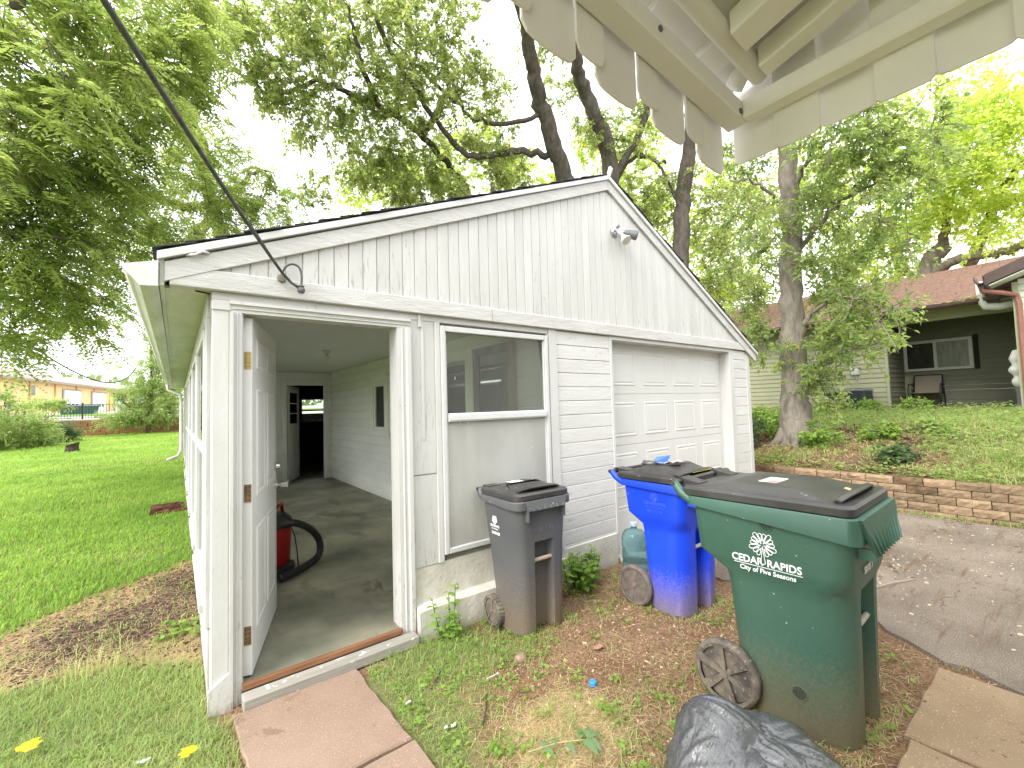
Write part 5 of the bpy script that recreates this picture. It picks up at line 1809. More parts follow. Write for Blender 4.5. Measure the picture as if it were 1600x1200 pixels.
# ------------------------------------------------------------------ the neighbour's house
m_nsid = M('sage_siding', (0.355, 0.355, 0.235), (0.325, 0.325, 0.215), 3, (1, 1, 1), 0.6, 0.3, 0.08, 50, 0.02)
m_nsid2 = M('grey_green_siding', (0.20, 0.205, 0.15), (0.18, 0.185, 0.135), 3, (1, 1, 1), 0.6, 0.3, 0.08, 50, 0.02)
m_ntrim = M('sage_trim', (0.37, 0.38, 0.25), (0.34, 0.35, 0.23), 4, (1, 1, 1), 0.6, 0.3, 0.05, 50, 0.0)
m_nroof = M('reddish_shingle', (0.265, 0.170, 0.132), (0.19, 0.122, 0.097), 14, (1, 1, 1), 0.95, 0.1, 0.6, 90, 0.06)
m_brown = M('brown_gutter', (0.075, 0.045, 0.038), (0.055, 0.034, 0.030), 10, (1, 1, 1), 0.4, 0.4, 0.05, 50, 0.0)
m_brown2 = M('brown_downspout', (0.24, 0.105, 0.075), (0.20, 0.085, 0.062), 10, (1, 1, 1), 0.45, 0.4, 0.05, 50, 0.0)
m_pvc = M('white_pipe', (0.72, 0.72, 0.70), (0.62, 0.62, 0.59), 10, (1, 1, 1), 0.35, 0.4)
m_pale = M('pale_siding', (0.56, 0.60, 0.50), (0.52, 0.56, 0.46), 4, (1, 1, 1), 0.6, 0.3)
NH = thing('house', 'sage green sided single storey house with reddish shingle roof', 'house', (13.5, 0, 1.1))
XN = 13.5


def lap(parent, x, y0, y1, z0, z1, pitch, mat, name='siding_board', flip=False, xz=False):
    z = z0
    while z < z1 - 0.01:
        zt = min(z + pitch, z1)
        if not xz:
            P = [(x + 0.05, z), (x - 0.018, z), (x - 0.018, z + 0.012), (x, zt - 0.001), (x + 0.05, zt - 0.001)]
            n = len(P)
            V = [(u, y0, v) for u, v in P] + [(u, y1, v) for u, v in P]
            mb = MB().add(V, [tuple(range(n)), tuple(range(2 * n - 1, n - 1, -1))] + [(i, (i + 1) % n, (i + 1) % n + n, i + n) for i in range(n)])
        else:
            # wall facing -Y at y = x
            P = [(x + 0.05, z), (x - 0.018, z), (x - 0.018, z + 0.012), (x, zt - 0.001), (x + 0.05, zt - 0.001)]
            mb = MB().prism(P, 'x', y0, y1)
        mb.build(name, mat, parent)
        z = zt


lap(NH, XN, -0.02, 10.0, 0.95, 3.34, 0.118, m_nsid)
slab('corner_board', XN - 0.03, XN + 0.06, -0.085, -0.021, 0.95, 3.34, m_ntrim, NH)
# recessed porch: return wall, back wall with window, ceiling
XR = 15.05
P_ = []
z = 0.95
while z < 3.34:                                    # return wall, facing the recess
    zt = min(z + 0.118, 3.34)
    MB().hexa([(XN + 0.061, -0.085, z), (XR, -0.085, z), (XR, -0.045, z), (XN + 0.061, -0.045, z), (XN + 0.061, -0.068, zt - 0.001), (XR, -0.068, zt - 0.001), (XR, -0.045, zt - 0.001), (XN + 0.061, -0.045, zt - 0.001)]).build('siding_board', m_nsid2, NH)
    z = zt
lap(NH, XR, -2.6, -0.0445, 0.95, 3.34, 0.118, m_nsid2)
slab('panel', XR - 0.030, XR - 0.019, -0.40, -0.0855, 1.02, 1.93, m_ntrim, NH)
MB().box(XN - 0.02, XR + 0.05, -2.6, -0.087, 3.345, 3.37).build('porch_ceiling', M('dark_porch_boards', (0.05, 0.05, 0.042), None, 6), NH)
nw = piece('window', NH)
for (a, b2, c_, d) in ((-1.36, -1.29, 2.05, 2.82), (-0.17, -0.10, 2.05, 2.82), (-1.289, -0.171, 2.75, 2.82), (-1.289, -0.171, 2.05, 2.11), (-0.73, -0.67, 2.111, 2.749)):
    slab('frame', XR - 0.06, XR - 0.0185, a, b2, c_, d, m_alu, nw)
slab('pane', XR - 0.040, XR - 0.036, -1.289, -0.731, 2.111, 2.749, M('curtained_pane', (0.30, 0.31, 0.28), (0.20, 0.21, 0.19), 3, (1, 4, 1), 0.15, 0.5), nw, 0.0005)
slab('pane', XR - 0.034, XR - 0.030, -0.669, -0.171, 2.111, 2.749, m_darkglass, nw, 0.0005)
slab('shutter', XR - 0.035, XR - 0.0185, -1.46, -1.375, 2.03, 2.86, m_dark_room, nw)
slab('porch_beam', XN - 0.02, XN + 0.10, -2.55, -0.0865, 3.12, 3.344, m_ntrim, NH)
# roof with shingle courses, gutter, downspouts
XE, ZE, XK, ZK = 12.95, 3.40, 18.2, 5.15
MB().hexa([(XE, -2.7, ZE - 0.03), (XK, -2.7, ZK - 0.03), (XK, 10.4, ZK - 0.03), (XE, 10.4, ZE - 0.03), (XE, -2.7, ZE), (XK, -2.7, ZK), (XK, 10.4, ZK), (XE, 10.4, ZE)]).build('roof_deck', m_brown, NH)
MB().hexa([(XK + 0.01, -2.7, ZK - 0.03), (XK + 5.2, -2.7, ZE - 0.03), (XK + 5.2, 10.4, ZE - 0.03), (XK + 0.01, 10.4, ZK - 0.03), (XK + 0.01, -2.7, ZK), (XK + 5.2, -2.7, ZE), (XK + 5.2, 10.4, ZE), (XK + 0.01, 10.4, ZK)]).build('roof_deck', m_nroof, NH)
rows = MB()
rsn = random.Random(8)
NR = 36
for r in range(NR):
    f0, f1 = r / NR, min(1, (r + 1.2) / NR)
    xa, xb = XE + (XK - XE) * f0 - 0.02, XE + (XK - XE) * f1
    za, zb = ZE + (ZK - ZE) * f0 + 0.004, ZE + (ZK - ZE) * f1 + 0.002
    y = -2.72 + rsn.uniform(0, 0.25)
    while y < 10.4:
        l_ = rsn.uniform(0.0, 0.010)
        rows.hexa([(xa, y, za), (xb, y, zb), (xb, y + 0.30, zb), (xa, y + 0.30, za), (xa, y, za + 0.010 + l_), (xb, y, zb + 0.004), (xb, y + 0.30, zb + 0.004), (xa, y + 0.30, za + 0.010 + l_)])
        y += 0.31
o = rows.build('shingle', m_nroof, NH)
tag(o, kind='stuff')
gp2 = [(XE - 0.005, 3.28), (XE - 0.085, 3.275), (XE - 0.125, 3.33), (XE - 0.125, 3.385), (XE - 0.115, 3.385), (XE - 0.115, 3.335), (XE - 0.08, 3.29), (XE - 0.015, 3.295), (XE - 0.015, 3.40), (XE - 0.005, 3.40)]
MB().prism(gp2, 'y', -2.0, 10.4).build('gutter', m_brown, NH)
MB().box(XE, XN - 0.021, -2.55, 10.3, 3.30, 3.325).build('soffit', m_ntrim, NH)
MB().box(XE + 0.0, XE + 0.03, -2.55, 10.3, 3.325, 3.369).build('fascia', m_brown, NH)
gb = MB()
rl = random.Random(14)
for i in range(160):
    a, u, v = rl.uniform(0, 2 * math.pi), rl.uniform(0, 1), rl.uniform(0, 1)
    p = np.array([XE - 0.06 + rl.uniform(-0.05, 0.10), -1.15 - 0.85 * u, 3.385 + 0.09 * v * u])
    d = np.array([math.cos(a) * 0.08, math.sin(a) * 0.12, rl.uniform(-0.02, 0.05)])
    gb.add([p - d, p + d, p + d + np.array([0.006, 0.006, 0.010]), p - d + np.array([0.006, 0.006, 0.010])], [(0, 1, 2, 3)])
o = gb.build('gutter_leaves', M('dry_leaves', (0.34, 0.25, 0.11), (0.22, 0.19, 0.07), 20), NH)
o['kind'] = 'stuff'
# projecting wing at the right
XW = 12.25
lap(NH, XW, -6.5, -2.28, 0.95, 3.55, 0.125, m_pale)
slab('corner_board', XW - 0.02, XW + 0.06, -2.279, -2.20, 0.95, 3.50, m_ntrim, NH)
MB().box(XW + 0.061, XR + 0.5, -2.60, -2.28, 0.95, 3.34).build('wing_wall', m_nsid2, NH)
mb = MB()
mb.hexa([(XW - 0.45, -1.90, 3.46), (XW - 0.42, -1.90, 3.46), (XW - 0.42, -8.0, 5.9), (XW - 0.45, -8.0, 5.9), (XW - 0.45, -1.90, 3.66), (XW - 0.42, -1.90, 3.66), (XW - 0.42, -8.0, 6.1), (XW - 0.45, -8.0, 6.1)])
mb.build('rake_board', m_brown, NH)
mb = MB()
mb.hexa([(XW - 0.419, -1.90, 3.60), (16.5, -1.90, 3.60), (16.5, -8.0, 6.04), (XW - 0.419, -8.0, 6.04), (XW - 0.419, -1.90, 3.66), (16.5, -1.90, 3.66), (16.5, -8.0, 6.10), (XW - 0.419, -8.0, 6.10)])
mb.build('wing_roof', m_nroof, NH)
mb = MB()
mb.hexa([(XW - 0.418, -1.95, 3.44), (XW + 0.0, -1.95, 3.44), (XW + 0.0, -8.0, 5.86), (XW - 0.418, -8.0, 5.86), (XW - 0.418, -1.95, 3.46), (XW, -1.95, 3.46), (XW, -8.0, 5.88), (XW - 0.418, -8.0, 5.88)])
mb.build('soffit', m_pale, NH)
gp3 = [(-1.885, 3.50), (-1.80, 3.495), (-1.76, 3.55), (-1.76, 3.64), (-1.772, 3.64), (-1.775, 3.56), (-1.81, 3.51), (-1.875, 3.515), (-1.875, 3.655), (-1.885, 3.655)]
MB().prism(gp3, 'x', XW - 0.46, 15.5).build('gutter', m_brown, NH)
MB().tube([(XW - 0.30, -1.83, 3.50), (XW - 0.30, -1.85, 3.38), (XW - 0.22, -2.10, 3.30), (XW - 0.07, -2.26, 3.24), (XW - 0.07, -2.28, 3.10), (XW - 0.07, -2.28, 1.0)], 0.045, 8, squash=0.75).build('downspout', m_brown2, NH)
MB().tube([(XE - 0.06, -1.75, 3.72), (XE - 0.06, -1.75, 3.33), (XE - 0.06, -1.80, 3.20), (XE - 0.08, -2.0, 3.16), (XE - 0.15, -2.25, 3.18)], 0.070, 14).build('drain_elbow', m_pvc, NH, smooth=True)
# things at the house wall
ac = thing('air_conditioner', 'dark grey louvred outdoor air conditioning unit against the sage siding', 'air conditioner', (13.0, 0.55, 1.05))
m_acd = M('dark_slate_metal', (0.050, 0.062, 0.070), (0.042, 0.052, 0.060), 8, (1, 1, 1), 0.45, 0.4)
ax0, ax1, ay0, ay1 = 12.62, 13.34, 0.20, 0.98
MB().box(ax0 + 0.02, ax1 - 0.02, ay0 + 0.02, ay1 - 0.02, 1.00, 1.58).build('coil', m_black, ac)
for k in range(15):
    zc = 1.045 + k * 0.036
    MB().loft([[(ax0 - 0.002, ay0 + 0.05, z), (ax0 + 0.03, ay0 + 0.0, z), (ax1 - 0.03, ay0, z), (ax1, ay0 + 0.05, z), (ax1, ay1 - 0.05, z), (ax1 - 0.03, ay1, z), (ax0 + 0.03, ay1, z), (ax0 - 0.002, ay1 - 0.05, z)] for z in (zc, zc + 0.024)]).build('louvre', m_acd, ac)
lid_ = MB().loft([[(ax0 - 0.012 + i_, ay0 + 0.05 + i_, z), (ax0 + 0.03 + i_, ay0 - 0.012 + i_, z), (ax1 - 0.03 - i_, ay0 - 0.012 + i_, z), (ax1 + 0.012 - i_, ay0 + 0.05 + i_, z), (ax1 + 0.012 - i_, ay1 - 0.05 - i_, z), (ax1 - 0.03 - i_, ay1 + 0.012 - i_, z), (ax0 + 0.03 + i_, ay1 + 0.012 - i_, z), (ax0 - 0.012 + i_, ay1 - 0.05 - i_, z)] for z, i_ in ((1.585, 0), (1.615, 0), (1.63, 0.05))])
lid_.build('top_cover', M('grey_slate_top', (0.24, 0.25, 0.26), (0.19, 0.20, 0.21), 8, rough=0.4), ac)
MB().lathe([(0.0, 0.0), (0.25, 0.0), (0.26, 0.012), (0.24, 0.016), (0.0, 0.016)], (12.98, 0.59, 1.63), 'z', 24).build('fan_guard', m_dgrey, ac)
MB().box(ax0 + 0.02, ax1 - 0.02, ay0 + 0.02, ay1 - 0.02, 0.95, 0.999).build('base', m_dgrey, ac)
for (nm, lab, cat, yc, zc, s_) in (('switch_box', 'pale grey switch box on the siding above the air conditioner', 'switch box', 0.56, 2.08, 0.085), ('cable_box', 'white cable box with a black cable on the siding beside the tree', 'cable box', 1.36, 2.38, 0.085)):
    t = thing(nm, lab, cat, (XN - 0.02, yc, zc))
    slab('box', XN - 0.085, XN - 0.0185, yc - s_, yc + s_, zc - s_, zc + s_, M('pale_box', (0.55, 0.56, 0.55), (0.48, 0.49, 0.48), 6, rough=0.5), t, 0.008)
    slab('cover', XN - 0.092, XN - 0.0855, yc - s_ * 0.75, yc + s_ * 0.75, zc - s_ * 0.4, zc + s_ * 0.75, m_alu, t, 0.003)
    if nm == 'switch_box':
        MB().tube([(XN - 0.05, yc, zc - s_), (XN - 0.05, yc - 0.02, zc - 0.25), (XN - 0.12, yc - 0.03, zc - 0.45)], 0.012, 8).build('conduit', M('grey_conduit', (0.35, 0.35, 0.34), None, 8), t)
    else:
        MB().tube([(XN - 0.08, yc, zc + 0.03), (XN - 0.12, yc, zc - 0.02), (XN - 0.08, yc - 0.02, zc - 0.2), (XN - 0.09, yc - 0.05, zc - 0.6), (XN - 0.10, yc - 0.12, zc - 0.85), (XN - 0.14, yc - 0.32, zc - 1.15)], 0.018, 8).build('lead', m_black, t, smooth=True)
pch = thing('patio_chair', 'tan sling patio chair with dark metal arms on the shaded porch', 'chair', (14.6, -0.55, 1.1))
cx, cy, cz = 14.55, -0.56, 1.07
m_chf = M('dark_chair_frame', (0.03, 0.03, 0.03), None, 10, rough=0.4)
m_sling = M('tan_sling', (0.25, 0.22, 0.17), (0.22, 0.19, 0.15), 30, rough=0.8)
V = []
prof = [(0.30, 0.84), (0.24, 0.62), (0.18, 0.42), (0.12, 0.385), (-0.20, 0.42)]
MB().loft([[(cx + u, cy - 0.25, cz + v), (cx + u, cy + 0.25, cz + v), (cx + u + 0.006, cy + 0.25, cz + v + 0.006), (cx + u + 0.006, cy - 0.25, cz + v + 0.006)] for u, v in prof]).build('sling', m_sling, pch)
for s in (-1, 1):
    yy = cy + s * 0.29
    MB().tube([(cx + 0.31, cy + s * 0.26, cz + 0.86), (cx + 0.18, cy + s * 0.26, cz + 0.40), (cx + 0.10, cy + s * 0.26, cz + 0.37), (cx - 0.22, cy + s * 0.26, cz + 0.41)], 0.016, 8).build('seat_frame', m_chf, pch, smooth=True)
    MB().tube([(cx + 0.22, yy, cz + 0.60), (cx + 0.12, yy, cz + 0.645), (cx - 0.20, yy, cz + 0.63), (cx - 0.26, yy, cz + 0.56), (cx - 0.28, yy, cz - 0.0)], 0.018, 8).build('arm', m_chf, pch, smooth=True)
    MB().tube([(cx + 0.14, yy, cz + 0.52), (cx + 0.28, yy, cz + 0.0)], 0.016, 8).build('leg', m_chf, pch)
MB().tube([(cx + 0.31, cy - 0.26, cz + 0.86), (cx + 0.31, cy + 0.26, cz + 0.86)], 0.016, 8).build('top_rail', m_chf, pch)
up = thing('garden_pedestal', 'white turned pedestal pot half hidden by the brown downspout', 'planter', (12.75, -2.20, 1.1))
MB().lathe([(0.0, 0.42), (0.09, 0.42), (0.13, 0.50), (0.13, 0.56), (0.10, 0.62), (0.11, 0.66), (0.16, 0.72), (0.165, 0.78), (0.11, 0.86), (0.13, 0.92), (0.15, 0.98), (0.12, 1.06), (0.09, 1.14), (0.0, 1.16)], (12.75, -2.20, 1.12), 'z', 24).build('pot', m_pvc, up, smooth=True)
MB().lathe([(0.0, 0.0), (0.17, 0.0), (0.17, 0.05), (0.08, 0.12), (0.10, 0.40), (0.0, 0.42)], (12.75, -2.20, 1.12), 'z', 20).build('stand', m_dgrey, up, smooth=True)

# ------------------------------------------------------------------ far side of the lawn: terrace wall, iron fence, yellow works building
YT = 25.0
m_terr = M('brown_terrace_block', (0.29, 0.155, 0.075), (0.21, 0.115, 0.058), 4, (1, 1, 1.6), 0.95, 0.1, 0.8, 20, 0.10)
TW = thing('terrace_wall', 'brown block terrace wall beyond the lawn under the iron fence', 'retaining wall', (-4, YT, 0.6))
bt = to_mesh('block', *cbox_geo(0.44, 0.30, 0.135, 0.012), m_terr)
rt = random.Random(40)
for row in range(6):
    x = -9.0 + (0.22 if row % 2 else 0)
    while x < 3.0:
        link('block', bt, TW, (x, YT + 0.02 * row + rt.uniform(-0.012, 0.012), 0.60 + row * 0.138))
        x += 0.448
for k in range(12):
    slab('coping', -9.2 + k, -8.21 + k, YT + 0.02, YT + 0.50, 1.36, 1.43, M('pale_coping', (0.48, 0.42, 0.34), (0.40, 0.35, 0.28), 5), TW, 0.01)
IF = thing('iron_fence', 'black iron picket fence on top of the brown terrace wall', 'fence', (-4, YT + 0.3, 1.43))
m_iron = M('black_iron', (0.022, 0.022, 0.024), (0.03, 0.03, 0.032), 20, rough=0.45)
pk = MB()
x = -9.1
while x < 3.0:
    pk.box(x - 0.008, x + 0.008, YT + 0.30, YT + 0.316, 1.46, 2.12)
    x += 0.10
o = pk.build('picket', m_iron, IF)
o['kind'] = 'stuff'
for z in (1.47, 2.09):
    MB().box(-9.1, 3.0, YT + 0.292, YT + 0.324, z, z + 0.03).build('rail', m_iron, IF)
for x in np.arange(-9.1, 3.1, 1.83):
    MB().box(x - 0.03, x + 0.03, YT + 0.28, YT + 0.34, 1.43, 2.18).build('post', m_iron, IF)
# upper yard: verge, road
m_verge = M('verge_grass', (0.10, 0.18, 0.03), (0.13, 0.22, 0.045), 3, (1, 1, 1), 0.95, 0.1, 0.4, 30)
m_road = M('pale_yard_paving', (0.50, 0.46, 0.42), (0.44, 0.41, 0.37), 1, (1, 1, 1), 0.9, 0.15, 0.2, 60)


def slope_patch(name, x0, x1, ya, yb, za, zb, mat):
    V, F = [], []
    n = 12
    for j in range(n + 1):
        f = j / n
        for x in (x0, x1):
            V.append((x, ya + (yb - ya) * f, za + (zb - za) * f))
    for j in range(n):
        F.append((j * 2, j * 2 + 1, j * 2 + 3, j * 2 + 2))
    o = link(name, to_mesh(name, V, F, mat))
    return tag(o, kind='structure')


slope_patch('terrace', -80, 60, YT + 0.1, 110, 1.36, 2.9, m_road)
slope_patch('verge', -80, 60, 38, 50, 1.36 + 1.54 * (38 - YT) / (110 - YT) + 0.02, 1.36 + 1.54 * (50 - YT) / (110 - YT) + 0.02, m_verge)
YBD = thing('works_building', 'long yellow works building with white roll-up doors beyond the fence', 'building', (-12, 58, 2.0))
m_yel = M('yellow_ochre_wall', (0.70, 0.50, 0.26), (0.65, 0.46, 0.24), 1.2, (1, 1, 1), 0.85, 0.2)
m_yroof = M('tan_metal_roof', (0.27, 0.225, 0.175), (0.245, 0.20, 0.155), 2, (1, 1, 1), 0.6, 0.3)
B0, B1 = np.array([-15.0, 52.0]), np.array([-2.0, 110.0])
bd = (B1 - B0) / np.linalg.norm(B1 - B0)
bn_ = np.array([bd[1], -bd[0]]) * 1.0            # towards the photographer's right


def bquad(mb, s0, s1, o0, o1, z0, z1):
    P = []
    for z in (z0, z1):
        for (s, o_) in ((s0, o0), (s1, o0), (s1, o1), (s0, o1)):
            q = B0 + bd * s + bn_ * o_
            P.append((q[0], q[1], z))
    mb.hexa(P)
    return mb


BL = float(np.linalg.norm(B1 - B0))
bquad(MB(), 0, BL, -14, 0, 1.5, 5.6).build('wall', m_yel, YBD)
mb = MB()
P = []
for (s, o_, z) in ((-0.6, 0.7, 5.45), (BL + 0.6, 0.7, 5.45), (BL + 0.6, -7, 7.6), (-0.6, -7, 7.6)):
    q = B0 + bd * s + bn_ * o_
    P.append((q[0], q[1], z))
mb.hexa(P + [(a, b2, c_ + 0.25) for a, b2, c_ in P])
mb.build('roof', m_yroof, YBD)
for s in range(12):
    bquad(MB(), 2 + s * 5.0, 2.15 + s * 5.0, 0.002, 0.12, 1.6, 5.44).build('wall_rib', M('ochre_rib', (0.60, 0.37, 0.15), None, 3), YBD)
m_roll = M('white_roller_door', (0.80, 0.81, 0.82), (0.75, 0.76, 0.77), 3, (1, 1, 9), 0.5, 0.3)
m_revl = M('grey_reveal', (0.32, 0.30, 0.27), None, 3)
for s in (19.0, 26.5, 34.0, 42.0):
    f_ = bquad(MB(), s - 0.3, s + 4.3, 0.003, 0.10, 1.9, 5.05).build('door_surround', m_revl, YBD)
    bquad(MB(), s, s + 4.0, 0.101, 0.16, 1.9, 4.85).build('roller_door', m_roll, f_)
    for k in range(3):
        bquad(MB(), s + 0.7 + k * 1.0, s + 1.3 + k * 1.0, 0.161, 0.18, 3.0, 3.3).build('pane', m_darkglass, f_)
m_wframe = M('dark_window', (0.07, 0.065, 0.06), None, 3, rough=0.3)
for (s, z0) in ((12.0, 4.1), (12.0, 2.3), (8.0, 2.3), (1.0, 2.3)):
    f_ = bquad(MB(), s, s + 1.0, 0.004, 0.08, z0, z0 + 0.95).build('window', m_wframe, YBD)
    bquad(MB(), s + 0.1, s + 0.9, 0.081, 0.09, z0 + 0.1, z0 + 0.85).build('pane', m_darkglass, f_)
du_ = thing('dumpster', 'long dark green dumpster parked behind the iron fence', 'dumpster', (-7, 50, 1.8))
m_dgreen = M('dumpster_green', (0.045, 0.095, 0.075), (0.035, 0.08, 0.065), 3, rough=0.5)
c0, c1 = np.array([-7.8, 50.0]), np.array([-5.9, 50.8])
mb = MB()
P = [(-7.95, 50.0, 1.75), (-5.75, 50.6, 1.75), (-5.95, 51.6, 1.75), (-8.15, 51.0, 1.75), (-8.05, 50.0, 2.50), (-5.65, 50.6, 2.50), (-5.85, 51.7, 2.50), (-8.25, 51.1, 2.50)]
mb.hexa(P)
mb.build('bin', m_dgreen, du_)
MB().hexa([(-8.08, 49.96, 2.501), (-5.62, 50.56, 2.501), (-5.82, 51.74, 2.60), (-8.28, 51.14, 2.60), (-8.08, 49.96, 2.56), (-5.62, 50.56, 2.56), (-5.82, 51.74, 2.68), (-8.28, 51.14, 2.68)]).build('lid', m_dgreen, du_)
for k in range(5):
    f = (k + 0.5) / 5
    x, y = -7.95 + 2.2 * f, 49.99 + 0.6 * f
    MB().box(x - 0.04, x + 0.04, y - 0.05, y - 0.005, 1.78, 2.48).build('rib', m_dgreen, du_)
# overhead wires and the pole behind the bush
up_ = thing('utility_pole', 'weathered wooden utility pole behind the tall bush', 'utility pole', (-0.6, 38, 1.2))
MB().tube([(-0.55, 38, 0.9), (-0.55, 38, 10.5)], [0.15, 0.11], 10).build('mast', M('grey_pole_wood', (0.30, 0.27, 0.22), (0.22, 0.20, 0.17), 5, (3, 3, 0.4), 0.9), up_, smooth=True)
MB().box(-1.5, 0.4, 37.85, 37.95, 9.6, 9.75).build('cross_arm', M('grey_pole_wood', None), up_)
for i, (p0, p1) in enumerate((((-60, 520), (222, 497)), ((-60, 570), (222, 539)), ((-60, 586), (222, 559)))):
    q0, q1 = at(*p0, 34.0), at(*p1, 41.0)
    t = tag(MB().tube([q0 + (q1 - q0) * (k / 14) - np.array([0, 0, 0.5 * (k / 14) * (1 - k / 14)]) for k in range(15)], 0.026, 6).build('overhead_wire', m_wire),
            ('topmost of the three thin wires across the sky at the left', 'middle one of the three thin wires across the sky at the left', 'lowest of the three thin wires across the sky at the left')[i], 'wire', 'wires to the utility pole')
sp_ = []
q0, q1, q2 = at(-60, 455, 10.5), at(170, 618, 13.5), at(212, 575, 15.0)
for k in range(25):
    f = k / 24
    sp_.append(q0 * (1 - f) ** 2 + 2 * f * (1 - f) * (q1 + np.array([0, 0, -0.42])) + q2 * f * f)
tag(MB().tube(sp_, 0.014, 6).build('slack_cable', m_wire), 'slack drooping cable that hangs in front of the yellow building', 'cable')

# ------------------------------------------------------------------ small things on the ground
st_ = thing('tree_stump', 'short dark sawn stump standing in the middle of the lawn', 'stump', (-2.45, 14.2, h1(-2.45, 14.2)))
zb = h1(-2.45, 14.2)
MB().loft([[(-2.45 + r_ * math.cos(a) * (1 + 0.12 * math.sin(3 * a + ph)), 14.2 + r_ * math.sin(a), zb + z + 0.05 * math.cos(a) * (z > 0.2)) for a in np.linspace(0, 2 * math.pi, 19)[:-1]] for z, r_, ph in ((-0.05, 0.20, 0), (0.05, 0.15, 0.3), (0.16, 0.13, 0.5), (0.24, 0.15, 0.8))]).build('wood', M('dark_stump_bark', (0.045, 0.035, 0.028), (0.085, 0.065, 0.05), 20, (1, 1, 0.4), 0.95, 0.1, 0.8, 30), st_)
bs_ = thing('rotten_log', 'crumbling reddish brown stump remains in the grass beside the garage wall', 'stump', (-0.19, 4.35, h1(-0.19, 4.35)))
rr_ = random.Random(17)
mb = MB()
for k in range(26):
    x, y = -0.19 + rr_.uniform(-0.15, 0.12), 4.35 + rr_.uniform(-0.16, 0.16)
    z = h1(x, y)
    a, ln, wd_ = rr_.uniform(-0.5, 0.5), rr_.uniform(0.04, 0.10), rr_.uniform(0.02, 0.05)
    ca, sa = math.cos(a) * ln, math.sin(a) * ln
    t_ = rr_.uniform(0.02, 0.09)
    mb.hexa([(x - ca, y - sa - wd_, z - 0.02), (x + ca, y + sa - wd_, z - 0.02), (x + ca, y + sa + wd_, z - 0.02), (x - ca, y - sa + wd_, z - 0.02),
             (x - ca * 0.9, y - sa - wd_ * 0.5, z + t_ * 0.7), (x + ca * 0.8, y + sa - wd_ * 0.6, z + t_), (x + ca * 0.9, y + sa + wd_ * 0.5, z + t_ * 0.9), (x - ca * 0.7, y - sa + wd_ * 0.6, z + t_)])
mb.build('wood', M('rotten_wood', (0.15, 0.075, 0.045), (0.07, 0.04, 0.028), 20, (1, 1, 1), 0.95, 0.1, 0.8, 40), bs_)

cap_p = (1.70, -1.12)
bc_ = thing('bottle_cap', 'small bright blue plastic bottle cap on the bare soil', 'bottle cap', (*cap_p, -0.09))
MB().lathe([(0.0, 0.022), (0.017, 0.022), (0.020, 0.018), (0.021, 0.0), (0.018, 0.0)], (cap_p[0], cap_p[1], h1(*cap_p) + 0.004), 'z', 20).build('shell', M('bright_blue_plastic', (0.03, 0.22, 0.62), (0.05, 0.28, 0.66), 60, rough=0.4), bc_)
m_paper = M('white_scrap', (0.70, 0.69, 0.66), (0.58, 0.56, 0.52), 40, rough=0.7)
labs = ['white cup-shaped scrap lying at the edge of the weeds near the path', 'smaller white scrap just left of the white cup-shaped scrap', 'thin white plastic strip lying on the bare soil before the grey cart', 'white scrap lying in the weeds close to the path corner', 'white scrap in the grass left of the corner post', 'brown leaf scrap pressed in the soil before the grey cart']
for i, (p, ln, wd_) in enumerate((((0.94, -0.90), 0.014, 0.010), ((0.905, -0.89), 0.010, 0.008), ((1.30, -0.72), 0.04, 0.004), ((0.83, -0.62), 0.014, 0.007), ((-0.26, -0.22), 0.025, 0.008), ((1.98, -0.92), 0.03, 0.02))):
    zc = h1(*p) + 0.012
    rr_ = random.Random(60 + i)
    mb = MB()
    V = []
    for u in range(5):
        for v in range(3):
            V.append((p[0] + (u / 2 - 1) * ln + rr_.uniform(-0.003, 0.003), p[1] + (v - 1) * wd_ + rr_.uniform(-0.003, 0.003), zc + 0.010 * ((v - 1) ** 2) + rr_.uniform(0, 0.006)))
    mb.add(V, [(a * 3 + b2, a * 3 + 3 + b2, a * 3 + 4 + b2, a * 3 + 1 + b2) for a in range(4) for b2 in range(2)])
    tag(mb.build('litter_scrap', m_paper if i != 5 else M('brown_scrap', (0.38, 0.22, 0.14), None, 30)), labs[i], 'litter', 'scraps of litter on the ground')
rk = thing('stone', 'fist-sized reddish stone sunk in the soil before the grey cart', 'stone', (1.55, -0.66, -0.09))
MB().loft([[(1.55 + r_ * math.cos(a) * (1.2 + 0.15 * math.sin(2.3 * a)), -0.66 + r_ * math.sin(a), -0.10 + z) for a in np.linspace(0, 2 * math.pi, 12)[:-1]] for z, r_ in ((-0.01, 0.035), (0.014, 0.036), (0.03, 0.026), (0.036, 0.008))]).build('body', M('reddish_stone', (0.33, 0.22, 0.16), (0.25, 0.17, 0.12), 30, bump=0.6), rk, smooth=True)
for i, (a, b2, lab) in enumerate((((0.98, -0.58), (1.13, -0.44), 'dark thin stick lying among the weeds by the path'), ((1.06, -0.98), (1.20, -0.80), 'dark thin stick on the soil right of the white cup-shaped scrap'), ((-1.55, -0.08), (-1.18, 0.14), 'dark twig on the bare strip left of the garage'), ((4.2, -1.75), (4.75, -1.95), 'pale split twig lying on the driveway'))):
    za = max(h1(*a), -0.075 if a[0] > 3.5 else -1) + 0.012
    mb = MB().tube([(a[0], a[1], za), ((a[0] + b2[0]) / 2 + 0.01, (a[1] + b2[1]) / 2, za + 0.008), (b2[0], b2[1], za)], [0.004, 0.005, 0.003], 6)
    tag(mb.build('twig', M('dark_twig_bark', (0.06, 0.045, 0.035), None, 20) if i < 3 else M('pale_twig_wood', (0.40, 0.33, 0.26), None, 20)), lab, 'twig', 'twigs on the ground')

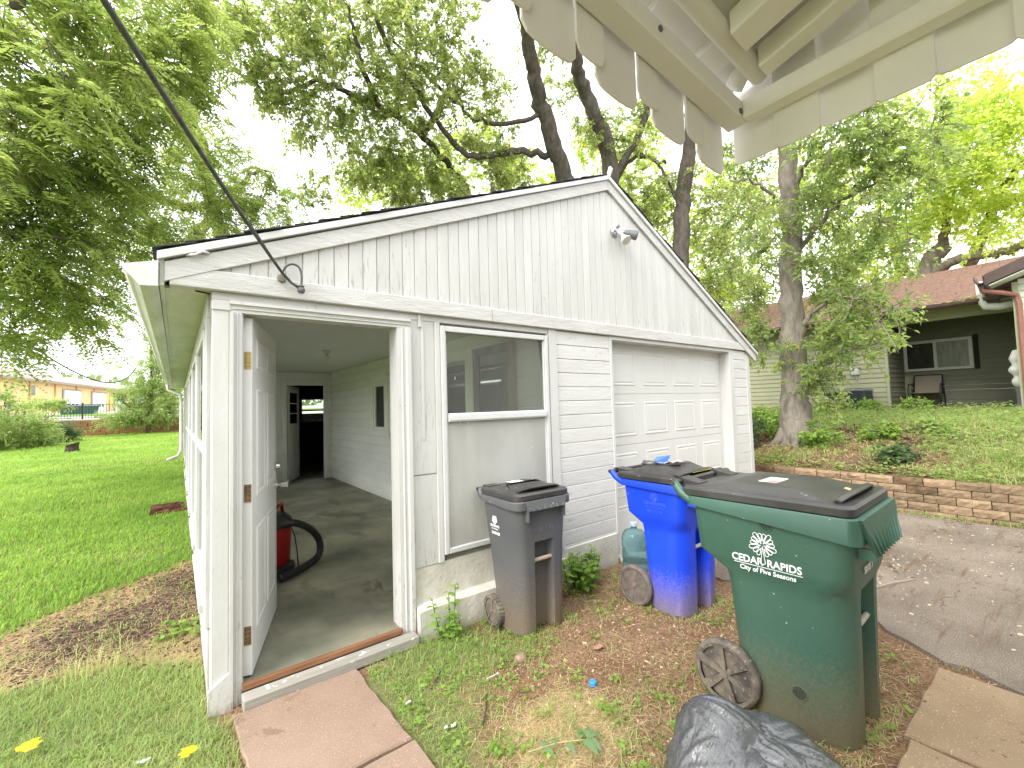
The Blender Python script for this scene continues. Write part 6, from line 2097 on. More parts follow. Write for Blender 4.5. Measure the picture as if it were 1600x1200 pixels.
# ------------------------------------------------------------------ unseen house behind the photographer: carries the awning, added to dim the garage front
HO = thing('unseen_house', 'unseen white sided house wall behind the photographer that carries the awning, added to block and bounce light', 'house', (2.0, -4.9, 0))
m_hs = M('house_siding', (0.78, 0.77, 0.74), (0.72, 0.71, 0.68), 4, (1, 1, 1), 0.6, 0.3)
z = -0.1
while z < 3.2:
    P = [(-4.92, z), (-4.90, z), (-4.90, z + 0.02), (-4.915, z + 0.199), (-4.95, z + 0.199)]
    MB().prism([(y_, z_) for y_, z_ in P], 'x', -1.6, 9.5).build('siding_board', m_hs, HO)
    z += 0.2
MB().hexa([(-1.9, -4.4, 3.15), (9.8, -4.4, 3.15), (9.8, -8.5, 5.2), (-1.9, -8.5, 5.2), (-1.9, -4.4, 3.25), (9.8, -4.4, 3.25), (9.8, -8.5, 5.3), (-1.9, -8.5, 5.3)]).build('roof', m_shingle, HO)
slab('door', 0.6, 1.5, -4.895, -4.86, 0.0, 2.05, m_framewood, HO)
# ------------------------------------------------------------------ leaves, trees, bushes
m_bark = M('grey_bark', (0.16, 0.14, 0.12), (0.085, 0.074, 0.064), 12, (1, 1, 0.25), 0.95, 0.1, 1.0, 26, 0.0)
m_bark_l = M('light_ridged_bark', (0.26, 0.228, 0.19), (0.135, 0.118, 0.098), 11, (1, 1, 0.35), 0.95, 0.1, 1.0, 24, 0.0,
             peel=((0.15, 0.17, 0.08), 0.58, 3.0, (1, 1, 1)))
L_WALNUT = leaf_mat('walnut_leaf', (0.135, 0.205, 0.050), (0.300, 0.380, 0.100), 0.62)
L_MAPLE = leaf_mat('maple_leaf', (0.175, 0.240, 0.080), (0.345, 0.410, 0.135), 0.64)
L_HACK = leaf_mat('hackberry_leaf', (0.130, 0.215, 0.065), (0.290, 0.375, 0.110), 0.62)
L_YELLOW = leaf_mat('yellow_green_leaf', (0.31, 0.41, 0.085), (0.50, 0.58, 0.155), 0.62)
L_BUSH = leaf_mat('bush_leaf', (0.170, 0.270, 0.070), (0.340, 0.430, 0.140), 0.42)
L_DARK = leaf_mat('dark_bush_leaf', (0.045, 0.090, 0.034), (0.100, 0.165, 0.060), 0.35)
L_WEED = leaf_mat('weed_leaf', (0.140, 0.270, 0.045), (0.290, 0.420, 0.090), 0.42)

SHAPES = {
    'blade': np.array([(0, 0, 0), (0.30, 0.5, 0.10), (0.30, -0.5, 0.10), (0.65, 0.38, 0.06), (0.65, -0.38, 0.06), (1, 0, -0.12)]),
    'quad': np.array([(0, 0, 0), (0.45, 0.5, 0.08), (1.0, 0, -0.10), (0.45, -0.5, 0.08)]),
    'maple': np.array([(0, 0, 0), (0.25, 0.55, 0.0), (0.45, 0.22, 0.05), (1.0, 0.0, -0.12), (0.45, -0.22, 0.05), (0.25, -0.55, 0.0)]),
}
FACES = {
    'blade': [(0, 2, 1), (1, 2, 4, 3), (3, 4, 5)],
    'quad': [(0, 3, 2, 1)],
    'maple': [(0, 2, 1), (0, 4, 3, 2), (0, 5, 4)],
}


class Leaves:
    def __init__(self, shape='quad'):
        self.shape = shape
        self.P, self.D, self.N, self.L, self.Wd, self.T = [], [], [], [], [], []

    def add(self, p, d, n, l, w, t):
        """arrays: place, direction, normal, length, width, tint"""
        self.P.append(p); self.D.append(d); self.N.append(n); self.L.append(l); self.Wd.append(w); self.T.append(t)

    def build(self, name, mat, parent=None):
        P, D, N = np.concatenate(self.P), np.concatenate(self.D), np.concatenate(self.N)
        L, Wd, T = np.concatenate(self.L), np.concatenate(self.Wd), np.concatenate(self.T)
        D = D / (np.linalg.norm(D, axis=1, keepdims=True) + 1e-9)
        B = np.cross(N, D)
        B = B / (np.linalg.norm(B, axis=1, keepdims=True) + 1e-9)
        N = np.cross(D, B)
        sh = SHAPES[self.shape]
        k = len(sh)
        V = (P[:, None, :] + D[:, None, :] * (sh[None, :, 0:1] * L[:, None, None]) + B[:, None, :] * (sh[None, :, 1:2] * Wd[:, None, None])
             + N[:, None, :] * (sh[None, :, 2:3] * L[:, None, None])).reshape(-1, 3)
        fs = FACES[self.shape]
        n = len(P)
        loops, starts, totals = [], [], []
        base = np.arange(n)[:, None] * k
        per = np.concatenate([np.array(f) for f in fs])
        loops = (base + per[None, :]).ravel()
        lt = np.tile(np.array([len(f) for f in fs]), n)
        ls = np.concatenate([[0], np.cumsum(lt)[:-1]])
        me = bpy.data.meshes.new(name)
        me.vertices.add(len(V))
        me.vertices.foreach_set('co', V.astype(np.float32).ravel())
        me.loops.add(len(loops))
        me.loops.foreach_set('vertex_index', loops.astype(np.int32))
        me.polygons.add(len(lt))
        me.polygons.foreach_set('loop_start', ls.astype(np.int32))
        me.polygons.foreach_set('loop_total', lt.astype(np.int32))
        me.materials.append(mat)
        a = me.attributes.new('tint', 'FLOAT', 'POINT')
        a.data.foreach_set('value', np.repeat(T, k).astype(np.float32))
        me.update(calc_edges=True)
        return link(name, me, parent)


def unit(v):
    return v / (np.linalg.norm(v, axis=-1, keepdims=True) + 1e-9)


def spray(lv, c, out, R, n_tw, n_lf, ll, lw, droop, tint, pinnate=False, wood=None, tr=0.004):
    """twigs fanning out of c with leaves along them; pinnate: each twig carries compound fronds"""
    for _ in range(n_tw):
        d = unit(out * rng.uniform(0.2, 1.0) + rng.normal(size=3) * 0.75)
        L = R * rng.uniform(0.55, 1.15)
        f = np.linspace(0, 1, 6)
        pts = c + d * (f * L)[:, None] + np.array([0, 0, -1.0]) * (droop * L * f ** 2)[:, None]
        if wood is not None:
            wood.tube(pts[[0, 2, 4, 5]], [tr * 1.6, tr * 1.2, tr * 0.8, tr * 0.5], 3, caps=False)
        m_ = n_lf
        u = rng.uniform(0.15, 1.0, m_)
        base = np.stack([np.interp(u, f, pts[:, k]) for k in range(3)], 1)
        tang = unit(pts[-1] - pts[0])
        side = unit(np.cross(tang, np.array([0, 0, 1.0]) + rng.normal(size=3) * 0.2))
        if pinnate:
            # u: frond bases; every frond: paired leaflets
            fd = unit(side[None, :] * rng.choice([-1, 1], m_)[:, None] * rng.uniform(0.4, 1, m_)[:, None] + tang * 0.7 + rng.normal(size=(m_, 3)) * 0.25)
            fl = rng.uniform(0.24, 0.40, m_)
            np_ = 7
            g = np.linspace(0.18, 1.0, np_)
            ctr = base[:, None, :] + fd[:, None, :] * (g[None, :, None] * fl[:, None, None])
            ctr[:, :, 2] -= (0.32 * fl[:, None]) * g[None, :] ** 2
            fb = unit(np.cross(fd, np.array([0, 0, 1.0])))
            fdn = fd.copy()
            fdn[:, 2] -= 0.32
            fdn = unit(fdn)
            for s in (-1, 1):
                dd = unit(fb[:, None, :] * s + fdn[:, None, :] * 0.65 + rng.normal(size=(m_, np_, 3)) * 0.14)
                nn = unit(np.array([0, 0, 1.0]) + rng.normal(size=(m_, np_, 3)) * 0.30 + fd[:, None, :] * 0.35)
                sc = (1.0 - 0.55 * np.abs(g - 0.5) ** 1.5)[None, :] * rng.uniform(0.8, 1.15, (m_, 1))
                tt = np.clip(tint + rng.normal(size=(m_, 1)) * 0.16 + rng.normal(size=(m_, np_)) * 0.06, 0, 1)
                lv.add(ctr.reshape(-1, 3), dd.reshape(-1, 3), nn.reshape(-1, 3), (ll * sc).ravel(), (lw * sc).ravel(), tt.ravel())
        else:
            dd = unit(side[None, :] * rng.choice([-1, 1], m_)[:, None] * rng.uniform(0.3, 1, m_)[:, None] + tang * 0.5 + rng.normal(size=(m_, 3)) * 0.45 + np.array([0, 0, -0.28]))
            nn = unit(np.array([0, 0, 1.0]) + rng.normal(size=(m_, 3)) * 0.55)
            sc = rng.uniform(0.65, 1.2, m_)
            tt = np.clip(tint + rng.normal(size=m_) * 0.20, 0, 1)
            lv.add(base + dd * 0.02, dd, nn, ll * sc, lw * sc, tt)


def limb_path(pts, n=8, wob=0.05):
    pts = [np.array(p, float) for p in pts]
    out = []
    for i in range(len(pts) - 1):
        a0, a1, a2, a3 = pts[max(i - 1, 0)], pts[i], pts[i + 1], pts[min(i + 2, len(pts) - 1)]
        for k in range(n):
            f = k / n
            out.append(0.5 * (2 * a1 + (-a0 + a2) * f + (2 * a0 - 5 * a1 + 4 * a2 - a3) * f * f + (-a0 + 3 * a1 - 3 * a2 + a3) * f ** 3))
    out.append(pts[-1])
    out = np.array(out)
    w = rng.normal(size=out.shape) * wob
    w[0] = w[-1] = 0
    return out + w * 0.5


def tree(name, label, cat, limbs, blobs, lmat, bark, ll, lw, shape='quad', pinnate=False, n_tw=5, n_lf=14, R=0.6, droop=0.35, clusters=100, group=None,
         br=0.022, flare=None, tint0=0.5, tintv=0.22, wood_tw=True, limb_n=12):
    """limbs: (points, r0, r1). blobs: (centre, radii, weight) volumes filled by leaf sprays, each spray tied to the nearest wood by a thin branch"""
    base = limbs[0][0][0]
    root = thing(name, label, cat, tuple(np.array(base)), group)
    tw = MB()
    nodes, nrad = [], []
    for i, (pts, r0, r1) in enumerate(limbs):
        P = limb_path(pts, 8, 0.06 if i else 0.04)
        rs = np.linspace(r0, r1, len(P))
        if flare and i == 0:
            hh = P[:, 2] - P[0, 2]
            rs = rs * (1 + flare * np.exp(-np.maximum(hh, 0) / 0.35))
        rs = rs * (1 + rng.normal(size=len(P)) * 0.03)
        tw.tube(P, rs, limb_n, caps=True)
        nodes += list(P[2:])
        nrad += list(rs[2:])
    nodes, nrad = np.array(nodes), np.array(nrad)
    wts = np.array([b_[2] for b_ in blobs], float)
    wts /= wts.sum()
    cs = []
    for bi, (c, rad, _) in enumerate(blobs):
        m_ = max(1, int(round(clusters * wts[bi])))
        d = unit(rng.normal(size=(m_, 3)))
        r = rng.uniform(0.05, 1.0, m_) ** 0.45
        cs.append(np.array(c) + d * r[:, None] * np.array(rad))
    cs = np.concatenate(cs)
    dist = np.array([np.min(np.linalg.norm(nodes - c, axis=1)) for c in cs])
    order = np.argsort(dist)
    lv = Leaves(shape)
    brn = MB()
    for idx in order:
        c = cs[idx]
        dd = np.linalg.norm(nodes - c, axis=1)
        j = int(np.argmin(dd + nrad * -0.5))
        a = nodes[j]
        L = dd[j]
        r0 = min(nrad[j] * 0.6, br * (0.4 + 0.35 * L))
        r0 = max(r0, 0.006)
        mid = (a + c) / 2 + rng.normal(size=3) * 0.08 * L + np.array([0, 0, 0.10 * L])
        P = np.array([a, (a + mid) / 2 + rng.normal(size=3) * 0.03 * L, mid, (mid + c) / 2 + rng.normal(size=3) * 0.03 * L, c])
        brn.tube(P, np.linspace(r0, max(0.0045, r0 * 0.35), 5), 5, caps=False)
        nodes = np.concatenate([nodes, P[2:]])
        nrad = np.concatenate([nrad, np.linspace(r0 * 0.6, r0 * 0.35, 3)])
        out = unit(c - a + rng.normal(size=3) * 0.2)
        tint = np.clip(tint0 + rng.normal() * tintv, 0.02, 0.98)
        spray(lv, c, out, R * rng.uniform(0.75, 1.25), n_tw, n_lf, ll, lw, droop, tint, pinnate, brn if wood_tw else None)
    tr_ = tw.build('trunk', bark, root, smooth=True)
    brn.build('branches', bark, root)['kind'] = 'stuff'
    lv.build('crown', lmat, root)
    return root, len(cs)


def B(px, py, d, r, w=1.0, k=1.0):
    """a leaf volume around a real point; k stretches it in depth"""
    return (at(px, py, d), (r, r * k, r), w)


# walnut behind the left half of the garage, its long branches reaching out over the lawn
T0 = np.array([2.6, 13.4, 0.4])
wal = [([T0, T0 + (0.1, -0.1, 2.5), at(330, 330, 15.5)], 0.26, 0.17),
       ([at(330, 330, 15.5), at(290, 395, 13.6), at(205, 430, 12.0), at(120, 405, 10.8), at(20, 430, 9.8)], 0.13, 0.04),
       ([at(330, 330, 15.5), at(335, 318, 13.6), at(296, 325, 12.4), at(180, 300, 11.0), at(60, 330, 9.8)], 0.12, 0.035),
       ([at(330, 330, 15.5), at(300, 180, 14.5), at(210, 120, 12.0), at(90, 130, 10.0), at(-60, 180, 9.0)], 0.15, 0.04),
       ([at(300, 180, 14.5), at(330, 20, 14.0), at(240, -80, 12.0), at(110, -60, 9.5), at(20, 10, 8.0)], 0.13, 0.035),
       ([at(330, 330, 15.5), at(400, 270, 14.5), at(430, 300, 13.0)], 0.08, 0.03)]
wb = [B(60, 60, 8.5, 1.0, 1.1), B(180, 70, 9.0, 0.9, 1.0), B(270, 60, 10.0, 0.7, 0.6), B(340, 20, 11.5, 0.5, 0.3), B(30, 190, 8.5, 0.9, 0.9), B(150, 165, 9.5, 0.7, 0.6),
      B(20, 290, 8.5, 0.8, 1.0), B(130, 260, 9.0, 0.75, 0.7), B(60, 380, 9.0, 0.75, 1.0), B(170, 345, 10.0, 0.85, 1.0), B(30, 455, 9.5, 0.55, 0.75), B(130, 460, 10.0, 0.40, 0.40),
      B(280, 320, 11.5, 0.9, 1.0), B(370, 290, 12.5, 0.95, 1.0), B(440, 320, 13.0, 0.6, 0.45), B(320, 240, 12.0, 0.6, 0.35), B(250, 385, 11.5, 0.5, 0.35), B(10, 535, 10.0, 0.22, 0.22),
      B(115, 505, 10.5, 0.22, 0.14), B(180, 480, 11.0, 0.18, 0.10), B(240, 140, 10.5, 0.6, 0.45), B(260, 10, 10.0, 0.8, 0.5)]
tree('walnut_tree', 'dark leafy walnut tree with feathery leaves reaching over the lawn', 'tree', wal, wb, L_WALNUT, m_bark, 0.090, 0.037, 'quad', True, 4, 5, 0.55, 0.30, 350, br=0.018, tint0=0.55)

# silver maple with several stems behind the right of the garage
M0 = np.array([8.6, 6.2, 0.2])
map_ = [([M0, at(925, 400, 13.6), at(878, 265, 13.2), at(845, 165, 13.0), at(828, 80, 12.8), at(812, -10, 12.6), at(800, -120, 12.6), at(790, -260, 13.0)], 0.30, 0.05),
        ([at(925, 400, 13.6), at(955, 265, 13.9), at(915, 150, 13.8), at(895, 60, 13.6), at(880, -90, 13.5), at(880, -230, 13.8)], 0.27, 0.05),
        ([at(868, 250, 13.2), at(815, 235, 13.0), at(740, 245, 12.6), at(690, 200, 12.4), at(620, 90, 12.2), at(560, -30, 12.0)], 0.10, 0.035),
        ([at(845, 180, 13.0), at(760, 195, 12.8), at(690, 140, 12.6), at(610, 60, 12.4)], 0.06, 0.03),
        ([at(735, 330, 14.0), at(722, 285, 14.0), at(660, 215, 13.0), at(590, 165, 12.4), at(500, 130, 12.0), at(440, 150, 11.6)], 0.11, 0.03),
        ([at(590, 165, 12.4), at(565, 100, 12.0), at(545, 10, 12.0)], 0.07, 0.03),
        ([at(660, 215, 13.0), at(700, 130, 13.0), at(680, 20, 12.8)], 0.09, 0.04),
        ([at(955, 290, 13.9), at(1010, 180, 14.5), at(1030, 90, 14.6)], 0.11, 0.06),
        ([at(940, 330, 13.9), at(985, 250, 14.4), at(1040, 255, 14.8)], 0.07, 0.04)]
mbb = [B(430, 60, 11.5, 0.95, 0.8), B(520, 60, 12.0, 1.1, 1.0), B(620, 60, 12.3, 1.1, 1.1), B(690, 120, 12.5, 0.9, 0.8), B(480, 160, 12.0, 0.9, 0.75), B(560, 190, 12.3, 0.8, 0.65),
       B(640, 170, 12.8, 0.8, 0.6), B(600, 250, 13.0, 0.9, 0.9), B(680, 255, 13.3, 0.9, 0.9), B(555, 265, 13.2, 0.6, 0.4), B(760, 230, 13.3, 0.85, 0.8), B(755, 130, 13.0, 0.75, 0.55),
       B(420, 130, 11.6, 0.6, 0.4), B(800, 270, 13.6, 0.6, 0.4), B(850, 60, 13.2, 0.5, 0.22), B(920, 200, 14.0, 0.6, 0.35), B(880, 130, 14.0, 0.5, 0.2), B(980, 220, 14.6, 0.8, 0.6), B(1030, 150, 14.6, 0.7, 0.45),
       B(700, 20, 12.6, 0.6, 0.35), B(640, 305, 13.6, 0.7, 0.5), B(720, 310, 13.8, 0.6, 0.4), B(500, 290, 12.8, 0.45, 0.2), B(480, -60, 12, 1.3, 0.6), B(640, -60, 12.3, 1.3, 0.6), B(800, -150, 12.8, 1.4, 0.7), B(885, -150, 13.6, 1.4, 0.7), B(1040, 300, 15.0, 0.9, 0.7), B(960, 310, 15.0, 0.8, 0.6)]
tree('silver_maple', 'tall many-stemmed silver maple rising behind the garage ridge', 'tree', map_, mbb, L_MAPLE, m_bark, 0.085, 0.070, 'maple', False, 5, 19, 0.50, 0.25, 800, br=0.018, tint0=0.62)

# straight dark trunk between the maple and the near tree
D0 = at(1058, 470, 14.2); D0[2] = 0.9
dt = [([D0, at(1064, 360, 14.4), at(1076, 240, 14.6), at(1082, 60, 15.0), at(1086, -80, 15.5), at(1080, -220, 16.5)], 0.27, 0.06), ([at(1076, 240, 14.6), at(1120, 170, 15.0), at(1180, 100, 15.5)], 0.08, 0.04), ([at(1066, 330, 14.4), at(1030, 260, 14.6), at(990, 240, 15)], 0.05, 0.03)]
db = [B(1120, 360, 15.0, 0.9, 0.8), B(1150, 440, 15.2, 0.9, 0.8), B(1120, 290, 15.2, 0.8, 0.6), B(1000, 330, 15.5, 0.7, 0.5), B(1100, 430, 15.0, 0.6, 0.4), B(1180, 330, 16.0, 1.0, 0.7), B(1085, 60, 15.3, 1.1, 0.5), B(1090, -80, 15.6, 1.5, 0.9), B(1080, -220, 16.5, 1.5, 0.8)]
tree('maple_tree', 'slim straight dark trunk with thin pale foliage behind the right roof slope', 'tree', dt, db, L_MAPLE, m_bark, 0.085, 0.070, 'maple', False, 5, 16, 0.50, 0.25, 270, tint0=0.62)

# near tree on the bank
H0 = np.array([9.12, 0.42, 0.48])
ht = [([H0, H0 + (0.02, 0.0, 1.1), at(1238, 500, 10.0), at(1236, 380, 10.1), at(1230, 250, 10.3), at(1222, 120, 10.8), at(1215, -40, 11.5), at(1212, -220, 12.6)], 0.255, 0.07),
      ([at(1240, 520, 10.0), at(1290, 470, 9.7), at(1350, 470, 9.4)], 0.045, 0.015), ([at(1238, 400, 10.1), at(1300, 330, 9.9), at(1380, 280, 9.8)], 0.05, 0.016),
      ([at(1238, 350, 10.1), at(1190, 290, 10.0), at(1140, 280, 9.9)], 0.04, 0.014), ([at(1236, 310, 10.2), at(1270, 235, 10.0), at(1330, 200, 9.8)], 0.05, 0.016)]
hb = [B(1320, 210, 9.6, 0.8, 0.95), B(1390, 190, 9.6, 0.7, 0.7), B(1305, 290, 10.9, 0.75, 0.9), B(1370, 290, 9.6, 0.7, 0.8), B(1165, 330, 10.9, 0.6, 0.5), B(1160, 250, 10.9, 0.5, 0.35), B(1310, 380, 10.9, 0.7, 0.8),
      B(1180, 410, 10.9, 0.65, 0.55), B(1370, 390, 9.5, 0.5, 0.4), B(1320, 450, 10.6, 0.6, 0.85), B(1170, 480, 10.9, 0.5, 0.4), B(1235, 545, 9.5, 0.18, 0.12), B(1168, 535, 10.9, 0.4, 0.3), B(1195, 510, 9.7, 0.25, 0.18), B(1285, 560, 9.5, 0.28, 0.2), B(1205, 360, 9.8, 0.3, 0.22), B(1265, 310, 9.8, 0.3, 0.22), B(1270, 420, 9.7, 0.3, 0.24), B(1350, 470, 9.3, 0.5, 0.55), B(1310, 525, 9.8, 0.32, 0.4), B(1390, 500, 9.2, 0.25, 0.2),
      B(1330, 540, 9.3, 0.22, 0.16), B(1275, 590, 9.4, 0.22, 0.20), B(1290, 625, 9.4, 0.18, 0.12), B(1440, 230, 10, 0.6, 0.4), B(1330, 120, 10.0, 0.8, 0.3), B(1190, 160, 10.6, 0.8, 0.3), B(1225, 20, 11.2, 1.1, 0.5), B(1215, -120, 12.0, 1.3, 0.7)]
tree('hackberry_tree', 'thick pale barked tree with low leafy boughs, standing on the bank', 'tree', ht, hb, L_HACK, m_bark_l, 0.095, 0.045, 'quad', False, 6, 12, 0.42, 0.22, 350, br=0.012, flare=0.75, tint0=0.65, limb_n=20)

for k_, (a_, l_) in enumerate(((3.4, 0.75), (4.3, 0.6), (5.3, 0.8), (2.5, 0.6), (0.4, 0.6))):
    q = MB()
    x1, y1 = 9.12 + l_ * math.cos(a_), 0.42 + l_ * math.sin(a_)
    x2, y2 = 9.12 + 0.22 * math.cos(a_), 0.42 + 0.22 * math.sin(a_)
    xm, ym = (x1 + x2) / 2, (y1 + y2) / 2
    q.tube([(x2, y2, h1(x2, y2) + 0.22), ((x2 + xm) / 2, (y2 + ym) / 2, h1(xm, ym) + 0.13), (xm, ym, h1(xm, ym) + 0.04), (x1, y1, h1(x1, y1) - 0.05)], [0.12, 0.09, 0.06, 0.03], 10)
    q.build('root', m_bark_l, [o for o in COL.objects if o.name == 'hackberry_tree'][0], smooth=True)

# yellow-green tree behind the neighbour's roof
Y0 = at(1445, 520, 20.5); Y0[2] = 1.1
yt = [([Y0, at(1450, 430, 20.5), at(1475, 385, 20.5)], 0.34, 0.22), ([at(1450, 430, 20.5), at(1500, 405, 20), at(1560, 395, 19.5), at(1640, 370, 19)], 0.16, 0.10),
      ([at(1475, 385, 20.5), at(1480, 330, 20.5), at(1492, 280, 20.5)], 0.14, 0.07), ([at(1510, 430, 21), at(1550, 330, 20.5), at(1600, 250, 20)], 0.18, 0.08),
      ([at(1410, 430, 21.5), at(1400, 380, 21.5), at(1385, 330, 21.5)], 0.22, 0.10), ([at(1550, 330, 20.5), at(1600, 310, 20.0)], 0.08, 0.05)]
yb_ = [B(1460, 190, 20, 1.5, 1.1), B(1540, 170, 20, 1.5, 1.1), B(1500, 250, 20, 1.6, 1.3), B(1580, 230, 19.5, 1.4, 1.0), B(1420, 260, 20.5, 1.2, 0.8), B(1530, 320, 20, 1.0, 0.7), B(1590, 350, 19.5, 1.0, 0.6),
       B(1400, 350, 21, 1.1, 0.7), B(1340, 380, 22, 1.4, 0.8), B(1460, 350, 21, 0.9, 0.45), B(1390, 420, 21.5, 1.0, 0.6), B(1650, 250, 20, 1.8, 0.7), B(1270, 260, 22, 1.6, 0.8), B(1200, 330, 22, 1.6, 0.8), B(1590, 150, 20, 1.0, 0.5), B(1160, 420, 22, 1.6, 0.7), B(1330, 300, 22.5, 1.6, 0.8)]
tree('yellow_tree', 'bright yellow-green tree spreading behind the reddish roof', 'tree', yt, yb_, L_YELLOW, m_bark_l, 0.13, 0.085, 'quad', False, 6, 14, 0.85, 0.2, 500, br=0.024, tint0=0.5, wood_tw=False)

# thin far trees seen low between the stems, behind the garage
F0 = at(770, 420, 24.0); F0[2] = 0.7
ft = [([F0, F0 + (0, 0, 3.5), at(770, 285, 24.0)], 0.22, 0.12), ([at(770, 330, 24.0), at(680, 285, 24.0), at(610, 265, 23.5)], 0.10, 0.05)]
fb = [B(620, 275, 23.5, 1.2, 0.8), B(700, 270, 24, 1.3, 0.9), B(790, 270, 24, 1.3, 0.9), B(860, 290, 24, 1.0, 0.6), B(740, 210, 24, 1.1, 0.5), B(560, 295, 23, 0.8, 0.4)]
tree('distant_tree', 'pale far tree glimpsed between the maple stems, left of the garage peak', 'tree', ft, fb, L_YELLOW, m_bark, 0.16, 0.11, 'quad', False, 5, 14, 0.8, 0.2, 190, tint0=0.2, wood_tw=False, group='far trees behind the garage')
F0 = at(1010, 470, 23.0); F0[2] = 0.9
ft = [([F0, F0 + (0, 0, 3.0), at(1010, 300, 23.0)], 0.22, 0.12), ([at(1010, 360, 23.0), at(1080, 330, 23.0), at(1150, 340, 22.5)], 0.10, 0.05)]
fb = [B(960, 290, 22.5, 1.1, 0.8), B(1020, 330, 22.5, 1.2, 0.9), B(1090, 370, 22.5, 1.3, 0.9), B(1130, 440, 22.5, 1.2, 0.8), B(1000, 230, 23, 1.1, 0.6), B(1130, 290, 23, 1.1, 0.6), B(930, 230, 23, 0.8, 0.3)]
tree('distant_tree', 'pale far tree behind the right roof slope, between slim trunk and peak', 'tree', ft, fb, L_YELLOW, m_bark, 0.16, 0.11, 'quad', False, 5, 14, 0.8, 0.2, 200, tint0=0.25, wood_tw=False, group='far trees behind the garage')

# tall feathery bush at the end of the lawn
S0 = np.array([-1.2, 23.9, h1(-1.2, 23.9)])
bt_ = [([S0, S0 + (0.05, 0, 1.0), S0 + (0.1, 0, 2.6), S0 + (0, 0, 4.6)], 0.09, 0.02), ([S0 + (0, 0, 0.4), S0 + (-0.8, -0.1, 1.4), S0 + (-1.3, -0.2, 2.0)], 0.05, 0.015), ([S0 + (0, 0, 0.4), S0 + (0.9, -0.1, 1.3), S0 + (1.5, -0.2, 1.8)], 0.05, 0.015)]
bb2 = [(S0 + np.array(q), r_, w_) for q, r_, w_ in (((0.1, 0, 1.0), (1.35, 0.9, 0.6), 1.9), ((-0.5, 0, 1.8), (0.8, 0.7, 0.7), 1.1), ((0.7, 0, 1.9), (0.9, 0.7, 0.8), 1.2), ((0.1, 0, 2.7), (0.85, 0.7, 0.7), 1.1), ((0.1, 0, 3.5), (0.5, 0.5, 0.6), 0.6), ((0.0, 0, 4.4), (0.2, 0.2, 0.6), 0.22), ((-1.2, -0.2, 0.8), (0.7, 0.5, 0.3), 0.5), ((-1.0, -0.2, 3.2), (0.6, 0.3, 0.2), 0.12))]
tree('tall_bush', 'tall feathery light green bush at the far end of the lawn', 'bush', bt_, bb2, L_BUSH, m_bark, 0.15, 0.026, 'quad', False, 6, 16, 0.42, 0.1, 330, tint0=0.6, wood_tw=False)
# rambling shrubs by the terrace wall
for k, (px, py, d, rx, rz, cl_, lab, mt, ti) in enumerate(((35, 672, 21.0, 0.85, 0.55, 110, 'rambling pale green shrub at the left end of the terrace wall', L_BUSH, 0.6), (-40, 640, 20.0, 1.0, 0.9, 90, 'bigger pale shrub at the left edge of the picture', L_BUSH, 0.5),
                                                      (70, 630, 25.6, 0.7, 0.18, 36, 'sprawling green shrub that climbs over the iron fence', L_BUSH, 0.75), (105, 672, 23.0, 0.22, 0.20, 16, 'small dark green shrub before the brown terrace wall', L_DARK, 0.9), (75, 672, 23.5, 0.75, 0.35, 40, 'brownish thin shrub before the brown terrace wall', leaf_mat('olive_leaf', (0.12, 0.105, 0.045), (0.20, 0.17, 0.07), 0.3), 0.5))):
    c = at(px, py, d)
    zb = h1(c[0], c[1])
    lb = [([np.array([c[0], c[1], zb]), np.array([c[0] + 0.05, c[1], (zb + c[2]) / 2]), c + np.array([0, 0, 0.1])], 0.03, 0.01)]
    tree('shrub', lab, 'shrub', lb, [(c, (rx, 0.8, rz), 1), (c + np.array([0, 0, -rz * 0.5]), (rx * 1.1, 0.8, rz * 0.6), 0.6)], mt, m_bark, 0.12, 0.042, 'quad', False, 5, 11, 0.34, 0.15, cl_, 'shrubs at the far side of the lawn', tint0=ti, wood_tw=False)
# wooded rise far behind the works building
hx = []
lv = Leaves('quad')
for i in range(2600):
    a = rng.uniform(-0.45, 0.35)
    d = rng.uniform(150, 175)
    x, y = d * math.sin(a) - 4, d * math.cos(a)
    top = 8.5 + 4.5 * math.exp(-((x + 8) / 26) ** 2) + 1.2 * math.sin(x * 0.21)
    hx.append((x, y, rng.uniform(2.5, top)))
hx = np.array(hx)
lv.add(hx, unit(rng.normal(size=hx.shape)), unit(rng.normal(size=hx.shape) + np.array([0, -0.6, 0.8])), rng.uniform(1.2, 2.4, len(hx)), rng.uniform(1.0, 1.9, len(hx)), rng.uniform(0, 1, len(hx)))
tag(lv.build('wooded_hill', leaf_mat('far_wood_leaf', (0.15, 0.22, 0.09), (0.24, 0.32, 0.13), 0.25)), kind='stuff')

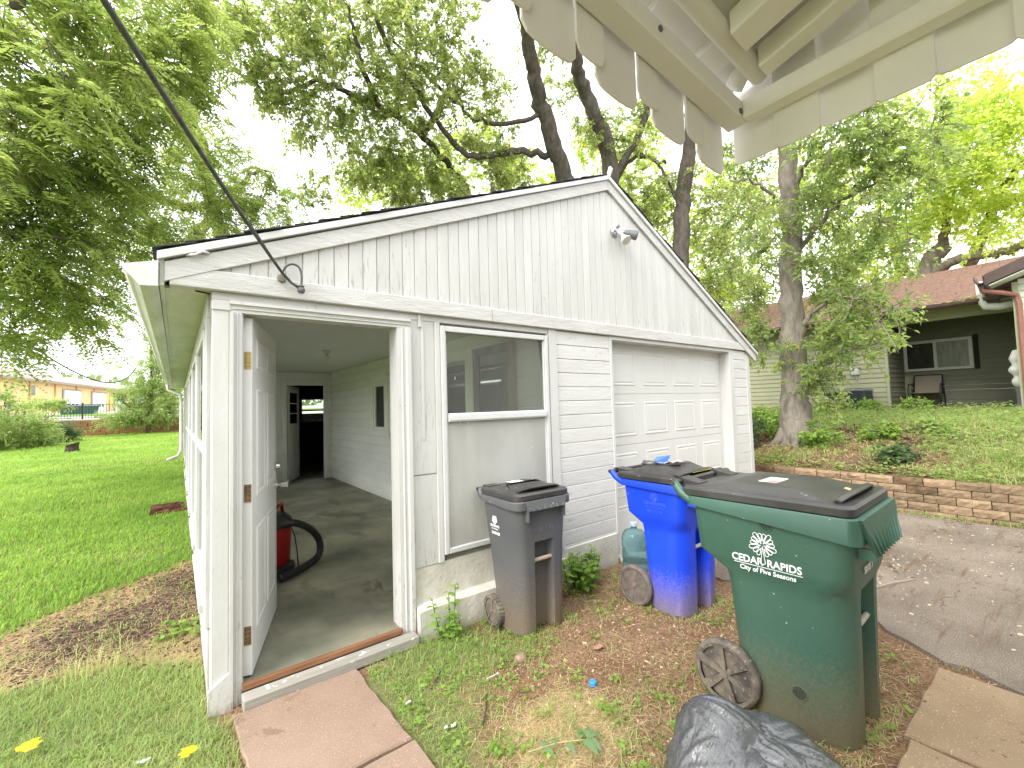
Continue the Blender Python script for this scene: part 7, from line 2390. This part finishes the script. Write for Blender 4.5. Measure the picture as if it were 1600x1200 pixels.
# young self-sown tree shrub by the bank trunk, and bank undergrowth
DK0 = np.array([8.25, 1.35, h1(8.25, 1.35)])
tree('dark_shrub', 'dark dense shrub on the bank between garage corner and tree', 'shrub', [([DK0, DK0 + (0, 0, 0.4), DK0 + (0.1, 0.1, 0.8)], 0.03, 0.01)],
     [(DK0 + np.array((0, 0, 0.42)), (0.42, 0.40, 0.38), 1), (DK0 + np.array((0.3, -0.25, 0.35)), (0.3, 0.3, 0.28), 0.5)], L_DARK, m_bark, 0.065, 0.03, 'quad', False, 6, 14, 0.22, 0.1, 70, 'shrubs on the bank', tint0=0.4)
for k, (x, y, hgt, lab, mt) in enumerate(((8.7, -0.05, 0.42, 'upright light green weed at the foot of the bank tree', L_WEED), (9.3, -0.75, 0.30, 'round bright green weed clump on the bank above the block wall', L_WEED), (8.25, -1.15, 0.16, 'low grey-green weed mound on the bank near the blocks', L_DARK),
                                          (9.8, -1.35, 0.22, 'pale broad-leaved weed on the upper bank', L_BUSH), (12.1, 0.75, 0.24, 'leafy weed left before the air conditioning unit', L_WEED), (12.3, 0.12, 0.22, 'leafy weed right before the air conditioning unit', L_WEED),
                                          (12.4, -0.75, 0.26, 'leafy weed before the patio chair', L_WEED), (9.15, 1.0, 0.65, 'yellow-green sapling against the trunk on the bank', L_WEED))):
    b0 = np.array([x, y, h1(x, y)])
    tree('weed_clump', lab, 'weed', [([b0, b0 + (0, 0, hgt * 0.5), b0 + (0.02, 0.02, hgt)], 0.008, 0.004)], [(b0 + np.array((0, 0, hgt * 0.55)), (0.22 + hgt * 0.15, 0.22 + hgt * 0.15, hgt * 0.45), 1)], mt, m_bark, 0.085, 0.055, 'quad', False, 4, 8, 0.14, 0.2, 16 if hgt < 0.5 else 26, 'weeds on the bank', br=0.006, tint0=0.7)


# weed by the garage wall: stalks with broad leaves
def stalk_plant(name, label, cat, x, y, stalks, ll, lw, mat, group=None, seed=1, base_r=0.12):
    r = np.random.default_rng(seed)
    z0 = h1(x, y)
    root = thing(name, label, cat, (x, y, z0), group)
    st = MB()
    lv = Leaves('blade')
    for k in range(stalks):
        a = r.uniform(0, 2 * math.pi)
        hgt = r.uniform(0.10, 0.30) * (1.0 if k else 1.45)
        lean = r.uniform(0.03, 0.28) if k else 0.03
        rb_ = base_r * r.uniform(0.1, 1)
        b0 = np.array([x + rb_ * math.cos(a), y + rb_ * math.sin(a) * 0.6, z0])
        tip = b0 + np.array([math.cos(a) * lean * hgt * 2, math.sin(a) * lean * hgt * 1.2, hgt])
        f = np.linspace(0, 1, 6)
        P = b0 + (tip - b0) * f[:, None]
        st.tube(P, [0.0035] * 5 + [0.0015], 5)
        n = int(5 + hgt * 26)
        u = np.linspace(0.25, 1.0, n)
        pp = b0 + (tip - b0) * u[:, None]
        aa = np.arange(n) * 2.4 + a
        d = np.stack([np.cos(aa), np.sin(aa), r.uniform(-0.25, 0.35, n)], 1)
        nn = unit(np.array([0, 0, 1.0]) + r.normal(size=(n, 3)) * 0.25)
        sc = r.uniform(0.6, 1.15, n) * (1.0 - 0.35 * u)
        lv.add(pp, d, nn, ll * sc, lw * sc, np.clip(r.normal(0.55, 0.2, n), 0, 1))
    st.build('stem', M('green_stem', (0.10, 0.17, 0.05), None, 20), root)
    lv.build('leaves', mat, root)


stalk_plant('wall_weed', 'leafy green weed growing at the garage wall between grey and blue carts', 'weed', 2.63, -0.15, 34, 0.098, 0.068, L_WEED, None, 3, 0.23)
stalk_plant('broadleaf_weed', 'broad-leaved weed growing at the foundation right of the doorway', 'weed', 1.34, -0.16, 9, 0.075, 0.045, L_WEED, None, 5, 0.08)
# fallen compound leaf on the straw
fl2 = thing('fallen_leaf_sprig', 'fallen green compound leaf lying on the yellowed straw', 'leaf', (1.25, -1.35, -0.08))
lv = Leaves('blade')
p0, p1 = pz_ = (np.array([1.105, -1.27, -0.075]), np.array([1.36, -1.40, -0.066]))
MB().tube([p0, (p0 + p1) / 2 + np.array([0.004, 0.008, 0.006]), p1], 0.0022, 6).build('stalk', M('pale_stalk', (0.45, 0.42, 0.20), None, 20), fl2)
dv = (p1 - p0) / np.linalg.norm(p1 - p0)
sv = np.array([-dv[1], dv[0], 0])
for f, s, l_, w_ in ((0.25, 1, 0.055, 0.030), (0.28, -1, 0.065, 0.032), (0.42, 1, 0.055, 0.030), (0.62, -1, 0.070, 0.032), (0.85, 1, 0.085, 0.036), (0.90, -1, 0.105, 0.042), (0.98, 1, 0.085, 0.036), (1.0, -1, 0.085, 0.038), (1.0, 0.15, 0.075, 0.032)):
    lv.add((p0 + (p1 - p0) * f)[None, :] + np.array([[0, 0, 0.004]]), unit(dv * 0.45 + sv * s)[None, :], np.array([[0.1 * s, 0.1, 1.0]]), np.array([l_]), np.array([w_]), np.array([0.35]))
lv.build('leaflets', leaf_mat('fallen_leaf', (0.14, 0.23, 0.10), (0.18, 0.27, 0.13), 0.25), fl2)
# two yellow fallen leaves in the grass
for i, (x, y, s_, lab) in enumerate(((-0.69, 0.14, 0.075, 'yellow fallen leaf at the lower left among the grass'), (-0.09, -0.37, 0.060, 'yellow fallen leaf folded in the grass left of the path'), )):
    lv = Leaves('blade')
    n = 5
    a = np.linspace(-1.3, 1.3, n) + (0.9 if i == 0 else 2.2)
    d = np.stack([np.cos(a), np.sin(a), np.full(n, 0.25)], 1)
    lv.add(np.tile(np.array([[x, y, h1(x, y) + 0.055]]), (n, 1)), d, np.tile(np.array([[0.2, -0.3, 1.0]]), (n, 1)), s_ * (1 - 0.3 * np.abs(np.linspace(-1, 1, n))), np.full(n, s_ * 0.5), np.full(n, 0.6))
    tag(lv.build('fallen_leaf', leaf_mat('yellow_dead_leaf', (0.62, 0.50, 0.03), (0.66, 0.60, 0.05), 0.4) if i == 0 else MATS['yellow_dead_leaf']), lab, 'leaf', 'yellow leaves in the grass')

# ------------------------------------------------------------------ grass, ground weeds, chips
def blades(n_xy, hgt, wid, bend, tint, tv, mat, name, lift=0.0, flat=0.0):
    """grass blades as bent strips"""
    x, y = n_xy
    n = len(x)
    z = height(x, y) - 0.004 + lift
    a = rng.uniform(0, 2 * math.pi, n)
    h = hgt * rng.uniform(0.55, 1.25, n)
    w = wid * rng.uniform(0.7, 1.3, n)
    bx, by = np.cos(a), np.sin(a)
    px, py = -by, bx
    be = bend * rng.uniform(0.3, 1.3, n) * h
    zz = np.where(flat > 0, 1 - flat, 1.0)
    V = np.empty((n, 5, 3), np.float32)
    for k, (fz, fb, fw) in enumerate(((0, 0, 1), (0, 0, -1), (0.6, 0.30, 0.75), (0.6, 0.30, -0.75), (1.0, 1.0, 0))):
        V[:, k, 0] = x + bx * be * fb + px * w * fw * 0.5
        V[:, k, 1] = y + by * be * fb + py * w * fw * 0.5
        V[:, k, 2] = z + h * fz * zz * (1.0 - 0.25 * fb * min(1, bend))
    me = bpy.data.meshes.new(name)
    me.vertices.add(n * 5)
    me.vertices.foreach_set('co', V.ravel())
    per = np.array([0, 1, 3, 2, 2, 3, 4])
    loops = (np.arange(n)[:, None] * 5 + per[None, :]).ravel()
    lt = np.tile([4, 3], n)
    me.loops.add(len(loops))
    me.loops.foreach_set('vertex_index', loops.astype(np.int32))
    me.polygons.add(len(lt))
    me.polygons.foreach_set('loop_start', np.concatenate([[0], np.cumsum(lt)[:-1]]).astype(np.int32))
    me.polygons.foreach_set('loop_total', lt.astype(np.int32))
    me.materials.append(mat)
    at2 = me.attributes.new('tint', 'FLOAT', 'POINT')
    tt = np.clip(tint + tv * rng.normal(size=n), 0, 1)
    at2.data.foreach_set('value', np.repeat(tt, 5).astype(np.float32))
    me.update(calc_edges=True)
    return tag(link(name, me), kind='stuff')


L_LAWN = leaf_mat('lawn_blade', (0.130, 0.270, 0.034), (0.320, 0.460, 0.095), 0.46)
L_NEAR = leaf_mat('near_grass_blade', (0.185, 0.285, 0.085), (0.420, 0.490, 0.190), 0.45)
L_STRAW = leaf_mat('straw_blade', (0.40, 0.30, 0.16), (0.64, 0.52, 0.29), 0.25)


def scatter(x0, x1, y0, y1, dens, keep):
    n = int((x1 - x0) * (y1 - y0) * dens)
    x, y = rng.uniform(x0, x1, n), rng.uniform(y0, y1, n)
    k = rng.uniform(0, 1, n) < keep(x, y)
    return x[k], y[k]


def turf_keep(x, y):
    return np.clip(cover(x, y)[0] * 1.15, 0, 1) * (x < -0.02)


far_lawn = lambda x, y: turf_keep(x, y) * (y > sum(bare_edges(x)) / 2)
near_lawn = lambda x, y: np.clip(cover(np.minimum(x, -0.03), y)[0] * 1.15, 0, 1) * ((x < -0.02) | (y < -0.13)) * (y <= sum(bare_edges(np.minimum(x, -0.03))) / 2)
GX, GYY = [], []
for (x0, x1, y0, y1, dn_) in ((-3.5, -0.02, 0.3, 2.5, 4200), (-3.6, -0.02, 2.5, 5.0, 3600), (-4.2, -0.02, 5.0, 9.0, 1900), (-6.5, -0.02, 9.0, 15.0, 800), (-9, 0, 15.0, 24.9, 380), (-7, -3.5, -1, 9, 500)):
    a, b2 = scatter(x0, x1, y0, y1, dn_, far_lawn)
    GX.append(a)
    GYY.append(b2)
gx_, gy_ = np.concatenate(GX), np.concatenate(GYY)
dist = np.hypot(gx_ - EYE[0], gy_ - EYE[1])
blades((gx_, gy_), (0.050 + 0.0012 * dist) * (1 + 0.35 * vnoise(gx_, gy_, 1.7, 8.0)), 0.0045 + 0.0008 * dist, 0.75, np.clip(0.5 + 0.30 * vnoise(gx_, gy_, 0.8) + 0.18 * vnoise(gx_, gy_, 2.7, 4.0), 0, 1), 0.22, L_LAWN, 'lawn_grass')
a, b2 = scatter(-2.6, 0.085, -2.6, 1.7, 8500, near_lawn)
blades((a, b2), 0.052, 0.0042, 1.0, np.clip(0.5 + 0.25 * vnoise(a, b2, 2.2), 0, 1), 0.22, L_NEAR, 'rough_grass')
a, b2 = scatter(-0.85, -0.25, 0.55, 1.05, 1300, lambda x, y: np.exp(-((x + 0.52) ** 2 + (y - 0.80) ** 2) / 0.020))
blades((a, b2), 0.16, 0.0045, 0.7, 0.8, 0.15, L_NEAR, 'tuft_grass')
# straw: on the bare strip and in the yard
a, b2 = scatter(-2.6, -0.02, -0.2, 2.7, 5200, lambda x, y: cover(x, y)[1] * 0.9 + 0.25 * (cover(x, y)[2] > 0.2))
blades((a, b2), 0.045, 0.004, 2.2, 0.45, 0.3, L_STRAW, 'dry_straw', 0.004, 0.75)


def yard_ok(x, y):
    walk_ = (x > 0.06) & (x < 0.76) & (y < -0.11)
    walk2 = (x > 1.7) & (x < 3.3) & (y < -2.27)
    return (x > 0.02) & ~walk_ & ~walk2 & (x < 3.45) & (y < -0.09)


a, b2 = scatter(0.0, 3.45, -2.9, -0.09, 5200, lambda x, y: cover(x, y)[1] * yard_ok(x, y) * 0.95)
blades((a, b2), 0.040, 0.0036, 2.4, 0.5, 0.3, L_STRAW, 'dry_straw', 0.004, 0.8)
a, b2 = scatter(0.0, 3.45, -2.9, -0.09, 4200, lambda x, y: np.clip(cover(x, y)[0] * 1.3 + 0.06, 0, 1) * yard_ok(x, y))
blades((a, b2), 0.042, 0.0042, 1.2, 0.45, 0.25, L_NEAR, 'yard_grass')
a, b2 = scatter(0.70, 2.2, -1.0, -0.05, 2600, lambda x, y: yard_ok(x, y) * np.clip(np.exp(-((x - 1.25) ** 2 / 0.22 + (y + 0.30) ** 2 / 0.035)) + 0.8 * np.exp(-((x - 1.62) ** 2 / 0.06 + (y + 0.55) ** 2 / 0.02)), 0, 1))
blades((a, b2), 0.075, 0.0045, 1.0, 0.35, 0.22, L_NEAR, 'weedy_grass')
# the foot of the side wall, the block wall and the cart wheels
a, b2 = scatter(7.28, 7.54, -6.0, 0.2, 2300, lambda x, y: np.clip(0.55 + 0.7 * vnoise(x, y, 2.0, 5.0), 0, 1) * (x > 7.36 + 0.05 * np.sin(y * 5)))
zz_ = blades((a, b2), 0.055, 0.006, 0.9, 0.5, 0.25, L_NEAR, 'kerb_grass', 0.015)
# litter and grass that gather round the foot of the carts, the wall and the slabs
def ring_pts(cx, cy, wx, wy, n, sp=0.035):
    a = rng.uniform(0, 2 * math.pi, n)
    k = 1.0 / np.maximum(np.abs(np.cos(a)) / wx, np.abs(np.sin(a)) / wy)
    r = k + np.abs(rng.normal(size=n)) * sp
    return cx + r * np.cos(a), cy + r * np.sin(a)


RX, RY2 = [], []
for (cx_, cy_, wx, wy, n_) in ((2.435, -1.93, 0.27, 0.26, 520), (1.93, -0.365, 0.21, 0.16, 420), (2.985, -0.905, 0.25, 0.17, 460), (2.11, -1.66, 0.05, 0.09, 90), (1.67, -0.23, 0.03, 0.06, 80), (2.68, -0.665, 0.03, 0.08, 90)):
    q1, q2 = ring_pts(cx_, cy_, wx, wy, n_)
    RX.append(q1)
    RY2.append(q2)
q1, q2 = scatter(1.2, 3.3, -0.20, -0.07, 1300, lambda x, y: np.clip(1.1 - (-y - 0.075) / 0.10, 0, 1) * np.clip(0.5 + 0.8 * vnoise(x, y, 2.2, 2.0), 0, 1))
RX.append(q1)
RY2.append(q2)
rx_, ry_ = np.concatenate(RX), np.concatenate(RY2)
kk = rng.uniform(0, 1, len(rx_)) < 0.55
blades((rx_[kk], ry_[kk]), 0.040, 0.0042, 2.0, 0.4, 0.3, L_STRAW, 'dry_straw', 0.003, 0.6)
blades((rx_[~kk], ry_[~kk]), 0.045, 0.0042, 1.1, 0.45, 0.25, L_NEAR, 'yard_grass')
a, b2 = scatter(0.75, 3.5, -2.9, -0.09, 1100, lambda x, y: yard_ok(x, y) * np.clip(0.35 + 0.8 * vnoise(x, y, 3.1, 1.0), 0, 1))
blades((a, b2), 0.050, 0.0032, 2.4, 0.35, 0.35, L_STRAW, 'dry_straw', 0.004, 0.85)
# small broad leaves: clover and weeds close to the ground
def ground_leaves(name, xy, size, mat, hmax, tint=0.55, lift=0.0):
    x, y = xy
    n = len(x)
    z = height(x, y)
    lv = Leaves('quad')
    a = rng.uniform(0, 2 * math.pi, n)
    d = np.stack([np.cos(a), np.sin(a), rng.uniform(-0.2, 0.6, n)], 1)
    p = np.stack([x, y, z + lift + hmax * rng.uniform(0.1, 1, n) ** 2], 1)
    nn = unit(np.array([0, 0, 1.0]) + rng.normal(size=(n, 3)) * 0.35)
    s = size * rng.uniform(0.5, 1.4, n)
    lv.add(p, d, nn, s, s * rng.uniform(0.5, 0.9, n), np.clip(rng.normal(tint, 0.22, n), 0, 1))
    return tag(lv.build(name, mat), kind='stuff')


def clumps(n_c, x0, x1, y0, y1, per, spread, ok):
    cx_, cy_ = rng.uniform(x0, x1, n_c), rng.uniform(y0, y1, n_c)
    k = rng.uniform(0, 1, n_c) < ok(cx_, cy_)
    cx_, cy_ = cx_[k], cy_[k]
    x = np.repeat(cx_, per) + rng.normal(size=len(cx_) * per) * spread
    y = np.repeat(cy_, per) + rng.normal(size=len(cy_) * per) * spread
    return x, y


x, y = clumps(620, 0.75, 3.3, -2.6, -0.12, 14, 0.028, lambda x, y: np.clip(cover(x, y)[0] * 1.2 + 0.22, 0, 1))
k = yard_ok(x, y)
ground_leaves('ground_weeds', (x[k], y[k]), 0.024, L_WEED, 0.045)
x, y = clumps(90, -2.0, -0.05, -2.4, 0.6, 14, 0.035, lambda x, y: 0.5 + 0 * x)
ground_leaves('ground_weeds', (x, y), 0.026, L_WEED, 0.05, 0.4)
x, y = clumps(34, -0.30, -0.02, 0.80, 1.15, 9, 0.035, lambda x, y: np.exp(-((x + 0.16) ** 2 + (y - 0.97) ** 2) / 0.014))
ground_leaves('ground_weeds', (x, y), 0.045, L_WEED, 0.07, 0.6)
# the bank: grass, ivy-like cover, leaf litter
bank_in = lambda x, y: (x > 7.68) * (x < 13.0) * np.where((y < -0.09) | (x < 12.5), 1.0, 0.0)
a, b2 = scatter(7.68, 13.4, -5.5, 4.0, 1300, lambda x, y: bank_in(x, y) * np.clip(cover(x, y)[0] * 0.95, 0, 1))
blades((a, b2), 0.10, 0.010, 1.1, np.clip(0.55 + 0.3 * vnoise(a, b2, 1.4), 0, 1), 0.22, L_NEAR, 'bank_grass')
a, b2 = scatter(7.68, 13.4, -5.5, 3.0, 620, lambda x, y: bank_in(x, y) * np.clip(cover(x, y)[1] * 0.8 + 0.1, 0, 1))
blades((a, b2), 0.09, 0.009, 1.8, 0.5, 0.3, L_STRAW, 'bank_straw', 0.01, 0.5)
x, y = clumps(1500, 7.66, 13.0, -5.0, 4.5, 16, 0.09, lambda x, y: np.clip(cover(x, y)[0] * 0.9 + 0.25, 0, 1))
k = (x > 7.66) & (x < 13.0)
ground_leaves('bank_weeds', (x[k], y[k]), 0.055, L_BUSH, 0.16, 0.55)
a, b2 = clumps(260, 7.7, 12.6, -5.0, 3.0, 26, 0.10, lambda x, y: np.clip(0.35 + 0.6 * vnoise(x, y, 0.8, 4.0), 0, 1))
k = (a > 7.68) & (a < 12.5)
blades((a[k], b2[k]), 0.17, 0.010, 1.0, np.clip(0.35 + 0.3 * vnoise(a[k], b2[k], 0.7), 0, 1), 0.25, L_NEAR, 'bank_tufts')
x, y = clumps(160, 7.7, 12.6, -5.0, 3.0, 30, 0.13, lambda x, y: np.clip(0.25 + 0.6 * vnoise(x, y, 0.6, 1.0), 0, 1))
k = (x > 7.68) & (x < 12.5)
ground_leaves('bank_weeds', (x[k], y[k]), 0.075, L_HACK, 0.26, 0.5)
x, y = clumps(500, 7.66, 10.5, -2.0, 4.5, 12, 0.09, lambda x, y: np.clip(cover(x, y)[2] * 1.1, 0, 1))
k = (x > 7.66)
ground_leaves('leaf_litter', (x[k], y[k]), 0.06, leaf_mat('dead_leaf', (0.15, 0.09, 0.05), (0.32, 0.21, 0.12), 0.1), 0.03, 0.5, 0.01)
x, y = clumps(160, 7.60, 7.82, -5.5, 2.5, 18, 0.05, lambda x, y: 0.85 + 0 * x)
k = (x > 7.64)
ground_leaves('wall_top_weeds', (x[k], y[k]), 0.05, L_BUSH, 0.12, 0.6)
x, y = clumps(46, 7.36, 7.54, -5.5, 0.2, 12, 0.04, lambda x, y: 0.6 + 0 * x)
k = (x < 7.52)
ground_leaves('kerb_weeds', (x[k], y[k]), 0.04, L_BUSH, 0.07, 0.5, 0.015)
# chips, bits of bark and little stones pressed into the soil
def chips(name, xy, size, mat, lift=0.002, zfix=None):
    x, y = xy
    n = len(x)
    z = height(x, y) if zfix is None else np.full(n, zfix)
    a = rng.uniform(0, math.pi, n)
    l_ = size * rng.uniform(0.3, 1.5, n)
    w_ = l_ * rng.uniform(0.2, 0.6, n)
    t_ = size * rng.uniform(0.1, 0.3, n)
    V = np.empty((n, 8, 3))
    for k_, (u, v, q) in enumerate(((-1, -1, 0), (1, -1, 0), (1, 1, 0), (-1, 1, 0), (-.8, -.7, 1), (.8, -.7, 1), (.8, .7, 1), (-.8, .7, 1))):
        V[:, k_, 0] = x + 0.5 * (u * l_ * np.cos(a) - v * w_ * np.sin(a))
        V[:, k_, 1] = y + 0.5 * (u * l_ * np.sin(a) + v * w_ * np.cos(a))
        V[:, k_, 2] = z + lift + q * t_ - (1 - q) * 0.006
    F = []
    base = [(4, 5, 6, 7), (0, 1, 5, 4), (1, 2, 6, 5), (2, 3, 7, 6), (3, 0, 4, 7)]
    F = (np.arange(n)[:, None, None] * 8 + np.array(base)[None]).reshape(-1, 4)
    me = bpy.data.meshes.new(name)
    me.from_pydata(V.reshape(-1, 3).tolist(), [], F.tolist())
    me.materials.append(mat)
    at2 = me.attributes.new('tint', 'FLOAT', 'POINT')
    at2.data.foreach_set('value', np.repeat(rng.uniform(0, 1, n) ** 1.6, 8).astype(np.float32))
    return tag(link(name, me), kind='stuff')


m_chip = leaf_mat('chip', (0.20, 0.115, 0.068), (0.66, 0.52, 0.36), 0.0, 0.9)
a, b2 = scatter(0.02, 3.6, -2.9, -0.05, 1000, lambda x, y: yard_ok(x, y) * np.clip(0.5 + 0.7 * vnoise(x, y, 2.4, 6.0), 0.05, 1))
chips('soil_chips', (a, b2), 0.009, m_chip)
a, b2 = scatter(1.4, 3.6, -2.9, -0.2, 220, lambda x, y: yard_ok(x, y) * 1.0)
chips('soil_chips', (a, b2), 0.017, m_chip)
a, b2 = scatter(3.4, 7.4, -3.4, -0.3, 150, lambda x, y: (x > 3.75) * np.clip(0.5 + 0.6 * vnoise(x, y, 1.5, 2.0), 0, 1))
chips('drive_chips', (a, b2), 0.018, leaf_mat('drive_chip', (0.18, 0.115, 0.075), (0.66, 0.56, 0.42), 0.0, 0.9), 0.001, -0.076)
a, b2 = scatter(1.75, 3.27, -3.1, -2.30, 120, lambda x, y: 1.0 + 0 * x)
chips('path_chips', (a, b2), 0.013, m_chip, 0.001, -0.0735)
x, y = clumps(46, 3.8, 7.5, -4.0, -0.2, 9, 0.10, lambda x, y: np.clip(0.3 + 0.4 * (x > 6.8) + 0.5 * vnoise(x, y, 1.1, 3.0), 0, 1))
k = (x > 3.75) & (x < 7.42)
lvd = Leaves('quad')
n_ = int(k.sum())
aa_ = rng.uniform(0, 2 * math.pi, n_)
lvd.add(np.stack([x[k], y[k], np.full(n_, -0.070)], 1), np.stack([np.cos(aa_), np.sin(aa_), rng.uniform(-0.05, 0.2, n_)], 1), unit(np.array([0, 0, 1.0]) + rng.normal(size=(n_, 3)) * 0.2), rng.uniform(0.02, 0.06, n_), rng.uniform(0.01, 0.03, n_), rng.uniform(0, 1, n_))
tag(lvd.build('drive_leaf_litter', MATS['dead_leaf']), kind='stuff')
m_crumb = leaf_mat('soil_crumb', (0.050, 0.033, 0.027), (0.20, 0.125, 0.085), 0.0, 0.95)
a, b2 = scatter(-2.6, -0.02, 0.0, 2.6, 2600, lambda x, y: np.clip(cover(x, y)[2] * 1.0 + 0.15 * cover(x, y)[1], 0, 1) * (x < -0.02))
chips('soil_crumbs', (a, b2), 0.022, m_crumb)
